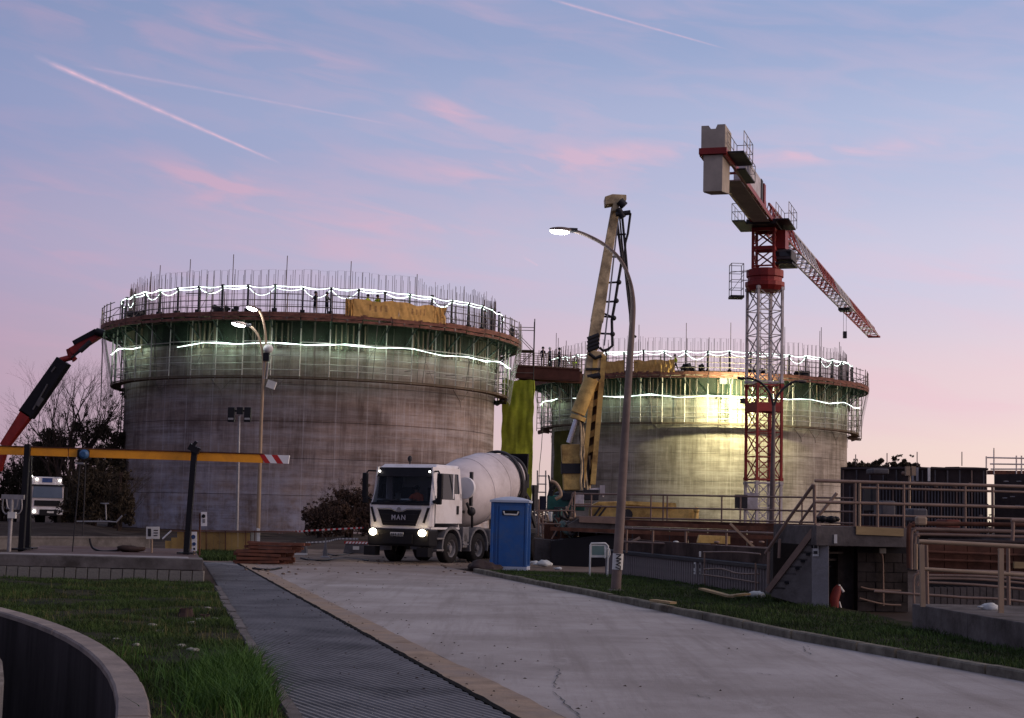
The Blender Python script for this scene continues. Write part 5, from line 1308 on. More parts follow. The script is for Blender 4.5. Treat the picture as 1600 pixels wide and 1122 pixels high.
for s in (-1, 1):
    g = MB(); X = s * HW; Xt = s * hwz(3.05)
    # door with its window opening made of strips
    def dq(y0, y1, z0, z1, ylow=None):
        xa = s * hwz(z0); xb = s * hwz(z1); g.prism([(xa, y0, z0), (xa, y1, z0), (xb, y1, z1), (xb, y0, z1)][::s], (-s * .05, 0, 0))
    dq(.24, 2.04, 1.30, 2.08); dq(.24, 2.04, 2.93, 3.12); dq(1.90, 2.04, 2.08, 2.93); dq(.24, .42, 2.08, 2.93); dq(1.55, 2.04, 2.08, 2.28)
    do = mp('door', g, M['white'], cabo)
    g = MB(); xa, xb = s * (hwz(2.08) - .03), s * (hwz(2.93) - .03); g.prism([(xa, .42, 2.08), (xa, 1.9, 2.08), (xb, 1.9, 2.93), (xb, .42, 2.93)], (-s * .015, 0, 0)); mp('side_window', g, M['glass_dk'], do)
    g = MB(); g.box((s * (hwz(2.5) + .005), 1.50, 2.52), (.02, .06, .84)); mp('window_bar', g, M['wht'], do)
    g = MB(); g.box((s * (HW + .012), 1.72, 1.75), (.03, .12, .28)); mp('handle', g, M['black'], do)
    g = MB(); g.box((s * (HW + .002), .26, 1.75), (.012, .02, .9)); g.box((s * (HW + .002), 1.15, 1.30), (.012, 1.8, .02)); mp('door_seam', g, M['dark'], do)
g = MB(); g.prism([(-1.13, fy(1.9) + .02, 1.90), (1.13, fy(1.9) + .02, 1.90), (1.05, fy(2.90) + .02, 2.90), (-1.05, fy(2.90) + .02, 2.90)], (0, .015, 0)); mp('windscreen', g, M['glass'], cabo)
g = MB(); g.prism([(-1.12, fy(2.80) - .02, 2.80), (1.12, fy(2.80) - .02, 2.80), (1.10, fy(3.08) - .05, 3.10), (-1.10, fy(3.08) - .05, 3.10)], (0, .03, 0)); mp('sun_visor', g, M['black'], cabo)
g = MB(); g.prism([(-1.16, fy(1.9) - .012, 1.87), (1.16, fy(1.9) - .012, 1.87), (1.16, fy(1.96) - .012, 1.95), (-1.16, fy(1.96) - .012, 1.95)], (0, .03, 0)); mp('screen_seal', g, M['black'], cabo)
for s in (-1, 1):
    g = MB(); g.sphere((s * 1.00, fy(2.95) - .06, 2.97), .035, 8, 5); mp('marker_lamp', g, M['marker'], cabo)
    g = MB(); g.tube([(s * .35 - .25, fy(1.95) - .03, 1.95), (s * .35 + .3, fy(2.05) - .03, 2.06)], .012, 4); mp('wiper', g, M['black'], cabo)
# grille with chrome bow and lettering
gy = -.02
g = MB(); g.prism([(-.86, gy, 1.72), (-.30, gy, 1.72), (-.14, gy, 1.65), (.14, gy, 1.65), (.30, gy, 1.72), (.86, gy, 1.72), (.64, gy, 1.21), (-.64, gy, 1.21)], (0, .04, 0)); gr = mp('grille', g, M['black'], cabo)
for z in (1.29, 1.37, 1.57):
    g = MB(); g.box((0, gy - .012, z), (1.33 + (z - 1.29) * .5, .02, .018)); mp('grille_bar', g, M['dark'], gr)
g = MB(); g.tube([(-.88, gy - .02, 1.75), (-.32, gy - .02, 1.75), (-.15, gy - .02, 1.68), (.15, gy - .02, 1.68), (.32, gy - .02, 1.75), (.88, gy - .02, 1.75)], .018, 6); mp('grille_bow', g, M['steel'], gr)
g = MB(); g.lathe([(0, 0), (.075, 0), (.085, .02), (0, .02)], 16, M=Matrix.Translation((0, gy - .01, 1.72)) @ Matrix.Rotation(PI / 2, 4, 'X')); mp('badge', g, M['steel'], gr)
def letters(txt, size, loc, rot, mat, parent, name='lettering', ext=.01, cw=None):
    cu_ = bpy.data.curves.new(name, 'FONT'); cu_.body = txt; cu_.size = size; cu_.extrude = ext; cu_.align_x = 'CENTER'; cu_.align_y = 'CENTER'
    if cw: cu_.space_character = cw
    cu_.offset = size * .02
    o = bpy.data.objects.new(name, cu_); COL.objects.link(o); bpy.context.view_layer.update()
    me = bpy.data.meshes.new_from_object(o.evaluated_get(bpy.context.evaluated_depsgraph_get())); me.name = name; bpy.data.objects.remove(o)
    me.materials.clear(); me.materials.append(mat); o = bpy.data.objects.new(name, me); COL.objects.link(o); o.parent = parent; o.location = loc; o.rotation_euler = rot
    return o
letters('MAN', .22 * MS, (0, (gy - .03) * MS, 1.465 * MS), (PI / 2, 0, 0), M['chrome'], gr, cw=1.25)
for s in (-1, 1):
    g = MB(); g.prism([(s * 1.10, gy, 1.80), (s * 1.19, gy + .03, 1.80), (s * 1.00, gy, 1.30), (s * .93, gy, 1.32)][::s], (0, .04, 0)); mp('air_slot', g, M['black'], cabo)
# bumper and lights
g = MB(); g.prism([(-1.23, -.04, .55), (1.23, -.04, .55), (1.24, -.06, 1.11), (-1.24, -.06, 1.11)], (0, .55, 0)); bu = mp('bumper', g, M['black'], mx_, bevel=.05)
g = MB(); g.box((0, -.10, .78), (1.2, .06, .30)); mp('lower_intake', g, M['black'], bu)
g = MB(); g.box((0, -.12, .93), (.52, .02, .13)); pl_ = mp('number_plate', g, M['paper'], bu)
g = MB()
for i in range(6): g.box((-.19 + i * .075 + (.03 if i > 2 else 0), -.135, .93), (.035, .006, .07))
mp('plate_print', g, M['dark'], pl_)
for s in (-1, 1):
    g = MB(); g.prism([(s * .72, -.075, .87), (s * 1.17, -.065, .87), (s * 1.20, -.06, 1.12), (s * .90, -.075, 1.10)][::s], (0, .03, 0)); hl = mp('headlight', g, M['glass_dk'], bu)
    g = MB(); g.sphere((s * .98, -.10, .99), .135, 14, 8, (1.15, .35, .85)); mp('lens', g, M['head'], hl)
    l_ = bpy.data.lights.new('headlight_beam', 'POINT'); lo = bpy.data.objects.new('headlight_beam', l_); COL.objects.link(lo); lo.parent = mx_
    l_.energy = 4; l_.color = (1, .70, .38); l_.shadow_soft_size = .1; lo.location = (s * .98 * MS, -.42, .98 * MS)
    g = MB(); g.box((s * 1.05, -.02, .38), (.45, .3, .3)); mp('step_box', g, M['black'], bu)
    # mirrors: big housings on arms
    g = MB(); g.box((s * 1.50, .12, 2.50), (.20, .13, .82)); g.box((s * 1.47, .12, 2.02), (.2, .12, .22)); mo = mp('mirror', g, M['black'], cabo, bevel=.04)
    g = MB(); g.tube([(s * 1.15, .35, 2.98), (s * 1.40, .15, 2.98), (s * 1.50, .12, 2.85)], .03, 6); g.tube([(s * 1.2, .2, 2.0), (s * 1.45, .12, 2.12)], .025, 6); mp('mirror_arm', g, M['black'], mo)
g = MB(); g.sphere((HW + .10, .18, 2.0), .12, 10, 6, (1.6, .8, .6)); mp('ramp_mirror', g, M['black'], cabo)
g = MB(); g.tube([(-.15, .8, 3.2), (-.15, .8, 3.34)], .03, 6); g.sphere((-.16, .8, 3.40), .10, 10, 6, (.8, .8, 1.1)); mp('beacon', g, M['dark'], cabo)
# inside: seats, dashboard, pale curtain
g = MB(); g.box((0, .45, 1.92), (2.2, .4, .2)); mp('dashboard', g, M['black'], cabo)
for s in (-1, 1):
    g = MB(); g.box((s * .55, 1.35, 2.1), (.5, .14, .75)); g.box((s * .55, 1.1, 1.75), (.5, .55, .15)); mp('seat', g, M['dark'], cabo)
g = MB(); g.box((-.92, .75, 2.45), (.03, .35, .75)); mp('curtain', g, M['drum'], cabo)
g = MB(); g.box((.05, .30, 2.06), (.34, .14, .05)); mp('paper_tray', g, M['paper'], cabo)
# fenders, wheels, chassis
def fender(yc):
    for s in (-1, 1):
        g = MB(); g.lathe([(.58, -.22), (.66, -.22), (.66, .22), (.58, .22)], 14, M=Matrix.Translation((s * 1.03, yc, .55)) @ Matrix.Rotation(PI / 2, 4, 'Y') @ Matrix.Rotation(PI / 2, 4, 'Z'), a0=0 - .25, a1=PI + .25, closed_prof=True)
        mp('fender', g, M['truckgrey'], mx_)
for yc in (1.42, 3.28):
    fender(yc)
    for s in (-1, 1): wheel(mx_, (s * 1.06, yc * MS, .53), .53, .36, side=s)
for yc in (6.3, 7.65):
    for s in (-1, 1): wheel(mx_, (s * 1.02, yc * MS, .53), .53, .60, side=s)
g = MB()
for s in (-1, 1): g.box((s * .42, 5.0, .98), (.10, 8.4, .30))
for y in (1.0, 2.4, 4.2, 5.4, 7.0, 8.6): g.box((0, y, .95), (.84, .12, .2))
mp('chassis', g, M['dark'], mx_)
g = MB(); g.box((1.02, 4.65, .85), (.42, 1.1, .55)); mp('fuel_tank', g, M['truckgrey'], mx_, bevel=.06)
g = MB(); g.box((1.10, 2.35, .95), (.30, .42, .5)); g.box((1.14, 2.35, .62), (.26, .35, .06)); mp('battery_box', g, M['truckgrey'], mx_, bevel=.02)
g = MB(); g.box((1.16, 2.33, .75), (.18, .30, .5)); mp('air_bottle', g, M['steel'], mx_, bevel=.05)
for z in (.45, .82): g = MB(); g.box((1.18, .62, z), (.2, .45, .05)); mp('cab_step', g, M['steel'], mx_)
# drum front pedestal, water tank, round dial, ladder
g = MB(); g.prism([(-.75, 2.35, 1.15), (.75, 2.35, 1.15), (.55, 2.35, 2.5), (-.55, 2.35, 2.5)], (0, .45, 0)); g.box((0, 2.25, 1.75), (2.1, .12, 1.2)); mp('drum_pedestal', g, M['black'], mx_)
g = MB(); g.sm = True; g.tube([(1.12, 2.42, 2.50), (1.12, 2.54, 2.50)], .36, 20); mp('water_tank', g, M['wht'], mx_)
g = MB(); g.bar((1.12, 2.84, 1.9), (1.12, 2.84, 3.05), .10, .10); g.bar((.4, 2.6, 1.7), (1.0, 2.6, 1.7), .1); g.tube([(1.1, 2.6, 2.0), (1.15, 2.9, 1.6), (1.05, 3.1, 1.2)], .05, 6); g.sphere((1.12, 2.9, 1.72), .16, 8, 5); mp('pipe_stack', g, M['dark'], mx_)
# drum: body of revolution tilted up to the rear
ta = math.radians(11.5); Md = Matrix.Translation((0, 2.75, 2.05)) @ Matrix.Rotation(ta, 4, 'X') @ Matrix.Rotation(-PI / 2, 4, 'X')
g = MB(); g.sm = True
prof = [(0.01, 0), (.55, .0), (.80, .12), (1.02, .45), (1.14, 1.0), (1.20, 1.7), (1.205, 2.35), (1.19, 2.9), (1.10, 3.6), (.95, 4.25), (.80, 4.75), (.70, 5.0)]
fine = []
for (r1, z1), (r2, z2) in zip(prof, prof[1:]):
    for q in range(4): fine.append((r1 + (r2 - r1) * q / 4, z1 + (z2 - z1) * q / 4))
fine.append(prof[-1])
g.lathe(prof, 64, M=Md); dr = mp('drum', g, M['drum'], mx_)
for z, r_ in ((1.72, 1.205), (2.95, 1.19)):
    g = MB(); g.sm = True; g.lathe([(r_ - .01, z - .03), (r_ + .012, z - .02), (r_ + .012, z + .02), (r_ - .01, z + .03)], 64, M=Md); mp('weld_band', g, M['drum'], dr)
g = MB(); g.sm = True; g.lathe([(1.05, 4.02), (1.10, 4.02), (1.10, 4.20), (.98, 4.24)], 48, M=Md); g.lathe([(.70, 4.98), (.78, 4.98), (.78, 5.1), (.6, 5.12), (.45, 4.6)], 40, M=Md); mp('roller_ring', g, M['dark'], dr)
# rear frame, hopper and chute
g = MB()
for s in (-1, 1): g.bar((s * .6, 7.4, 1.1), (s * .75, 7.6, 2.9), .14); g.bar((s * .7, 7.5, 2.6), (s * .9, 8.2, 1.2), .1)
g.bar((-.85, 7.6, 2.2), (.85, 7.6, 2.2), .14, .3); mp('rear_frame', g, M['dark'], mx_)
g = MB(); g.box((0, 8.0, 2.9), (1.1, .5, .5)); g.prism([(-.6, 8.0, 3.9), (.6, 8.0, 3.9), (.4, 8.3, 3.1), (-.4, 8.3, 3.1)], (0, .1, 0)); mp('hopper', g, M['dark'], mx_)
g = MB(); g.prism([(-.25, 8.4, 2.6), (.25, 8.4, 2.6), (.3, 9.4, 1.8), (-.3, 9.4, 1.8)], (0, 0, .06)); g.box((.95, 8.0, 2.3), (.1, .3, .9)); mp('chute', g, M['dark'], mx_)
g = MB()
for s in (-.18, .18): g.tube([(1.0 + s, 8.5, .9), (1.0 + s, 8.4, 3.3)], .03, 5)
for k in range(8): g.tube([(.82, 8.5, 1.0 + k * .3), (1.18, 8.5, 1.0 + k * .3)], .022, 5)
mp('access_ladder', g, M['steel'], mx_)

# ================================================================== PORTABLE TOILET
A = gz(765, 889); YT = gz(800, 892).y
tw = 58 * YT / F_PX; xl_ = at(768, 870, YT).x; hT = at(797, 782, YT).z
to = thing('portable_toilet', (xl_ + tw / 2, YT + tw / 2, 0.02), 'blue portable toilet with pale roof standing at the kerb end', 'portable toilet', rz=math.radians(-6))
h2 = hT
g = MB(); g.box((0, 0, h2 / 2 + .04), (tw * .93, tw * .93, h2 - .10)); part('cabin', g, M['blue'], to, w=False, bevel=.03)
for sx in (-1, 1):
    for sy in (-1, 1): g = MB(); g.box((sx * tw * .46, sy * tw * .46, h2 / 2), (.09, .09, h2 - .06)); part('corner_post', g, M['blue'], to, w=False, bevel=.02)
g = MB(); g.box((.08, -tw * .475, h2 * .48), (tw * .68, .03, h2 * .86)); part('door_panel', g, M['blue'], to, w=False, bevel=.01)
for dx in (-.17,): g = MB(); g.box((-tw * .33, -tw * .485, h2 * .48), (.035, .03, h2 * .88)); part('door_rib', g, M['blue'], to, w=False)
g = MB(); g.box((.05, -tw * .49, h2 * .815), (tw * .46, .02, .15)); part('vent_recess', g, M['black'], to, w=False)
g = MB(); g.tube([(-tw * .2 + .05, -tw * .5, h2 * .835), (-tw * .17 + .05, -tw * .51, h2 * .79), (tw * .17 + .05, -tw * .51, h2 * .79), (tw * .2 + .05, -tw * .5, h2 * .835)], .028, 6); part('handle_bar', g, M['paper'], to, w=False)
g = MB(); g.box((-tw * .475, -.05, h2 * .72), (.02, .12, .35)); part('side_sticker', g, M['paper'], to, w=False)
for sy in (-.3, 0, .3): g = MB(); g.box((tw * .47, sy, h2 * .5), (.03, .05, h2 * .86)); part('side_rib', g, M['blue'], to, w=False)
for sy in (-.3, 0, .3): g = MB(); g.box((-tw * .47, sy, h2 * .5), (.03, .05, h2 * .86)); part('side_rib', g, M['blue'], to, w=False)
g = MB(); g.sm = True; vs = []; r4 = tw * .53
for i in range(9):
    for j in range(9):
        u = -1 + i / 4; v = -1 + j / 4; z = h2 - .02 + .13 * (1 - max(abs(u), abs(v)) ** 3) * (1 - .3 * abs(u)); vs.append((u * r4, v * r4, z))
g.add(vs, [(i * 9 + j, (i + 1) * 9 + j, (i + 1) * 9 + j + 1, i * 9 + j + 1) for i in range(8) for j in range(8)]); g.sm = False
g.box((0, 0, h2 - .045), (2 * r4, 2 * r4, .07)); part('roof', g, M['pale'], to, w=False)
g = MB(); g.box((0, 0, .05), (tw * 1.0, tw * 1.0, .12)); part('skid', g, M['pale'], to, w=False)

# ================================================================== STREET LAMPS
def lamp_head(T, p, d, lit, size=1.0, e=60):
    d = Vector(d).normalized(); up = Vector((0, 0, 1)); s = d.cross(up).normalized(); Mx = Matrix((s, d, up)).transposed()
    g = MB(); g.sphere((0, 0, 0), 1, 14, 8, (.15 * size, .36 * size, .085 * size)); g.v = [tuple(Mx @ Vector(v) + Vector(p) + d * .36 * size) for v in g.v]; h = part('lamp_head', g, M['pole'], T)
    g = MB(); g.sphere((0, 0, 0), 1, 14, 8, (.135 * size, .30 * size, .10 * size)); g.v = [tuple(Mx @ Vector(v) + Vector(p) + d * .40 * size - up * .04 * size) for v in g.v]; part('lamp_lens', g, M['lamp'] if lit else M['glass_dk'], h)
    g = MB(); g.tube([Vector(p) - d * .12 * size, Vector(p) + d * .12 * size], .075 * size, 8); part('lamp_socket', g, M['dark'], h)
    if lit:
        l_ = bpy.data.lights.new('lamp_light', 'POINT'); lo = bpy.data.objects.new('lamp_light', l_); COL.objects.link(lo); l_.energy = e; l_.color = (.92, .96, 1); l_.shadow_soft_size = .2
        lo.parent = T; lo.location = Vector(p) + d * .4 * size - up * .3 - worldloc(T)
def curve(pts, n=8):
    out = []
    for i in range(len(pts) - 1):
        p0 = Vector(pts[max(i - 1, 0)]); p1 = Vector(pts[i]); p2 = Vector(pts[i + 1]); p3 = Vector(pts[min(i + 2, len(pts) - 1)])
        for k in range(n):
            t_ = k / n; out.append(.5 * ((2 * p1) + (p2 - p0) * t_ + (2 * p0 - 5 * p1 + 4 * p2 - p3) * t_ * t_ + (3 * p1 - p0 - 3 * p2 + p3) * t_ ** 3))
    out.append(Vector(pts[-1])); return out
bp_ = gz(962, 924, .1); YL = bp_.y
lm = thing('street_lamp', bp_, 'tall near street lamp, lit, leaning slightly right with white band near its foot', 'street lamp', 'street lamps')
q = YL / F_PX
pts = curve([at(962, 922, YL), at(971, 780, YL), at(979, 640, YL), at(987, 520, YL), at(989, 470, YL), at(982, 432, YL), at(966, 402, YL), at(942, 381, YL), at(915, 367, YL), at(897, 361, YL)], 8)
n_ = len(pts); rs = [max(.042, .115 - .085 * min(1, i / (n_ * .62))) for i in range(n_)]
g = MB(); g.tube(pts[:34], rs[:34], 12); part('post', g, M['pole'], lm)
g = MB(); g.tube(pts[33:], rs[33:], 10); part('arm', g, M['pole'], lm)
lamp_head(lm, at(896, 360, YL), at(875, 359, YL) - at(896, 360, YL), True, .78, 70)
g = MB(); g.lathe([(.0, 0), (.19, 0), (.19, .03), (.14, .05)], 14, M=Matrix.Translation(bp_)); part('base_plate', g, M['conc'], lm)
g = MB(); a = at(966, 865, YL); b = at(964.6, 890, YL); g.tube([a, b], .121, 14); wb = part('painted_band', g, M['paper'], lm)
letters('NW7', .165, at(965.2, 877.5, YL) + Vector((0, -.128, 0)) - worldloc(wb), (PI / 2, PI / 2 + math.radians(2), 0), M['dark'], wb, cw=.85, ext=.004)
# twin lamp post left, with camera and loudspeaker
YL2 = 61.0
def l2(px, py): return at(px, py, YL2)
b2 = gz(402, 862); b2 = at(402, 870, YL2); b2.z = 0
l2t = thing('street_lamp', b2, 'twin-armed pale street lamp, both heads lit, in front of the left tank', 'street lamp', 'street lamps')
g = MB(); g.tube([b2, l2(404, 800), l2(408, 660), l2(411, 600)], [.085, .08, .065, .06], 10); part('post', g, M['rail_lt'], l2t)
g = MB(); g.tube(curve([l2(411, 600), l2(411, 562), l2(406, 532), l2(398, 516), l2(388, 508)]), .045, 8); part('arm', g, M['rail_lt'], l2t)
g = MB(); g.tube(curve([l2(411, 600), l2(415, 560), l2(415, 525), l2(410, 497), l2(404, 484)]), .045, 8); part('arm', g, M['rail_lt'], l2t)
lamp_head(l2t, l2(388, 508), l2(371, 505) - l2(388, 508), True, .95, 30)
lamp_head(l2t, l2(404, 484), Vector((-.55, -.75, .12)), True, .9, 30)
g = MB(); g.sphere(l2(419, 545), .20, 12, 8, (1, .8, .9)); part('camera_dome', g, M['paper'], l2t)
g = MB(); g.box(tuple(l2(416, 558)), (.22, .2, .32)); part('camera_mount', g, M['black'], l2t)
g = MB(); g.tube([l2(413, 566), l2(412, 592)], .05, 6); g.tube([l2(419, 566), l2(416, 592)], .04, 6); part('cable_duct', g, M['steel'], l2t)
g = MB(); g.box(tuple(l2(424, 601)), (.34, .2, .30), M=Matrix.Rotation(.3, 3, 'Y')); part('loudspeaker', g, M['paper'], l2t)
# unlit twin post before the crane
YL3 = 74.0
def l3(px, py): return at(px, py, YL3)
b3 = l3(1205, 815); b3.z = 0
l3t = thing('street_lamp', b3, 'unlit dark twin-armed street lamp right in front of the crane mast', 'street lamp', 'street lamps')
g = MB(); g.tube([b3, l3(1207, 760), l3(1209, 650), l3(1209, 634)], [.13, .12, .085, .08], 10); part('post', g, M['pole'], l3t)
g = MB(); g.tube(curve([l3(1209, 636), l3(1203, 615), l3(1190, 599), l3(1175, 592), l3(1166, 591)]), .055, 8); part('arm', g, M['dark'], l3t)
g = MB(); g.tube(curve([l3(1209, 636), l3(1216, 617), l3(1228, 604), l3(1240, 597), l3(1246, 596)]), .055, 8); part('arm', g, M['dark'], l3t)
lamp_head(l3t, l3(1168, 591), Vector((-1, 0, .05)), False, .7)
lamp_head(l3t, l3(1244, 596), Vector((1, 0, .05)), False, .7)
# floodlight mast with two dark unlit panels
YL4 = 66.0
b4 = at(370, 850, YL4); b4.z = 0
fm_ = thing('floodlight_mast', b4, 'slim mast with two dark unlit floodlights against the left tank', 'floodlight mast')
g = MB(); g.tube([b4, at(372, 740, YL4), at(374, 650, YL4)], [.07, .06, .05], 8); part('mast', g, M['steel'], fm_)
g = MB(); g.bar(at(362, 642, YL4), at(388, 642, YL4), .08); g.box(tuple(at(375, 642, YL4)), (.25, .2, .3)); part('crossbar', g, M['black'], fm_)
for px in (361.5, 387):
    g = MB(); c = at(px, 648, YL4); g.box(tuple(c), (.28, .22, .62)); o = part('floodlight', g, M['black'], fm_, bevel=.02)
    g = MB(); g.box((c.x, c.y - .12, c.z - .18), (.22, .02, .08)); part('bracket_plate', g, M['steel'], o)
# ================================================================== LEFT SIDE THINGS
# orange monorail beam with blue hoist on dark posts
YG = gz(300, 865, SZ).y
def gp(px, py, d=0): return at(px, py, YG + d)
ho = thing('hoist_gantry', gp(300, 865), 'orange monorail hoist beam on black posts with red and white striped end', 'hoist gantry')
def along(px0, px1, t0, b0_, t1, b1_, mat, nm, dep=.14, d=0, par=None):
    g = MB(); g.prism([gp(px0, b0_, d), gp(px1, b1_, d), gp(px1, t1, d), gp(px0, t0, d)], (0, dep, 0)); return part(nm, g, mat, par or ho)
def ty(px): return 697 + (px + 20) * (711.5 - 697) / 470
def by(px): return 709.5 + (px + 20) * (724.5 - 709.5) / 470
bm = along(-60, 106, ty(-60), by(-60), ty(106), by(106), M['orange'], 'beam')
along(107.5, 410, ty(107), by(107), ty(410), by(410), M['orange'], 'beam')
along(-60, 411, ty(-60) - 1.8, ty(-60) - .2, ty(411) - 1.8, ty(411) - .2, M['rust'], 'top_flange', .2, -.03, bm)
# striped end: slanting red and white bands
xs = [409, 417.5, 428, 437.5, 449]
for i in range(4):
    t0, t1 = (xs[i] - 4, xs[i + 1] - 4); b0_, b1_ = (xs[i] + 5, xs[i + 1] + 5)
    t0 = max(t0, 405); t1 = min(t1, 452) if i < 3 else 452; b1_ = min(b1_, 450)
    g = MB(); g.prism([gp(b0_, by(b0_), -.004), gp(b1_, by(b1_), -.004), gp(t1, ty(t1), -.004), gp(t0, ty(t0), -.004)], (0, .145, 0)); part('stripe', g, M['red'] if i % 2 == 0 else M['wht'], ho)
for (xb, yb, xt, yt, w_, d) in [(291, 866, 304, 703, 8.5, -.25), (43, 858, 46, 697, 7, .6), (33, 862, 43.5, 694, 8, -.25)]:
    a, b = gp(xb, yb, d), gp(xt, yt, d); a.z = min(a.z, SZ); g = MB(); g.bar(a, b, w_ * YG / F_PX, .14); part('post', g, M['black'], ho)
    g = MB(); g.box((a.x, a.y, SZ + .02), (.42, .42, .04)); part('base_plate', g, M['black'], ho)
g = MB(); g.bar(gp(301, 706, -.3), gp(306, 697, -.3), .16, .3); g.bar(gp(302, 697, -.3), gp(307, 690, -.3), .08); part('top_bracket', g, M['black'], ho)
g = MB(); g.box(tuple(gp(132, 710, .05)), (.30, .42, .26)); hh = part('hoist_body', g, M['black'], ho, bevel=.04)
g = MB(); g.lathe([(0, 0), (.125, 0), (.125, .08), (.07, .14), (0, .14)], 18, M=Matrix.Translation(gp(132, 710, -.17)) @ Matrix.Rotation(PI / 2, 4, 'X')); part('motor_cover', g, M['bluelens'], hh)
for px0, py0, px1, py1 in [(125, 722, 113, 862), (134, 720, 129, 838)]:
    g = MB(); g.tube([gp(px0, py0), gp((px0 + px1) / 2 + .5, (py0 + py1) / 2), gp(px1, py1)], .018, 5); part('chain', g, M['dark'], ho)
g = MB(); g.box(tuple(gp(125, 724)), (.22, .12, .05)); part('hook_plate', g, M['steel'], ho)
# cable lying in a loop on the platform
g = MB(); g.tube(curve([gp(140, 842, 1.5), gp(144, 855, 1.4), gp(156, 861, 1.2), gp(175, 861, 1.3), gp(200, 858, 1.4), gp(214, 860, 1.4)]), .03, 6); single('cable', g, M['black'], 'black cable sagging onto the platform beside a small dark heap', 'cable')
p = gp(204, 859, 1.0); g = MB(); g.sphere((0, 0, 0), .34, 12, 6, (1.2, .6, .28)); g.v = [tuple(Vector(v) * (1 + .4 * noise.noise(Vector(v) * 6)) + Vector((p.x, p.y, SZ + .06))) for v in g.v]; single('debris_heap', g, M['bark'], 'small dark heap of debris on the platform edge', 'debris')
# steel T post with cable boxes at the left edge
t0 = gp(16, 866, -1.2)
tp = thing('connection_post', t0, 'pale steel T-shaped post with hanging cables at the left edge', 'post')
g = MB(); g.tube([gp(14, 862, -1.2), gp(19, 775, -1.2)], .055, 8); part('post', g, M['steel'], tp)
g = MB(); g.bar(gp(3, 776, -1.2), gp(38, 777, -1.2), .10, .12); part('crossbar', g, M['steel'], tp)
for s, pts in enumerate([[(5, 780), (4, 796), (9, 803), (14, 800)], [(34, 780), (34, 795), (29, 803), (22, 802)], [(10, 780), (12, 792), (15, 796)], [(28, 780), (26, 792), (22, 796)]]):
    g = MB(); g.tube(curve([gp(a, b, -1.25) for a, b in pts]), .02, 5); part('cable', g, M['steel'], tp)
g = MB(); g.box(tuple(gp(19, 805, -1.3)), (.20, .12, .16)); part('junction_box', g, M['paper'], tp)
# signs
def sign_on_post(px, ybase, x0, y0, x1, y1, Y, lab, facemat, marks, cat='sign', postmat='rail_lt'):
    a = at(px, ybase, Y); T = thing('sign', a, lab, cat)
    g = MB(); g.tube([at(px, ybase, Y + .03), at(px + 1, y0 + 2, Y + .03)], .025, 6); part('post', g, M[postmat], T)
    g = MB(); g.prism([at(x0, y1, Y), at(x1, y1, Y), at(x1, y0, Y), at(x0, y0, Y)], (0, .02, 0)); f_ = part('panel', g, facemat, T)
    for mk in marks:
        g = MB(); kind, mt = mk[0], mk[-1]
        if kind == 'r': g.prism([at(mk[1], mk[4], Y - .012), at(mk[3], mk[4], Y - .012), at(mk[3], mk[2], Y - .012), at(mk[1], mk[2], Y - .012)], (0, .006, 0))
        elif kind == 'c':
            c = at(mk[1], mk[2], Y - .012); r_ = mk[3] * Y / F_PX; g.lathe([(0, 0), (r_, 0), (r_, .006), (0, .006)], 16, M=Matrix.Translation(c) @ Matrix.Rotation(PI / 2, 4, 'X'))
        part('print', g, M[mt], f_)
    return T
M['bluedark'] = pm('sign blue', (.03, .06, .16), .5)
sign_on_post(237, 864, 228.5, 823, 249, 842, 42.6, 'pale square sign with dark symbols on a short post on the platform', M['paper'], [('r', 231, 826, 236, 838, 'dark'), ('r', 240, 828, 247, 829.5, 'dark'), ('r', 240, 832, 247, 833.5, 'dark'), ('r', 240, 836, 246, 837.5, 'dark')])
sign_on_post(311.5, 868, 314, 800, 323, 822, 42.0, 'white signal sign on a rusty post right of the black hoist post', M['wht'], [('c', 318, 806.5, 3.0, 'black'), ('r', 316.5, 811, 320.5, 817, 'steel')], postmat='rust')
sign_on_post(303, 868, 299.5, 831, 307.5, 861, 41.8, 'upright white sign with two blue discs just behind the black hoist post', M['wht'], [('c', 302, 839, 3.4, 'bluedark'), ('c', 303.2, 850, 2.8, 'bluedark'), ('r', 302, 856, 305, 859, 'dark')])
# low concrete wall farther back, pale
A, B = gz(-40, 859), gz(232, 858)
g = MB(); g.prism([A, B, Vector((B.x, B.y, .42)), Vector((A.x, A.y, .42))], (0, .3, 0)); g.prism([A + Vector((0, -.03, .42)), B + Vector((0, -.03, .42)), B + Vector((0, -.03, .50)), A + Vector((0, -.03, .50))], (0, .4, 0))
single('low_wall', g, M['conc'], 'low pale concrete wall beyond the platform under the hoist beam', 'wall')
# earth bank behind it
g = MB(); vs = []; NX = 50; NY = 14
for j in range(NY + 1):
    for i in range(NX + 1):
        x = -42 + 32 * i / NX; y = 66 + 46 * j / NY; z = .38 * math.sin(PI * min(1, j / 8) / 2) * min(1, max(0, (y * -.24 - x) / 3)) + .25 * noise.noise((x * .25, y * .25, 0)); vs.append((x, y, z - (.1 if j == 0 else 0)))
g.sm = True; g.add(vs, [(j * (NX + 1) + i, j * (NX + 1) + i + 1, (j + 1) * (NX + 1) + i + 1, (j + 1) * (NX + 1) + i) for j in range(NY) for i in range(NX)])
struct('earth_bank', g, pm('dark earth bank', (.028, .021, .018), .95, var=.4, scale=.4, bump=.5, bscale=6, dirt=(.06, .05, .042), dscale=.2))
# small pale tap stand and barrier in front of the bank
for nm_, pts, r_, lab in (('pipe_stand', [(166, 812), (165, 788), (157, 787), (170, 787)], .04, 'thin pale T-shaped pipe stand left of the tank'), ('bent_pipe', [(120, 815), (170, 815), (182, 816), (191, 806)], .05, 'bent pale pipe lying at the foot of the left tank')):
    g = MB(); g.tube([at(a, b, 88) for a, b in pts], r_, 5); single(nm_, g, M['steel'], lab, 'pipe')
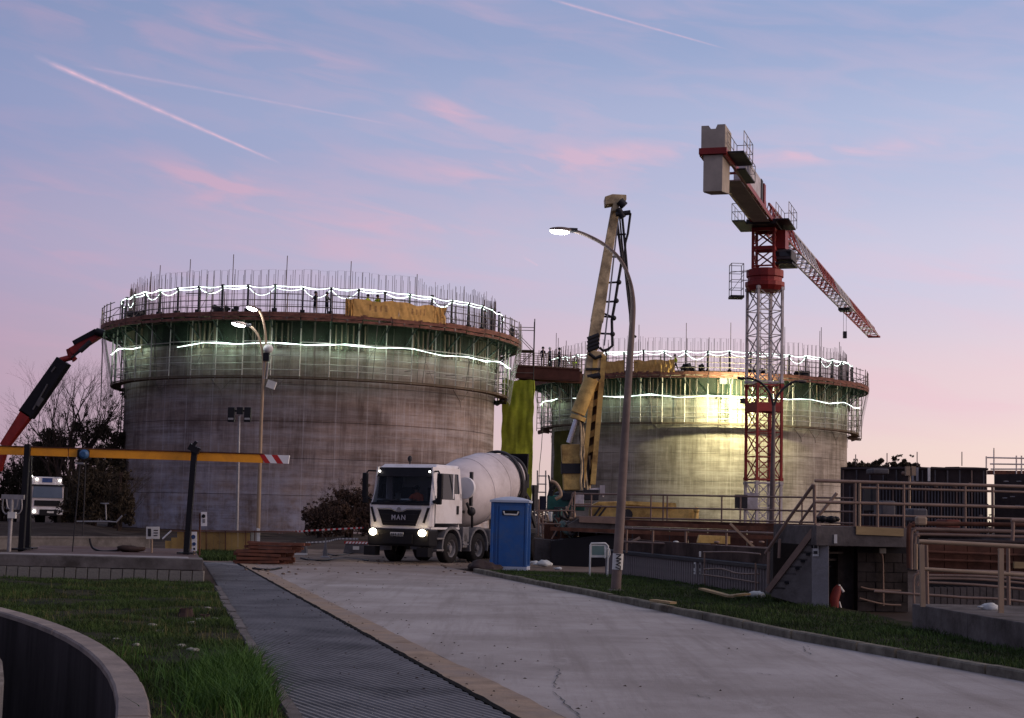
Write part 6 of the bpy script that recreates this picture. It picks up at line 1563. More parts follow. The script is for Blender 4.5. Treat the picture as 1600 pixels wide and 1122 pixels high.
# yellow shuttering board fence
YFn = 60.5
ff = thing('board_fence', gz(350, 860), 'fence of yellow upright shuttering boards at the foot of the left tank', 'fence')
px = 258.0; i = 0
while px < 384:
    w_ = 9.5; t_ = 834 + max(0, (280 - px)) * .5 if px < 270 else 829.5 + (px - 270) * .02; b_ = 860.5 + (px - 258) * .008
    g = MB(); d_ = R.uniform(0, .03); g.prism([at(px, b_, YFn + d_), at(px + w_ - .5, b_, YFn + d_), at(px + w_ - .5, t_ + R.uniform(-.6, .6), YFn + d_), at(px, t_ + R.uniform(-.6, .6), YFn + d_)], (0, .03, 0)); part('board', g, M['wood_y'], ff); px += w_; i += 1
for yy, mt in ((828.5, 'rust'), (829.8, 'rail')):
    g = MB(); g.tube([at(266, yy + .3, YFn - .05), at(465, yy + 2.5, YFn - .05)], .022, 5); part('rail', g, M[mt], ff)
g = MB(); g.tube([at(254, 842, YFn - .05), at(268, 829, YFn - .05)], .03, 5); part('rail', g, M['wht'], ff)
for px in (288, 322, 352, 384, 398): g = MB(); g.tube([at(px, 862, YFn - .06), at(px, 829, YFn - .06)], .02, 5); part('post', g, M['rust'], ff)
for (px, y0, w_, mt, lab) in [(392, 832, 8, 'stone', 'dirty pale upright board right of the yellow fence'), (401, 826, 5, 'paper', 'pale board leaning at the foot of the lit twin lamp')]:
    g = MB(); g.prism([at(px, 862, YFn), at(px + w_, 862, YFn), at(px + w_, y0, YFn + .1), at(px, y0 - 1, YFn + .1)], (0, .04, 0)); single('loose_board', g, M[mt], lab, 'board')
# green strip of grass before the fence
g = MB(); a, b, c, d = gz(312, 877), gz(372, 878), gz(383, 862), gz(305, 862); g.add([(p.x, p.y, .012) for p in (a, b, c, d)], [(0, 1, 2, 3)]); struct('grass_patch', g, M['soil'])
def s_p():
    u, v = R.random(), R.random(); p = (a * (1 - u) + b * u) * (1 - v) + (d * (1 - u) + c * u) * v; return p.x, p.y, .01, 1.0
o = blades('patch_grass', M['grass'], s_p, 5000, (.08, .2), (.01, .02), .4); tag(o, 'dark grass patch at the far end of the ribbed walkway', 'grass', kind='stuff')
# stack of red-brown shuttering timber
p0_ = gz(412, 881)
tk_ = thing('timber_stack', p0_, 'untidy stack of red-brown shuttering timber beside the walkway end', 'timber stack')
for lay in range(6):
    for k in range(6 if lay < 4 else 4):
        L_ = R.uniform(1.3, 1.9); g = MB(); x = R.uniform(-.15, .15) + (.12 * lay - .1) * (1 if lay > 2 else 0); yk = -.55 + k * .22
        g.box((x, yk + R.uniform(-.04, .04), .07 + lay * .115), (L_, .13, .085), M=Matrix.Rotation(R.uniform(-.13, .13), 3, 'Z') @ Matrix.Rotation(R.uniform(-.04, .04), 3, 'Y')); part('timber', g, M['wood_r'], tk_, w=False)
for k in range(3): g = MB(); g.box((-.75 + .7 * k, 0, .02), (.1, 1.3, .06)); part('timber', g, M['wood_r'], tk_, w=False)
# upturned grey trough next to it
p = gz(463, 868); T = thing('grey_trough', p, 'upturned grey metal trough right of the timber stack', 'trough')
g = MB(); q = p.y / F_PX
g.prism([(-17 * q, 0, .02), (16 * q, 0, .02), (13 * q, .1, .36), (-15 * q, .1, .36)], (0, .5, 0)); part('panel', g, M['formblue'], T, w=False)
g = MB(); g.box((0, -.05, .05), (34 * q, .1, .10)); part('lip', g, M['paper'], T, w=False)
for s in (-4, 11): g = MB(); g.prism([((s - 3) * q, .2, .36), ((s + 3) * q, .2, .36), (s * q, .2, .52)], (0, .04, 0)); part('lug', g, M['formblue'], T, w=False)
g = MB(); g.box((-2 * q, .02, .27), (.1, .02, .05)); part('plate', g, M['paper'], T, w=False)
# warning tape
for pts, Y, lab in (([(415, 830), (440, 832), (470, 830), (520, 827), (568, 824.5)], 62, 'red and white warning tape strung in front of the dark bush'), ([(478, 848), (510, 846), (530, 842), (560, 842)], 60, 'lower pale tape sagging towards the barrier')):
    w3 = curve([at(a, b, Y) for a, b in pts], 12); g = MB()
    for i, (a, b) in enumerate(zip(w3, w3[1:])):
        g.cur = i % 2; g.prism([a - Vector((0, 0, .03)), b - Vector((0, 0, .03)), b + Vector((0, 0, .03)), a + Vector((0, 0, .03))], (0, .004, 0))
    single('warning_tape', g, [M['paper'], M['red'] if Y == 62 else M['steel']], lab, 'warning tape')
# thin tripod cone
p = gz(508, 872); g = MB(); g.lathe([(.20, 0), (.20, .03), (.10, .08), (.015, .72), (0, .74)], 10, M=Matrix.Translation(p)); single('traffic_cone', g, M['truckgrey'], 'dirty grey thin traffic cone between trough and barrier', 'cone')
p = gz(556, 866); T = thing('road_barrier', p, 'white plastic barrier with red striped top beside the lorry', 'barrier'); q = p.y / F_PX
g = MB(); g.prism([(-20 * q, 0, .03), (18 * q, 0, .03), (19 * q, .08, .42), (-17 * q, .08, .42)], (0, .35, 0)); part('body', g, M['formblue'], T, w=False, bevel=.03)
for i in range(7): g = MB(); x = (-17 + i * 5) * q; g.prism([(x, .03, .42), (x + 3 * q, .03, .42), (x + 5 * q, .03, .50), (x + 2 * q, .03, .50)], (0, .04, 0)); part('stripe', g, M['wht'], T, w=False)
g = MB(); g.box((0, .1, .46), (38 * q, .05, .1)); part('top_board', g, M['red'], T, w=False)
g = MB(); g.box((0, -.02, .25), (.25, .02, .14)); part('plate', g, M['paper'], T, w=False)
# hoses and rubble on the ground between
for i, pts in enumerate([[(395, 888), (420, 890), (440, 887)], [(470, 872), (500, 876), (540, 872), (575, 876)], [(505, 862), (525, 868), (560, 862)]]):
    g = MB(); g.tube(curve([gz(a, b, .04) for a, b in pts]), .03, 6); single('hose', g, M['black'], ['short dark hose end lying by the timber stack', 'long black hose lying on the earth left of the lorry', 'black hose lying behind the cone'][i], 'hose')
g = MB()
for k in range(120):
    p = gz(R.uniform(380, 760), R.uniform(868, 897), .03); s_ = R.uniform(.012, .05); g.sphere((p.x, p.y, .03), s_, 5, 3, (1.3, 1, .6))
o = single('rubble', g, M['earth'], 'loose stones and crumbs scattered on the earth round the lorry', 'rubble', kind='stuff')

# ================================================================== RIGHT SIDE THINGS
# ribbed retaining wall
A, B = gz(977, 902), gz(1207, 938); A.z = B.z = 0
def rp(px, py, A_, B_): return onp(px, py, A_, B_)
rw = thing('ribbed_wall', A, 'low ribbed grey retaining wall behind the grass verge', 'wall')
tA, tB = rp(977, 866, A, B).z, rp(1207, 888, A, B).z; zt_ = (tA + tB) / 2
d = (B - A).normalized(); n_ = Vector((-d.y, d.x, 0)); n_ = n_ if n_.y > 0 else -n_; LW = (B - A).length
A2 = A - d * 2.0; LW2 = LW + 2.0
def wp(u, v, z): p = A2 + d * u + n_ * v; return Vector((p.x, p.y, z))
g = MB(); g.prism([wp(0, .05, 0), wp(LW2, .05, 0), wp(LW2, .05, zt_), wp(0, .05, zt_)], n_ * .35); part('wall_core', g, M['conc_dk'], rw)
g = MB(); u = 0; rib_n = 0
rm_ = MB(); rm_.prism([Vector((0, -.06, 0)), Vector((.11, -.06, 0)), Vector((.12, .05, 0)), Vector((-.01, .05, 0))], (0, 0, zt_ - .02)); rmesh = rm_.mesh('rib', pm('ribbed wall concrete', (.25, .22, .215), .9, var=.3, scale=2, dirt=(.13, .115, .11), dscale=.8))
while u < LW2 - .15:
    o = bpy.data.objects.new('rib', rmesh); COL.objects.link(o); o.parent = rw; p = wp(u, 0, 0) - A; o.location = p; o.rotation_euler.z = math.atan2(d.y, d.x); u += .185
g = MB(); g.prism([wp(0, -.10, zt_ - .01), wp(LW2, -.10, zt_ - .01), wp(LW2, -.10, zt_ + .07), wp(0, -.10, zt_ + .07)], n_ * .6); part('cap_beam', g, M['dark'], rw)
g = MB(); g.prism([wp(0, .3, zt_ + .07), wp(LW2, .3, zt_ + .07), wp(LW2, .3, zt_ + .42), wp(0, .3, zt_ + .42)], n_ * .2); part('back_beam', g, pm('dark brown beam', (.085, .060, .052), .9, var=.45, scale=1.5, dirt=(.035, .026, .022), dscale=1.2), rw)
for px, py, w_, h_, lab in ((1097, 888, 7, 20, 'pale sign with two panels fixed to the ribbed wall'), (1101, 866, 3, 7, None)):
    c = rp(px, py, A, B) - n_ * .12; 
    if lab:
        T = thing('wall_sign', c, lab, 'sign')
        for s in (-1, 1):
            g = MB(); g.box((s * .07, 0, 0), (.12, .012, .30), M=Matrix.Rotation(math.atan2(d.y, d.x), 3, 'Z')); o = part('panel', g, M['paper'], T, w=False)
            g = MB(); g.box((s * .07, -.012, .05), (.05, .008, .10)); g.box((s * .07, -.012, -.09), (.08, .008, .02)); part('print', g, M['dark'], o, w=False)
    else: g = MB(); g.box(tuple(c), (.05, .02, .14)); single('small_plate', g, M['paper'], 'tiny pale plate on the dark beam above the ribbed wall', 'plate')
# service pipes across the ribbed wall, right half
for i, pts in enumerate([[(1110, 862), (1111, 916)], [(1110, 863), (1160, 863), (1200, 866)], [(1112, 890), (1140, 889), (1165, 896), (1200, 897)], [(1112, 898), (1150, 903), (1200, 911)], [(1196, 880), (1197, 930)]]):
    g = MB(); pts3 = [rp(a, b, A, B) - n_ * (.16 + .02 * i) for a, b in pts]; g.tube(curve(pts3, 5) if len(pts3) > 2 else pts3, .022, 6)
    single('service_pipe', g, M['rail'], ['upright pale pipe at the middle of the ribbed wall', 'level pipe along the top of the ribbed wall', 'wavy upper pipe across the ribbed wall', 'straight sloping pipe across the ribbed wall', 'short upright pipe beside the stair foot'][i], 'pipe')

def railing(name, lab, A_, B_, zb, tops, posts, r_=.03, mat='rail', toe=None, grp='pipe railings'):
    """tops: heights of rails above base; posts: list of fractions"""
    T = thing(name, (A_.x, A_.y, zb), lab, 'railing', None)
    P = lambda u, z: Vector((A_.x + (B_.x - A_.x) * u, A_.y + (B_.y - A_.y) * u, zb + z))
    for h in tops:
        g = MB(); g.tube([P(0, h), P(1, h)], r_, 8); part('rail', g, M[mat], T)
    for u in posts:
        g = MB(); g.tube([P(u, 0), P(u, max(tops) - .01)], r_ * .95, 8); part('post', g, M[mat], T)
    if toe: g = MB(); g.prism([P(0, 0), P(1, 0), P(1, toe), P(0, toe)], (0, .02, 0)); part('toe_board', g, M[mat], T)
    return T
# railing low above the ribbed wall
YR = 44.0
A3, B3 = at(972, 823, 45.5), at(1262, 838, 39.0); zr = (A3.z + B3.z) / 2; zb_ = zt_ + .05
railing('railing', 'brown two-rail pipe railing just above the ribbed wall', A3, B3, zb_, [zr - zb_, (zr - zb_) * .45], [.03, .19, .38, .60, .86], .032, 'rail')
# diagonal prop and stray timbers behind
for i, (a, b, Y, w_, mt, lab) in enumerate([((1141, 818), (1191, 868), 41, .05, 'rail_lt', 'slanting pale prop beside the stair'), ((860, 826), (1280, 843), 52, .10, 'rust', 'long rusty steel beam behind the brown railing, upper'), ((980, 818), (1275, 829), 54, .12, 'rust', 'long rusty steel beam just under the far deck edge'),
                                                       ((975, 850), (1110, 853), 48, .12, 'formblue', 'grey-blue steel section lying behind the brown railing'), ((985, 848), (1000, 840), 46, .06, 'rail', 'short stick leaning behind the brown railing')]):
    g = MB(); g.bar(at(*a, Y), at(*b, Y), w_, w_ * 1.2); single('prop' if i == 0 else 'steel_beam' if i < 4 else 'stick', g, M[mt], lab, 'prop' if i == 0 else 'beam' if i < 4 else 'stick')
g = MB(); g.prism([at(1090, 848, 46), at(1141, 850, 46), at(1141, 838, 46), at(1093, 836, 46)], (0, .3, 0)); single('yellow_box', g, M['yellow'], 'low yellow box with pale end behind the brown railing', 'box')
for px in (1056, 1120, 1172, 1190):
    g = MB(); g.sphere(at(px, R.uniform(844, 849), 45), .055, 8, 5, (1.6, 1, .7)); single('lump', g, M['rag'] if px == 1056 else M['rail'], {1056: 'small pale lump behind the brown railing near the lamp post', 1120: 'small brown lump right of the yellow box', 1172: 'small brown lump by the slanting prop', 1190: 'small brown lump near the stair handrail'}[px], 'rubble')
# rust-coloured pit wall between ribbed wall and far deck
A4, B4 = at(850, 840, 58), at(1330, 850, 52)
g = MB(); T = thing('pit_wall', (A4.x, A4.y, 0), 'rust-brown sheet steel pit wall below the far railing', 'wall')
Npan = 16
for k in range(Npan):
    u0, u1 = k / Npan, (k + 1) / Npan - .004; a = A4 + (B4 - A4) * u0; b = A4 + (B4 - A4) * u1
    g = MB(); g.prism([Vector((a.x, a.y, 0)), Vector((b.x, b.y, 0)), Vector((b.x, b.y, 1.42)), Vector((a.x, a.y, 1.42))], (0, .1, 0)); g.bar((a.x + .2, a.y - .06, 0), (a.x + .2, a.y - .06, 1.4), .08); part('panel', g, M['rust'], T)
# far deck and its long railing
A5, B5 = at(893, 812, 66), at(1285, 818, 60); zd_ = (A5.z + B5.z) / 2
g = MB(); g.prism([Vector((A5.x - 3, A5.y, zd_ - .25)), Vector((B5.x + 6, B5.y, zd_ - .25)), Vector((B5.x + 6, B5.y, zd_)), Vector((A5.x - 3, A5.y, zd_))], (0, 8, 0)); single('far_deck', g, M['rust'], 'long dark deck edge with rust stains in front of the right tank', 'deck')
zt5 = (at(893, 767, 66).z + at(1285, 782, 60).z) / 2 - zd_
railing('railing', 'long brown railing on the far deck in front of the right tank', Vector((A5.x, A5.y, 0)), Vector((B5.x + 1.2, B5.y, 0)), zd_, [zt5, zt5 * .5, zt5 * .08], [0, .075, .30, .345, .36, .555, .62, .755, .83, 1], .035, 'rail')
# white tilted lumps near lamp... pump platform left part with ladder and posts
YQ = 56.0
T = thing('valve_platform', at(870, 840, YQ), 'dark valve platform with railing and hoses right of the blue toilet', 'platform')
g = MB(); a = at(836, 842, YQ); b = at(892, 846, YQ); g.prism([Vector((a.x, a.y, .0)), Vector((b.x, b.y, .0)), Vector((b.x, b.y, b.z)), Vector((a.x, a.y, a.z))], (0, 3, 0)); part('base', g, M['conc_dk'], T)
g = MB(); g.prism([at(888, 830, YQ - 1), at(976, 835, YQ - 1), at(976, 815, YQ - 1), at(905, 810, YQ - 1), at(888, 820, YQ - 1)], (0, 4, 0)); part('cover', g, M['conc_dk'], T)
g = MB(); g.prism([at(905, 816, YQ - 1.1), at(972, 819, YQ - 1.1), at(972, 809, YQ - 1.1), at(905, 807, YQ - 1.1)], (0, 3, 0)); part('cover_edge', g, M['rail'], T)
g = MB(); a = at(862, 842, YQ - .8); b = at(975, 842, YQ - .8); g.prism([Vector((a.x, a.y, 0)), Vector((b.x, b.y, 0)), Vector((b.x, b.y, at(900, 830, YQ - .8).z)), Vector((a.x, a.y, at(900, 846, YQ - .8).z))], (0, 2, 0)); part('pit_front', g, M['black'], T)
for a, b in [((836, 798), (898, 798)), ((840, 818), (876, 819)), ((841, 838), (842, 780)), ((848, 842), (848, 798)), ((897, 812), (898, 768)), ((898, 768), (886, 798)), ((898, 788), (923, 788)), ((876, 818), (862, 842))]:
    g = MB(); g.tube([at(*a, YQ - .2), at(*b, YQ - .2)], .032, 6); part('rail', g, M['rail'], T)
for i in range(14):
    x, y = R.uniform(845, 895), R.uniform(800, 838); g = MB(); pts = [at(x + 7 * math.cos(k) + R.uniform(-3, 3), y + 8 * math.sin(k * 1.3) + R.uniform(-3, 3), YQ + .2 + .1 * i) for k in range(5)]
    g.tube(curve(pts, 4), R.choice([.03, .05, .08]), 6); part('hose', g, [M['dark'], M['steel'], M['rail_lt'], M['signgreen']][i % 4], T)
for px, y0, y1, mt in ((848, 775, 797, 'navy'), (860, 800, 815, 'paper'), (884, 818, 830, 'rail_lt'), (875, 795, 808, 'greenpaint'), (868, 822, 838, 'dark')):
    g = MB(); c = at(px, (y0 + y1) / 2, YQ + 1.2); g.box(tuple(c), ((9 if mt == 'navy' else 6) * YQ / F_PX, .3, (y1 - y0) * YQ / F_PX), rz=R.uniform(-.3, .3)); part('valve_box', g, M[mt], T, bevel=.02)
# ladder leaning by the mixer's rear
T = thing('leaning_ladder', at(840, 838, 62), 'pale ladder leaning between the lorry drum and the green turret', 'ladder')
for s in (-3, 3): g = MB(); g.tube([at(842 + s, 838, 62), at(834 + s, 758, 62)], .03, 5); part('stile', g, M['steel'], T)
for k in range(14): u = k / 13; g = MB(); g.tube([at(839 - 8 * u, 836 - 77 * u, 62), at(845 - 8 * u, 836 - 77 * u, 62)], .022, 5); part('rung', g, M['steel'], T)
T = thing('hose_drum', at(866, 760, 76), 'pale curved hose guard beside the green pump turret', 'hose guard')
g = MB(); g.tube(curve([at(*q_, 76) for q_ in [(860, 752), (868, 755), (874, 764), (876, 774), (868, 780)]]), .09, 7); part('guard', g, M['rail_lt'], T)
g = MB(); 
for k in range(8): g.tube([at(858 + R.uniform(-4, 6), 775, 76.3), at(856 + k * 2.0 + R.uniform(-3, 3), R.uniform(742, 757), 76.3)], .04, 5)
part('hose', g, M['dark'], T)

# ---------------- landing with stair, dark passage, piers
PB = gz(1295, 958); PA = at(1205, 928, PB.y + .9)
PA.z = PB.z = 0
ln = thing('concrete_stair', PB, 'concrete stair flank and landing over a dark passage', 'stair')
pd = (PB - PA).normalized(); pn = Vector((-pd.y, pd.x, 0)); pn = pn if pn.y > 0 else -pn
vdir = Vector((PB.x, PB.y, 0)).normalized()
def q_(px, py): return onp(px, py, PA, PB)
g = MB(); g.prism([q_(1205, 932), q_(1268, 950), q_(1268, 838), q_(1205, 916)], vdir * 1.3); g.v = [(v[0], v[1], max(v[2], -.1)) for v in g.v]; part('flank_wall', g, M['conc'], ln, bevel=.01)
g = MB(); g.prism([q_(1268, 951), q_(1295, 959), q_(1295, 842), q_(1268, 834)], vdir * .9); part('pier', g, M['conc_pale'], ln, bevel=.012)
g = MB(); g.prism([q_(1197, 922) - pn * .05, q_(1204, 926) - pn * .05, q_(1282, 824) - pn * .05, q_(1275, 818) - pn * .05], pn * .15); part('stringer', g, M['rail'], ln)
for k in range(9):
    u = (k + .5) / 9; p = q_(1203 + 76 * u, 924 - 100 * u); g = MB(); g.prism([p - pn * .0 + Vector((0, 0, -.02)), p + pd * .30 + Vector((0, 0, -.02)), p + pd * .30 + Vector((0, 0, .02)), p + Vector((0, 0, .02))], pn * 1.2); part('tread', g, M['conc_dk'], ln)
    if k in (2, 4, 5, 6, 7): g = MB(); c = q_(1203 + 76 * u + 6, 924 - 100 * u + 14) - pn * .01; g.box(tuple(c), (.10, .04, .05)); part('tread_end', g, M['black'], ln)
# landing slab runs right on the plane of the pier front
LA_, LB_ = PB.copy(), gz(1445, 958 + 150 * .045)
LB_ = Vector((PB.x + (at(1445, 850, PB.y + .3).x - PB.x), PB.y + .3, 0))
def l_(px, py): return onp(px, py, LA_, LB_)
zl_, zlb = l_(1300, 822).z, l_(1300, 853).z
ldv = (LB_ - LA_).normalized(); lnn = Vector((-ldv.y, ldv.x, 0)); lnn = lnn if lnn.y > 0 else -lnn
g = MB(); a = l_(1275, 822); b = l_(1436, 830); a.z = b.z = 0
g.prism([Vector((a.x, a.y, zlb)), Vector((b.x, b.y, zlb)), Vector((b.x, b.y, zl_)), Vector((a.x, a.y, zl_))], lnn * 2.6); part('landing_slab', g, M['conc_dk'], ln, bevel=.012)
g = MB(); g.prism([l_(1337, 835) - lnn * .03, l_(1411, 838) - lnn * .03, l_(1411, 826) - lnn * .03, l_(1337, 822) - lnn * .03], lnn * .025); part('edge_board', g, M['wood'], ln)
g = MB(); g.box(tuple(l_(1305, 842) - lnn * .02), (.06, .02, .17)); part('number_plate', g, M['paper'], ln)
# passage: back wall and inner piers in shade
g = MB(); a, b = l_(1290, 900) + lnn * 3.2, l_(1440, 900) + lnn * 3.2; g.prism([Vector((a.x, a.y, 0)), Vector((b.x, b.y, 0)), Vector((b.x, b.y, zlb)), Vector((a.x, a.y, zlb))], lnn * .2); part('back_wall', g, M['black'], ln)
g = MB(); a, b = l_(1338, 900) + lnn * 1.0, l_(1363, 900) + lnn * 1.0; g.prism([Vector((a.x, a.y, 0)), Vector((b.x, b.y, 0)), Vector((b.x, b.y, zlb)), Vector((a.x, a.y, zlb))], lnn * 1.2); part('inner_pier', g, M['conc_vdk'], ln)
# block wall right of the passage: courses of individual blocks
bw = thing('block_wall', l_(1400, 960), 'dark block wall with cable pipes right of the passage', 'wall')
a, b = l_(1364, 900) + lnn * .8, l_(1445, 900) + lnn * .8; L5 = (Vector((b.x, b.y, 0)) - Vector((a.x, a.y, 0))).length; zc = 0.0; row = 0
g = MB(); g.prism([Vector((a.x, a.y, 0)) + lnn * .03, Vector((b.x, b.y, 0)) + lnn * .03, Vector((b.x, b.y, zlb)) + lnn * .03, Vector((a.x, a.y, zlb)) + lnn * .03], lnn * .2); part('mortar', g, M['black'], bw)
bms = None
while zc < zlb - .15:
    u = -.2 * (row % 2)
    while u < L5 - .05:
        w_ = .38; u0 = max(u, 0); w2 = min(u + w_, L5) - u0
        if w2 > .06:
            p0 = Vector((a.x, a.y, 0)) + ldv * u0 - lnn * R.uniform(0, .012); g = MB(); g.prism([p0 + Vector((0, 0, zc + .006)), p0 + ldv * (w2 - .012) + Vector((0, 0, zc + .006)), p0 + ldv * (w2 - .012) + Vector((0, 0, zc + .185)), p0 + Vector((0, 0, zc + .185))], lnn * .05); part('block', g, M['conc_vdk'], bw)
        u += w_ + .004
    zc += .195; row += 1
for i, pts in enumerate([[(1398, 866), (1401, 880), (1402, 950)], [(1366, 920), (1385, 924), (1430, 926)], [(1364, 938), (1400, 947), (1430, 949)]]):
    g = MB(); g.tube(curve([l_(*p) + lnn * .7 for p in pts], 6), .02, 6); part('conduit', g, M['rail'], bw)
g = MB(); g.box(tuple(l_(1400, 862) + lnn * .68), (.12, .08, .10)); part('lamp_box', g, M['paper'], bw)
# sign on the pier
c = q_(1276, 856) - pn * .03; T = thing('pier_sign', c, 'white upright warning sign on the concrete pier of the stair', 'sign')
rzz = math.atan2(pd.y, pd.x)
g = MB(); g.box((0, 0, 0), (.13, .012, .33), rz=rzz); sg = part('panel', g, M['paper'], T, w=False)
g = MB(); n0 = -pn * .012
g.prism([n0 + pd * -.045 + Vector((0, 0, -.01)), n0 + pd * .045 + Vector((0, 0, -.01)), n0 + Vector((0, 0, .12))], -pn * .004); g.prism([n0 + pd * -.045 + Vector((0, 0, -.12)), n0 + pd * .045 + Vector((0, 0, -.12)), n0 + pd * .045 + Vector((0, 0, -.06)), n0 + pd * -.045 + Vector((0, 0, -.06))], -pn * .004); part('print', g, M['dark'], sg, w=False)
# red canister leaning in the passage
a = gz(1303, 962, 0) ; Yc = PB.y + .4
T = thing('red_canister', at(1305, 957, Yc), 'red canister with pale strap leaning in the dark passage', 'canister')
g = MB(); g.sm = True; g.tube([at(1304, 956, Yc), at(1303, 936, Yc), at(1308, 922, Yc), at(1311, 915, Yc)], [.085, .10, .09, .05], 12); part('body', g, M['red_dull'], T)
g = MB(); g.tube([at(1310, 914, Yc - .02), at(1318, 925, Yc - .02)], .03, 6); g.tube([at(1311, 940, Yc - .02), at(1316, 957, Yc - .02)], .02, 6); part('strap', g, M['paper'], T)
# hand rails of stair and landing
T = thing('stair_handrail', q_(1198, 868), 'brown stair handrail climbing to the landing', 'handrail')
hq = lambda px, py: q_(px, py) - pn * .02
for pts, r_ in (([(1197, 865), (1235, 808), (1272, 757)], .035), ([(1250, 818), (1272, 787)], .028), ([(1218, 872), (1219, 842)], .03), ([(1201, 912), (1202, 862)], .032), ([(1274, 818), (1273, 757)], .034)):
    g = MB(); g.tube([hq(*p) for p in pts], r_, 8); part('rail', g, M['rail'], T)
rA, rB = l_(1273, 757), l_(1345, 752)
T = thing('landing_railing', l_(1337, 820), 'brown railing along the concrete landing running off to the right', 'railing')
def rb(px, py, dd=0): return l_(px, py) - lnn * (.0 + dd)
zA, zM, zB_ = rb(1340, 753).z, rb(1340, 786).z, rb(1345, 803).z
far = l_(1640, 760)
def rz_(px, z): p = rb(px, 800); return Vector((p.x, p.y, z))
for z, r_, x0, x1 in ((zA, .034, 1273, 1640), (zM, .032, 1273, 1640), (rb(1350, 762).z, .024, 1345, 1640), (rb(1400, 806).z, .022, 1345, 1640)):
    g = MB(); g.tube([rz_(x0, z), rz_(x1, z)], r_, 8); part('rail', g, M['rail'], T)
for px in (1336, 1343, 1371, 1412, 1551, 1508):
    g = MB(); g.tube([rz_(px, zl_), rz_(px, zA)], .028, 8); part('post', g, M['rail_lt'] if px in (1343,) else M['rail'], T)
g = MB(); g.tube([rb(1300, 815, -1.0), rb(1336, 770, -1.0)], .035, 8); part('rail', g, M['rail'], T)
g = MB()
for k in range(5): g.sphere(rb(1292 + k * 7, 813 + R.uniform(-2, 1), -.5), .07 + .03 * R.random(), 7, 4, (1.2, 1, .8))
single('coupling_pile', g, M['black'], 'small dark pile of couplings on the landing by the handrail', 'pile')
# yellow junction lamp on the bend
Yx = PB.y - 1.5
# ---------------- lower right ledge and pipes
EA, EB = gz(1425, 990), gz(1600, 1030); EA.z = EB.z = 0
ed = (EB - EA).normalized(); en = Vector((-ed.y, ed.x, 0)); en = en if en.x > 0 else -en
def e_(px, py): return onp(px, py, EA, EB)
zle = e_(1500, 956).z
lg = thing('concrete_ledge', EA, 'long low concrete ledge at the right edge beside the verge', 'ledge')
EB2 = EB + ed * 6
k = 0; u = 0; LL = (EB2 - EA).length
while u < LL:
    w_ = min(2.4, LL - u); p = EA + ed * u; g = MB(); g.prism([p + Vector((0, 0, -.05)), p + ed * (w_ - .012) + Vector((0, 0, -.05)), p + ed * (w_ - .012) + Vector((0, 0, zle)), p + Vector((0, 0, zle))], en * 1.9); part('ledge_block', g, M['conc'], lg, bevel=.015); u += w_
YE = 23.6
def x_(px, py, d=0): return at(px, py, YE + d)
T = thing('ledge_railing', x_(1442, 946), 'pale brown pipe railing standing on the low ledge at the right', 'railing')
for (a, b, r_, mt, d) in [((1436, 846), (1640, 856), .032, 'rail_lt', 0), ((1441, 889), (1640, 901), .028, 'rail_lt', 0), ((1442, 948), (1440, 851), .034, 'rail_lt', 0), ((1449, 944), (1447, 852), .03, 'rail', .3), ((1564, 958), (1564, 857), .034, 'rail_lt', -.6), ((1576, 945), (1575, 857), .03, 'rail', .4), ((1431, 890), (1431, 850), .03, 'rail_lt', .2), ((1583, 815), (1582, 845), .03, 'rail', 1), ((1580, 813), (1640, 815), .035, 'rail', 1)]:
    g = MB(); A_, B_ = x_(*a, d), x_(*b, d); g.bar(A_, B_, r_ * 2, r_ * 2) if abs(a[0] - b[0]) < 5 and r_ > .033 else g.tube([A_, B_], r_, 8); part('rail' if abs(a[0] - b[0]) > 5 else 'post', g, M[mt], T)
T = thing('pipe_rack', x_(1425, 830, 2), 'bundle of brown pipes bending down at the end of the landing', 'pipes')
for i, (pts, r_, mt) in enumerate([([(1640, 832), (1445, 827), (1430, 829), (1424, 836), (1424, 890)], .032, 'rail'), ([(1640, 840), (1446, 835), (1436, 837), (1430, 842), (1429, 890)], .026, 'rail'), ([(1640, 821), (1446, 818), (1428, 820), (1420, 828), (1420, 888)], .036, 'rust'), ([(1640, 848), (1450, 845)], .036, 'form'),
                                                  ([(1640, 899), (1550, 893), (1445, 892), (1434, 896), (1428, 905), (1428, 945)], .022, 'rail'), ([(1640, 908), (1540, 901), (1450, 899)], .022, 'rail'), ([(1640, 916), (1540, 906), (1448, 904), (1437, 908), (1433, 915)], .022, 'rail'), ([(1640, 925), (1540, 915), (1450, 910)], .022, 'rail'), ([(1640, 945), (1560, 936), (1510, 934), (1470, 931), (1366, 924)], .022, 'rail')]):
    g = MB(); g.tube(curve([x_(*p, 2.5) for p in pts], 6), r_, 8); part('pipe', g, M[mt], T)
g = MB(); g.box(tuple(x_(1439, 814, 1.5)), (.17, .14, .14)); single('bulkhead_lamp', g, M['rail_lt'], 'yellowish square bulkhead lamp on top of the bent pipes', 'lamp', bevel=.03)
T = thing('rust_sheet_wall', x_(1450, 890, 5), 'red-brown steel sheet wall behind the pale pipe railing', 'wall')
for k in range(6):
    x0 = 1440 + k * 36; g = MB(); g.prism([x_(x0, 900, 5), x_(x0 + 35, 901, 5), x_(x0 + 35, 850 + k, 5), x_(x0, 848 + k, 5)], (0, .1, 0)); part('sheet', g, M['rust'], T)
for y in (862, 874): g = MB(); g.tube([x_(1440, y, 4.9), x_(1650, y + 8, 4.9)], .03, 6); part('batten', g, M['rust'], T)
g = MB(); g.prism([x_(1585, 888, 4.6), x_(1650, 889, 4.6), x_(1650, 880, 4.6), x_(1585, 878, 4.6)], (0, .08, 0)); single('timber_board', g, M['wood'], 'pale yellow timber board at the far right behind the railing', 'board')
T = thing('panel_wall', x_(1450, 945, 3.6), 'row of grey upright panels behind the thin pipes at lower right', 'wall')
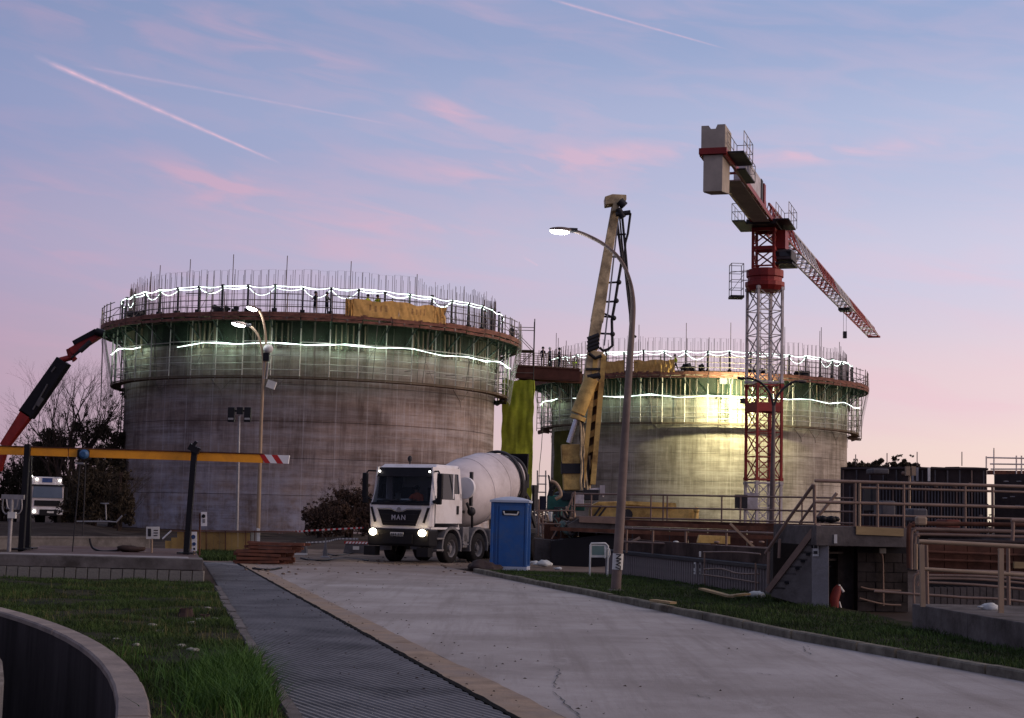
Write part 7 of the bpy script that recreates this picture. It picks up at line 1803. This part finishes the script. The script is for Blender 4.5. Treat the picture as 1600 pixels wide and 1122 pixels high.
for k in range(20):
    x0 = 1440 + k * 10.2; g = MB(); g.prism([x_(x0, 948, 3.6), x_(x0 + 9, 949, 3.6), x_(x0 + 9, 918, 3.6), x_(x0, 917, 3.6)], (0, .12, 0)); part('panel', g, M['conc_dk'], T)
g = MB(); g.prism([x_(1440, 955, 3.75), x_(1650, 955, 3.75), x_(1650, 905, 3.75), x_(1440, 905, 3.75)], (0, .1, 0)); part('backing', g, M['black'], T)
# white bag on the ledge
def rag(px, py, z, lab, s_=.2, nm='bag', grp=None):
    p = gz(px, py, z); g = MB(); g.sphere((0, 0, 0), s_, 16, 9, (1.25, .8, .62)); g.v = [tuple(Vector((v[0], v[1], max(v[2], -s_ * .4))) * (1 + .35 * noise.noise(Vector(v) * 9 + Vector((px, 0, 0))) + .2 * noise.noise(Vector(v) * 22)) + Vector((p.x, p.y, z + s_ * .3))) for v in g.v]
    g.sphere((p.x - s_ * 1.3, p.y, z + .04), s_ * .45, 9, 5, (1.3, .8, .4)); return single(nm, g, M['rag'], lab, 'bag', grp)
rag(1549, 953, zle, 'crumpled white bag on the concrete ledge by a railing post', .115)
rag(1183, 934, .1, 'white plastic rag on the grass at the stair foot', .15)
rag(850, 884, .08, 'crumpled pale plastic just right of the blue toilet', .20); rag(836, 882, .08, 'small pale plastic scrap touching the blue toilet', .13)
rag(872, 890, .08, 'small brownish clod right of the plastic sheet', .09)
for pts, lab in (([(1096, 920), (1142, 932)], 'pale timber plank lying on the grass below the ribbed wall'), ([(1142, 931), (1168, 928)], 'second thin plank meeting the pale one on the grass'), ([(1020, 938), (1052, 942)], 'flat pale board on the grass near the kerb')):
    a, b = gz(*pts[0], .2), gz(*pts[1], .2); g = MB(); g.bar(a, b, .14, .04); single('plank', g, M['wood'], lab, 'plank')
# notice board: pale frame with dull green panel
YS = gz(922, 900, .1).y; s_ = lambda px, py: at(px, py, YS)
T = thing('notice_frame', s_(922, 900), 'small pale tubular frame holding a grey-green panel left of the lamp post', 'notice board')
g = MB(); g.tube([s_(921.5, 901), s_(922.5, 852), s_(924, 849), s_(946, 849), s_(950, 853), s_(949, 901)], .030, 6); part('frame', g, M['paper'], T)
g = MB(); g.prism([s_(923, 871), s_(948, 871), s_(948, 851), s_(923, 851)], (0, .03, 0)); b_ = part('panel_frame', g, M['paper'], T)
g = MB(); g.prism([at(925, 867, YS - .01), at(944, 867, YS - .01), at(944, 853, YS - .01), at(925, 853, YS - .01)], (0, .01, 0)); part('panel', g, M['signgreen'], b_)
g = MB(); g.tube([at(945, 872, YS - .1), at(947, 857, YS - .1), at(952, 858, YS - .1), at(953, 866, YS - .1), at(950, 873, YS - .1)], .025, 6); part('hanging_hose', g, M['paper'], T)
# dark sack at the kerb end by the lorry
p = gz(750, 893); g = MB(); g.sphere((0, 0, 0), .5, 22, 12, (1.0, .8, .5)); g.v = [tuple(Vector((v[0], v[1], max(v[2], -.1))) * (1 + .5 * noise.noise(Vector(v) * 4) + .25 * noise.noise(Vector(v) * 11)) + Vector((p.x + .15, p.y + .8, .05))) for v in g.v]; single('spoil_heap', g, M['form'], 'dark heap at the kerb end between the lorry and the toilet', 'heap')

# ---------------- third round tank under construction, behind on the right: steel formwork
YW = 72.0
A6, B6 = at(1320, 812, YW), at(1552, 816, YW - 4); zt6 = at(1320, 729, YW).z
T = thing('formwork_wall', (A6.x, A6.y, 0), 'long dark steel formwork wall with upright ribs, behind the right railings', 'formwork')
def fpt(u, z, v=0): p = A6 + (B6 - A6) * u; return Vector((p.x, p.y + v + 1.2 * (1 - math.sin(PI * (u * .8 + .1))), z))
NP = 10
for k in range(NP):
    u0, u1 = k / NP, (k + 1) / NP - .004; g = MB(); g.prism([fpt(u0, .5), fpt(u1, .5), fpt(u1, zt6 + R.uniform(-.03, .03)), fpt(u0, zt6)], (0, .12, 0)); part('shutter_panel', g, M['form'], T)
for k in range(46):
    u = (k + .5) / 46
    if u < .2 and k % 2: continue
    z0 = zt6 * (.42 if u < .9 else .5); z1 = zt6 * (.80 if k % 4 else .97); g = MB(); g.bar(fpt(u, .8, -.12), fpt(u, z1, -.12), .05); part('rib', g, M['formblue'] if k % 5 else M['rail'], T)
for z in (.98, .62, .35):
    g = MB(); n2 = 12; g.tube([fpt(i / n2, zt6 * z, -.16) for i in range(n2 + 1)], .05, 5); part('waler', g, M['form'], T)
for u, z in [(.47, .84), (.62, .80), (.75, .80), (.86, .82), (.63, .44), (.78, .44), (.94, .5), (.40, .93)]:
    g = MB(); g.sphere(fpt(u, zt6 * z, -.25), .10, 8, 5); part('anchor_nut', g, M['rail'], T)
for u in (.46, .49, .57): g = MB(); g.bar(fpt(u, zt6 * .85, -.3), fpt(u, zt6 * .99, -.3), .1); part('clamp', g, M['paper'] if u > .5 else M['steel'], T)
for lab_, px, hh in [('leftmost', 1337, 710), ('second from left', 1386, 708), ('middle', 1433, 706), ('second from right', 1503, 706), ('rightmost', 1553, 700)]:
    g = MB(); a = at(px, 728, YW); g.tube([a, at(px, hh, YW)], .022, 4); single('tall_rod', g, M['rebar'], lab_ + ' of the five thin rods above the dark formwork wall', 'rod', 'rods above the formwork')
A7, B7 = at(1555, 812, YW - 2), at(1680, 815, YW - 6); zt7 = at(1556, 741, YW - 2).z
T = thing('formwork_wall', (A7.x, A7.y, 0), 'lower dark formwork wall at the right edge with tie anchors', 'formwork')
for k in range(5):
    a = A7 + (B7 - A7) * (k / 5); b = A7 + (B7 - A7) * ((k + 1) / 5 - .004); g = MB(); g.prism([Vector((a.x, a.y, .5)), Vector((b.x, b.y, .5)), Vector((b.x, b.y, zt7)), Vector((a.x, a.y, zt7))], (0, .12, 0)); part('shutter_panel', g, M['form'], T)
for px, py in [(1572, 752), (1582, 776), (1592, 752), (1570, 778), (1590, 790)]:
    g = MB(); g.box(tuple(at(px, py, YW - 3.5)), (.15, .2, .04)); part('tie_anchor', g, M['steel'], T)
T = thing('top_scaffold', at(1541, 742, YW - 1), 'pale scaffold rails on top of the formwork at the right edge', 'scaffold')
for (a, b) in [((1541, 715), (1640, 717)), ((1547, 725), (1640, 726)), ((1548, 733), (1640, 733)), ((1541, 742), (1541, 713)), ((1553, 742), (1553, 704)), ((1588, 742), (1588, 712)), ((1596, 740), (1596, 712))]:
    g = MB(); g.tube([at(*a, YW - 1), at(*b, YW - 1)], .035, 5); part('tube', g, M['scaff_lt'], T)
g = MB(); g.prism([at(1548, 741, YW - 1), at(1640, 742, YW - 1), at(1640, 736, YW - 1), at(1548, 735, YW - 1)], (0, .6, 0)); part('plank', g, M['wood_r'], T)
# pale-blue plant and kit between landing rails and formwork
for i, (x0, y0, x1, y1, Y, mt, lab) in enumerate([(1371, 783, 1393, 806, 55, 'formblue', 'blue-grey tank box behind the landing railing'), (1358, 733, 1384, 741, 66, 'formblue', 'dark barrel top with pale label at the left of the formwork'), (1418, 795, 1442, 815, 50, 'formblue', 'grey-blue machine hood left of the bent pipes'), (1470, 812, 1492, 826, 50, 'red', 'faded red box lying behind the right railing'), (1355, 760, 1366, 800, 58, 'dark', 'dark upright cabinet behind the landing railing')]):
    a, b = at(x0, y1, Y), at(x1, y0, Y); g = MB(); g.box(((a.x + b.x) / 2, Y, (a.z + b.z) / 2), (abs(b.x - a.x), 1.2, abs(b.z - a.z))); mm = M[mt] if mt != 'red' else pm('faded red', (.16, .05, .035), .8, var=.3)
    single('box', g, mm, lab, 'box', bevel=.06)
g = MB(); g.tube([at(1421, 800, 60), at(1421, 735, 60)], .05, 6); g.box(tuple(at(1418, 736, 60)), (.15, .2, .35)); g.box(tuple(at(1427, 736, 60)), (.15, .2, .35)); single('light_pole', g, M['rail_lt'], 'short pale pole with two small lamps against the dark formwork', 'pole')
g = MB(); T2 = Vector((A6.x, A6.y, 0)); a = at(1285, 820, 64); b = at(1680, 826, 58)
g.prism([Vector((a.x, a.y, 0)), Vector((b.x, b.y, 0)), Vector((b.x, b.y, 1.35)), Vector((a.x, a.y, 1.35))], (0, 16, 0)); single('raised_slab', g, M['conc_dk'], 'raised dark slab carrying the formwork at the right', 'slab')
# ================================================================== PEOPLE
def human(name, J_, mats):
    """one continuous skin over a posed skeleton; mats: trousers, jacket, skin"""
    order = list(J_.keys()); E = [('pelvis', 'belly'), ('belly', 'chest'), ('chest', 'neck'), ('neck', 'head'), ('head', 'crown')]
    for s in 'lr': E += [('pelvis', 'hip' + s), ('hip' + s, 'knee' + s), ('knee' + s, 'ankle' + s), ('ankle' + s, 'toe' + s), ('chest', 'sho' + s), ('sho' + s, 'elb' + s), ('elb' + s, 'wri' + s), ('wri' + s, 'hand' + s)]
    me = bpy.data.meshes.new(name); me.from_pydata([J_[k][0] for k in order], [(order.index(a), order.index(b)) for a, b in E], [])
    o = bpy.data.objects.new(name, me); COL.objects.link(o)
    sk = o.modifiers.new('skin', 'SKIN'); sk.use_smooth_shade = True; sk.branch_smoothing = .4
    for i, k in enumerate(order): v = me.skin_vertices[0].data[i]; v.radius = (J_[k][1], J_[k][1]); v.use_root = (k == 'pelvis')
    ss = o.modifiers.new('sub', 'SUBSURF'); ss.levels = 1; ss.render_levels = 1
    bpy.context.view_layer.update(); dg = bpy.context.evaluated_depsgraph_get()
    out = bpy.data.meshes.new_from_object(o.evaluated_get(dg)); out.name = name; bpy.data.objects.remove(o)
    out.materials.clear()
    for m_ in mats: out.materials.append(m_)
    nz_ = J_['neck'][0][2]; pz = J_['pelvis'][0][2]
    hands = [Vector(J_['handl'][0]), Vector(J_['handr'][0])]; wr = [Vector(J_['wril'][0]), Vector(J_['wrir'][0])]; legs = [Vector(J_[k][0]) for k in ('kneel', 'kneer', 'anklel', 'ankler', 'hipl', 'hipr', 'toel', 'toer')]
    arms = [Vector(J_[k][0]) for k in ('elbl', 'elbr', 'shol', 'shor', 'chest', 'belly')]
    for p in out.polygons:
        c = p.center
        if min((c - h).length for h in hands) < .075: p.material_index = 2
        elif c.z > nz_ + .01: p.material_index = 2
        elif c.z < pz + .03 and min((c - h).length for h in legs) < min(min((c - h).length for h in arms), min((c - h).length for h in wr)): p.material_index = 0
        elif c.z < pz - .02 and min((c - h).length for h in wr) > .2: p.material_index = 0
        else: p.material_index = 1
    return out
def skel(arm='down', leg='stand', lean=0.0):
    J_ = {'pelvis': ((0, 0, .96), .135), 'belly': ((0, -lean * .2, 1.12), .125), 'chest': ((0, -lean * .5, 1.34), .15), 'neck': ((0, -lean * .75, 1.50), .058), 'head': ((0, -lean * .85 - .01, 1.62), .092), 'crown': ((0, -lean * .95, 1.72), .082)}
    for s, x in (('l', 1), ('r', -1)):
        J_['hip' + s] = ((x * .10, 0, .90), .095)
        fwd = {'stand': (.0, .0), 'walk': (-.20 * x, -.32 * x)}[leg]
        J_['knee' + s] = ((x * .12, fwd[0] - .02, .50), .062); J_['ankle' + s] = ((x * .13, fwd[1] + .02, .10), .045); J_['toe' + s] = ((x * .14, fwd[1] - .14, .05), .042)
        J_['sho' + s] = ((x * .19, -lean * .55, 1.42), .068)
        if arm == 'down': J_['elb' + s] = ((x * .25, .02 - lean * .4, 1.16), .045); J_['wri' + s] = ((x * .26, -.08 - lean * .5, .92), .034); J_['hand' + s] = ((x * .26, -.10 - lean * .5, .84), .040)
        if arm == 'front': J_['elb' + s] = ((x * .25, -.08 - lean * .5, 1.18), .045); J_['wri' + s] = ((x * .14, -.30 - lean * .6, 1.20), .034); J_['hand' + s] = ((x * .10, -.37 - lean * .6, 1.22), .040)
        if arm == 'swing': J_['elb' + s] = ((x * .24, .12 * x - lean * .4, 1.17), .045); J_['wri' + s] = ((x * .25, .10 * x - .12, .95), .034); J_['hand' + s] = ((x * .25, .10 * x - .17, .88), .040)
    return J_
helm = MB(); helm.sm = True
helm.lathe([(.128, 0), (.125, .06), (.10, .12), (.05, .155), (0.001, .165)], 16); helm.lathe([(.128, 0), (.16, -.01), (.16, .0), (.128, .015)], 16)
helm_m = {}
def helmet(mat):
    if mat.name not in helm_m: helm_m[mat.name] = helm.mesh('helmet', mat)
    return helm_m[mat.name]
bodies = {}
def person(loc, rz, lab, arm, leg, lean, mats, hm, grp=None, sc_=1.0):
    key = (arm, leg, lean) + tuple(x.name for x in mats)
    if key not in bodies: bodies[key] = human('person', skel(arm, leg, lean), mats)
    T = thing('person', loc, lab, 'person', grp, rz); T.scale = (sc_,) * 3
    o = bpy.data.objects.new('body', bodies[key]); COL.objects.link(o); o.parent = T
    h = bpy.data.objects.new('helmet', helmet(hm)); COL.objects.link(h); h.parent = T; h.location = (0, -lean * .92 - .005, 1.66)
    g = MB(); y0 = -lean * .85 - .01
    g.sphere((0, y0 - .095, 1.605), .018, 6, 4, (1, 1.2, 1.3))
    n = part('nose', g, M['skin'], T, w=False)
    g = MB()
    for s in (-1, 1): g.sphere((s * .034, y0 - .088, 1.635), .010, 6, 4)
    part('eyes', g, M['black'], T, w=False)
    return T
HV, NV, SK, DK = M['hivis'], M['navy'], M['skin'], M['dark']
def ondeck(c, px, zd, r_=TR + 1.3): a, p = onring(c, r_, px, zd); return p, a + PI / 2
for px, lab, arm, leg, rzo, mats in [(492, 'left of two dark-clothed workers on the left tank deck', 'front', 'stand', -.9, [NV, NV, SK]), (510, 'right of two dark-clothed workers on the left tank deck', 'front', 'stand', .9, [NV, M['dark'], SK]),
                                     (574, 'hi-vis worker behind the ochre banner, left one', 'front', 'stand', .5, [NV, HV, SK]), (590, 'bending hi-vis worker behind the ochre banner, right one', 'front', 'stand', -.6, [NV, HV, SK]),
                                     (757, 'dark worker half hidden by tubes at the right end of the left tank deck', 'down', 'stand', .3, [NV, NV, SK])]:
    p, a = ondeck(LA, px, ZD1); person(p, a + rzo, lab, arm, leg, .0 if px != 590 else .25, mats, M['black'])
for px, lab, arm, leg, rzo, mats, ln_ in [(1056, 'worker in yellow vest walking on the right tank deck', 'swing', 'walk', -1.2, [NV, HV, SK], .1), (897, 'worker in hi-vis bending at the left end of the right tank deck', 'front', 'stand', 1.0, [NV, HV, SK], .25)]:
    p, a = ondeck(LB, px, ZD2); person(p, a + rzo, lab, arm, leg, ln_, mats, M['black'])
for k, (px, mats, lab) in enumerate([(846, [NV, NV, SK], 'dark worker standing at the middle of the link bridge'), (857, [NV, M['truckgrey'], SK], 'grey-clad worker on the link bridge, right of the middle'), (872, [NV, NV, SK], 'dark worker at the right part of the link bridge')]):
    u = (px - 806) / 99; p = bA + (bB - bA) * u + Vector((.1, .9, 0)); p.z = bz + .1; person(p, [.4, -1.0, 1.3][k], lab, ['down', 'front', 'down'][k], 'stand', 0, mats, M['paper'] if k == 1 else M['black'])
p = at(800, 508, 137.5); p.z = at(800, 528, 137.5).z - .6
person(p, .5, 'worker up in the top of the stair tower', 'down', 'stand', 0, [NV, NV, SK], M['wht'])
# driver in orange at the wheel of the mixer
def sit():
    J_ = {'pelvis': ((0, 0, .0), .14), 'belly': ((0, -.02, .16), .13), 'chest': ((0, -.06, .38), .16), 'neck': ((0, -.08, .54), .058), 'head': ((0, -.10, .66), .092), 'crown': ((0, -.10, .76), .082)}
    for s, x in (('l', 1), ('r', -1)):
        J_['hip' + s] = ((x * .10, -.03, -.02), .10); J_['knee' + s] = ((x * .16, -.46, .04), .065); J_['ankle' + s] = ((x * .16, -.52, -.36), .046); J_['toe' + s] = ((x * .16, -.64, -.40), .042)
        J_['sho' + s] = ((x * .20, -.06, .46), .075); J_['elb' + s] = ((x * .28, -.18, .22), .052); J_['wri' + s] = ((x * .18, -.40, .26), .036); J_['hand' + s] = ((x * .15, -.47, .28), .042)
    return J_
bm_ = human('driver_body', sit(), [M['navy'], M['orange_cloth'], M['skin']])
Rm = Matrix.Rotation(-AM, 3, 'Z'); lo_ = Rm @ Vector((.0, 1.15 * MS, 0)) + mx_.location
T = thing('person', (lo_.x, lo_.y, 1.78 * MS), 'lorry driver in an orange jacket seen through the windscreen', 'person', rz=-AM)
o = bpy.data.objects.new('body', bm_); COL.objects.link(o); o.parent = T
g = MB(); g.sphere((0, -.09, .71), .105, 12, 7, (1, 1, .9)); part('hair', g, M['black'], T, w=False)

# ================================================================== TREES AND BUSHES
def branchy(g, p, d, l, r_, depth, tips, rr, up=.25):
    n = 3; pts = [p]; rs = [r_]; q = Vector(p); dd = Vector(d).normalized()
    for i in range(n):
        dd = (dd + Vector((rr.gauss(0, .10), rr.gauss(0, .10), rr.gauss(0, .06) + up * .10))).normalized(); q = q + dd * (l / n); pts.append(q.copy()); rs.append(r_ * (1 - .35 * (i + 1) / n))
    g.tube(pts, rs, 5 if depth > 2 else 3, cap=False); tips.append((q.copy(), depth))
    if depth <= 0: return
    for k in range(rr.choice([2, 3, 3])):
        a = rr.uniform(0, 2 * PI); sp = rr.uniform(.30, .62); s = dd.cross(Vector((0, 0, 1)));
        if s.length < .1: s = Vector((1, 0, 0))
        s.normalize(); t_ = dd.cross(s); nd = (dd + (s * math.cos(a) + t_ * math.sin(a)) * sp + Vector((0, 0, up * .3))).normalized(); st = pts[rr.choice([2, 3])] if depth > 1 else pts[-1]
        branchy(g, st, nd, l * rr.uniform(.62, .82), rs[-1] * .78, depth - 1, tips, rr, up)
def leafball(g, c, rad, n, ls, rr, sc_=(1, 1, 1)):
    for i in range(n):
        v = Vector((rr.gauss(0, 1), rr.gauss(0, 1), rr.gauss(0, 1))); v = v.normalized() * rad * (rr.random() ** .38); v = Vector((v.x * sc_[0], v.y * sc_[1], v.z * sc_[2])) + Vector(c)
        a = Vector((rr.gauss(0, 1), rr.gauss(0, 1), rr.gauss(0, 1))).normalized(); b = a.cross(Vector((rr.gauss(0, 1), rr.gauss(0, 1), rr.gauss(0, 1)))).normalized(); s = ls * rr.uniform(.5, 1.3)
        g.add([v - a * s, v + b * s * .5, v + a * s, v - b * s * .5], [(0, 1, 2, 3)])
def bare_tree(px, py_top, Y, lab, seed, depth=5, r_=.28):
    rr = random.Random(seed); b = at(px, 800, Y); b.z = 0; H = at(px, py_top, Y).z; T = thing('bare_tree', b, lab, 'tree')
    g = MB(); tips = []; tr = MB(); tr.tube([b, b + Vector((.1, 0, H * .25))], [r_, r_ * .8], 8, cap=False); part('trunk', tr, M['bark'], T)
    for k in range(5):
        a = rr.uniform(0, 2 * PI); branchy(g, b + Vector((.1, 0, H * (.18 + .02 * k))), Vector((.38 * math.cos(a), .38 * math.sin(a), 1)), H * .27, r_ * .5, depth, tips, rr, .35)
    part('crown', g, M['bark'], T, kind='stuff')
    return T
def bush(px, py_top, wpx, Y, lab, seed, mat='leaf', n=2600, ls=.115, zc=None, kind='bush'):
    rr = random.Random(seed); b = at(px, 800, Y); b.z = 0; H = max(1.0, at(px, py_top, Y).z); Wd = wpx * Y / F_PX / 2
    T = thing('bush' if kind == 'bush' else 'tree', b, lab, kind); g = MB(); tr = MB()
    for k in range(5):
        a = rr.uniform(0, 2 * PI); tr.tube([b + Vector((.2 * math.cos(a), .2 * math.sin(a), 0)), b + Vector((Wd * .35 * math.cos(a), Wd * .35 * math.sin(a), H * .5)), b + Vector((Wd * .6 * math.cos(a), Wd * .5 * math.sin(a), H * .8))], [.12, .07, .03], 5, cap=False)
    for k in range(0 if kind == 'tree' else 16 if H > 3 else 7):
        a = rr.uniform(0, 2 * PI); tp = []; st = b + Vector((Wd * .5 * rr.random() * math.cos(a), Wd * .4 * rr.random() * math.sin(a), H * rr.uniform(.05, .45))); branchy(g, st, Vector((.55 * math.cos(a), .4 * math.sin(a), 1)), H * rr.uniform(.18, .30), .035, 4, tp, rr, .3)
    part('trunk', tr, M['bark'], T)
    nc = 26 if kind == 'bush' else 60; n = int(n * 1.5)
    for k in range(nc):
        a = rr.uniform(0, 2 * PI); rad = rr.uniform(.2, .85) * Wd; z = H * rr.uniform(.18 if kind == 'bush' else .55, .80 if kind == 'bush' else .93) * (1 - (.35 if kind == 'bush' else .1) * (rad / Wd) ** 2); leafball(g, (b.x + rad * math.cos(a), b.y + .6 * rad * math.sin(a), z), Wd * (rr.uniform(.18, .40) if kind == 'bush' else rr.uniform(.10, .30)), n // nc, ls, rr, (1, 1, .85))
    for k in range(46):
        a = rr.uniform(0, 2 * PI); rad = rr.uniform(.1, .95) * Wd; z = H * rr.uniform(.5, 1.0) * (1 - .25 * (rad / Wd) ** 2); leafball(g, (b.x + rad * math.cos(a), b.y + .6 * rad * math.sin(a), z), Wd * rr.uniform(.05, .12), 22, ls * .8, rr)
    part('crown', g, M[mat], T, kind='stuff'); return T
bare_tree(112, 548, 128, 'tall bare tree with fine upright branches left of the left tank', 5, 6, .30)
bare_tree(88, 610, 126, 'smaller bare tree behind the knuckle boom', 9, 5, .2)
bare_tree(148, 628, 131, 'low bare tree close to the left tank scaffold', 14, 5, .2)
bush(100, 618, 125, 131, 'dense dark bush left of the tank, below the bare tree', 1, n=9000)
bush(60, 660, 90, 132, 'dark twiggy bush between the knuckle boom and the bare tree', 15, n=5000)
bush(118, 735, 90, 124, 'dark low bush behind the hoist chains', 17, n=5000)
bush(170, 606, 100, 128, 'dark bush touching the left tank wall', 2, n=8000)
bush(40, 690, 90, 134, 'dark bush behind the far white lorry', 3, n=3600)
bush(143, 712, 92, 110, 'dark undergrowth between the lorry and the left tank', 4, n=4600)
bush(184, 715, 50, 110, 'low dark bush against the foot of the left tank', 6, n=2200)
bush(5, 712, 60, 134, 'dark bush at the left edge of the picture', 7, n=2600)
bush(60, 700, 120, 138, 'wide dark bush far behind the left lorry', 8, n=4200)
bush(190, 752, 44, 106, 'small dark bush in front of the left tank foot', 16, n=2400)
bush(548, 748, 92, 100, 'russet dark bush behind the warning tape left of the lorry', 10, 'leaf_red', n=8500, ls=.085)
bush(522, 768, 60, 99, 'ragged russet bush just left of the tallest one', 11, 'leaf_red', n=3500, ls=.085)
bush(505, 778, 70, 97, 'low russet bush at the left of the taller one', 12, 'leaf_red', n=3200, ls=.085)
bush(583, 770, 50, 96, 'russet bush right behind the lorry mirror', 13, 'leaf_red', n=2600, ls=.085)
for i, (px, pt, w_) in enumerate([(1340, 714, 54), (1375, 710, 46), (1402, 706, 42), (1425, 709, 34)]):
    bush(px, pt, w_, 190, ['tree crown left above the dark formwork', 'second tree crown above the formwork', 'highest tree crown above the formwork', 'rightmost tree crown above the formwork'][i], 20 + i, n=7000, ls=.17, kind='tree')
# far wood along the horizon
g = MB(); rr = random.Random(77)
for k in range(120):
    x = -140 + 280 * k / 120; leafball(g, (x, 330 + rr.uniform(-6, 6), rr.uniform(1, 3.4)), rr.uniform(2.2, 3.6), 90, .5, rr, (1.2, 1, .8))
single('far_wood', g, M['leaf'], 'low dark far-off wood along the horizon', 'wood', kind='stuff', base=(0, 330, 0))

# ================================================================== CONTRAILS (thin clouds, far up)
def contrail(p0, p1, w_, s0, lab, seed):
    m_, t_, b = newmat('contrail ice'); nn = t_.nodes; ll = t_.links
    tcn = nn.new('ShaderNodeTexCoord'); sp = nn.new('ShaderNodeSeparateXYZ'); ll.new(tcn.outputs['UV'], sp.inputs[0])
    def q2(op, a, b_=None, clamp=False):
        n = nn.new('ShaderNodeMath'); n.operation = op; n.use_clamp = clamp
        for i, v in enumerate((a, b_)):
            if v is None: continue
            if isinstance(v, (int, float)): n.inputs[i].default_value = v
            else: ll.new(v, n.inputs[i])
        return n.outputs[0]
    v = q2('SUBTRACT', 1.0, q2('ABSOLUTE', q2('MULTIPLY_ADD', sp.outputs[1], 2.0)), True)
    nt_ = nn.new('ShaderNodeMath'); nt_.operation = 'MULTIPLY_ADD'; ll.new(sp.outputs[1], nt_.inputs[0]); nt_.inputs[1].default_value = 2; nt_.inputs[2].default_value = -1
    v = q2('SUBTRACT', 1.0, q2('ABSOLUTE', nt_.outputs[0]), True); v = q2('POWER', v, 1.6)
    n1 = nn.new('ShaderNodeTexNoise'); n1.inputs['Scale'].default_value = 1.0; n1.inputs['Detail'].default_value = 5
    cb = nn.new('ShaderNodeCombineXYZ'); ll.new(q2('MULTIPLY', sp.outputs[0], 26.0), cb.inputs[0]); ll.new(q2('MULTIPLY', sp.outputs[1], 1.5), cb.inputs[1]); cb.inputs[2].default_value = seed; ll.new(cb.outputs[0], n1.inputs['Vector'])
    u = sp.outputs[0]; en = q2('MULTIPLY', q2('MULTIPLY', u, 9.0, True), q2('MULTIPLY', q2('SUBTRACT', 1.0, u), 5.0, True))
    f = q2('MULTIPLY', q2('MULTIPLY', v, en), q2('MULTIPLY', n1.outputs[0], 1.9 * s0), True)
    tr = nn.new('ShaderNodeBsdfTransparent'); e_n = nn.new('ShaderNodeEmission'); e_n.inputs[0].default_value = lin((238, 196, 214)) + (1,); e_n.inputs[1].default_value = 1.0  # emission stands in for the sunlight a contrail would scatter
    mx = nn.new('ShaderNodeMixShader'); ll.new(f, mx.inputs[0]); ll.new(tr.outputs[0], mx.inputs[1]); ll.new(e_n.outputs[0], mx.inputs[2]); ll.new(mx.outputs[0], nn['Material Output'].inputs[0])
    H = 9500; A = CAM + ray(*p0) * (H / ray(*p0).z); B = CAM + ray(*p1) * (H / ray(*p1).z); mid = (A + B) / 2
    n = 30; d = (B - A).normalized(); s = d.cross((mid - CAM).normalized()).normalized(); W_ = w_ / F_PX * (mid - CAM).length / 2; dep = (mid - CAM).normalized() * W_ * .6
    vs = []; uv = []
    ring = [(-1, 0, 0), (-.5, 1, .25), (.5, 1, .75), (1, 0, 1), (.5, -1, .75), (-.5, -1, .25)]
    for i in range(n + 1):
        t_ = i / n; c = A + (B - A) * t_; w2 = 1 - .45 * t_
        for a_, b_, vv in ring: vs.append(c + s * W_ * a_ * w2 + dep * b_ * .3); uv.append((t_, vv))
    fs = [(i * 6 + k, i * 6 + (k + 1) % 6, (i + 1) * 6 + (k + 1) % 6, (i + 1) * 6 + k) for i in range(n) for k in range(3)]
    me = bpy.data.meshes.new('contrail'); base = (A + B) / 2; me.from_pydata([tuple(v_ - base) for v_ in vs], [], fs); me.materials.append(m_); ul = me.uv_layers.new(name='UVMap')
    for lp_ in me.loops: ul.data[lp_.index].uv = uv[lp_.vertex_index]
    o = bpy.data.objects.new('contrail', me); COL.objects.link(o); o.location = base; o.visible_shadow = True
    tag(o, lab, 'contrail')
contrail((50, 86), (440, 256), 13, .66, 'bright straight contrail falling to the right in the upper left sky', 1.0)
contrail((110, 100), (640, 200), 9, .20, 'faint long contrail above the bright one', 2.0)
contrail((850, -4), (1140, 78), 8, .42, 'thin pink contrail at the top centre of the sky', 3.0)
contrail((815, 400), (900, 450), 6, .30, 'very faint short contrail left of the pump boom', 4.0)
bpy.context.view_layer.update()
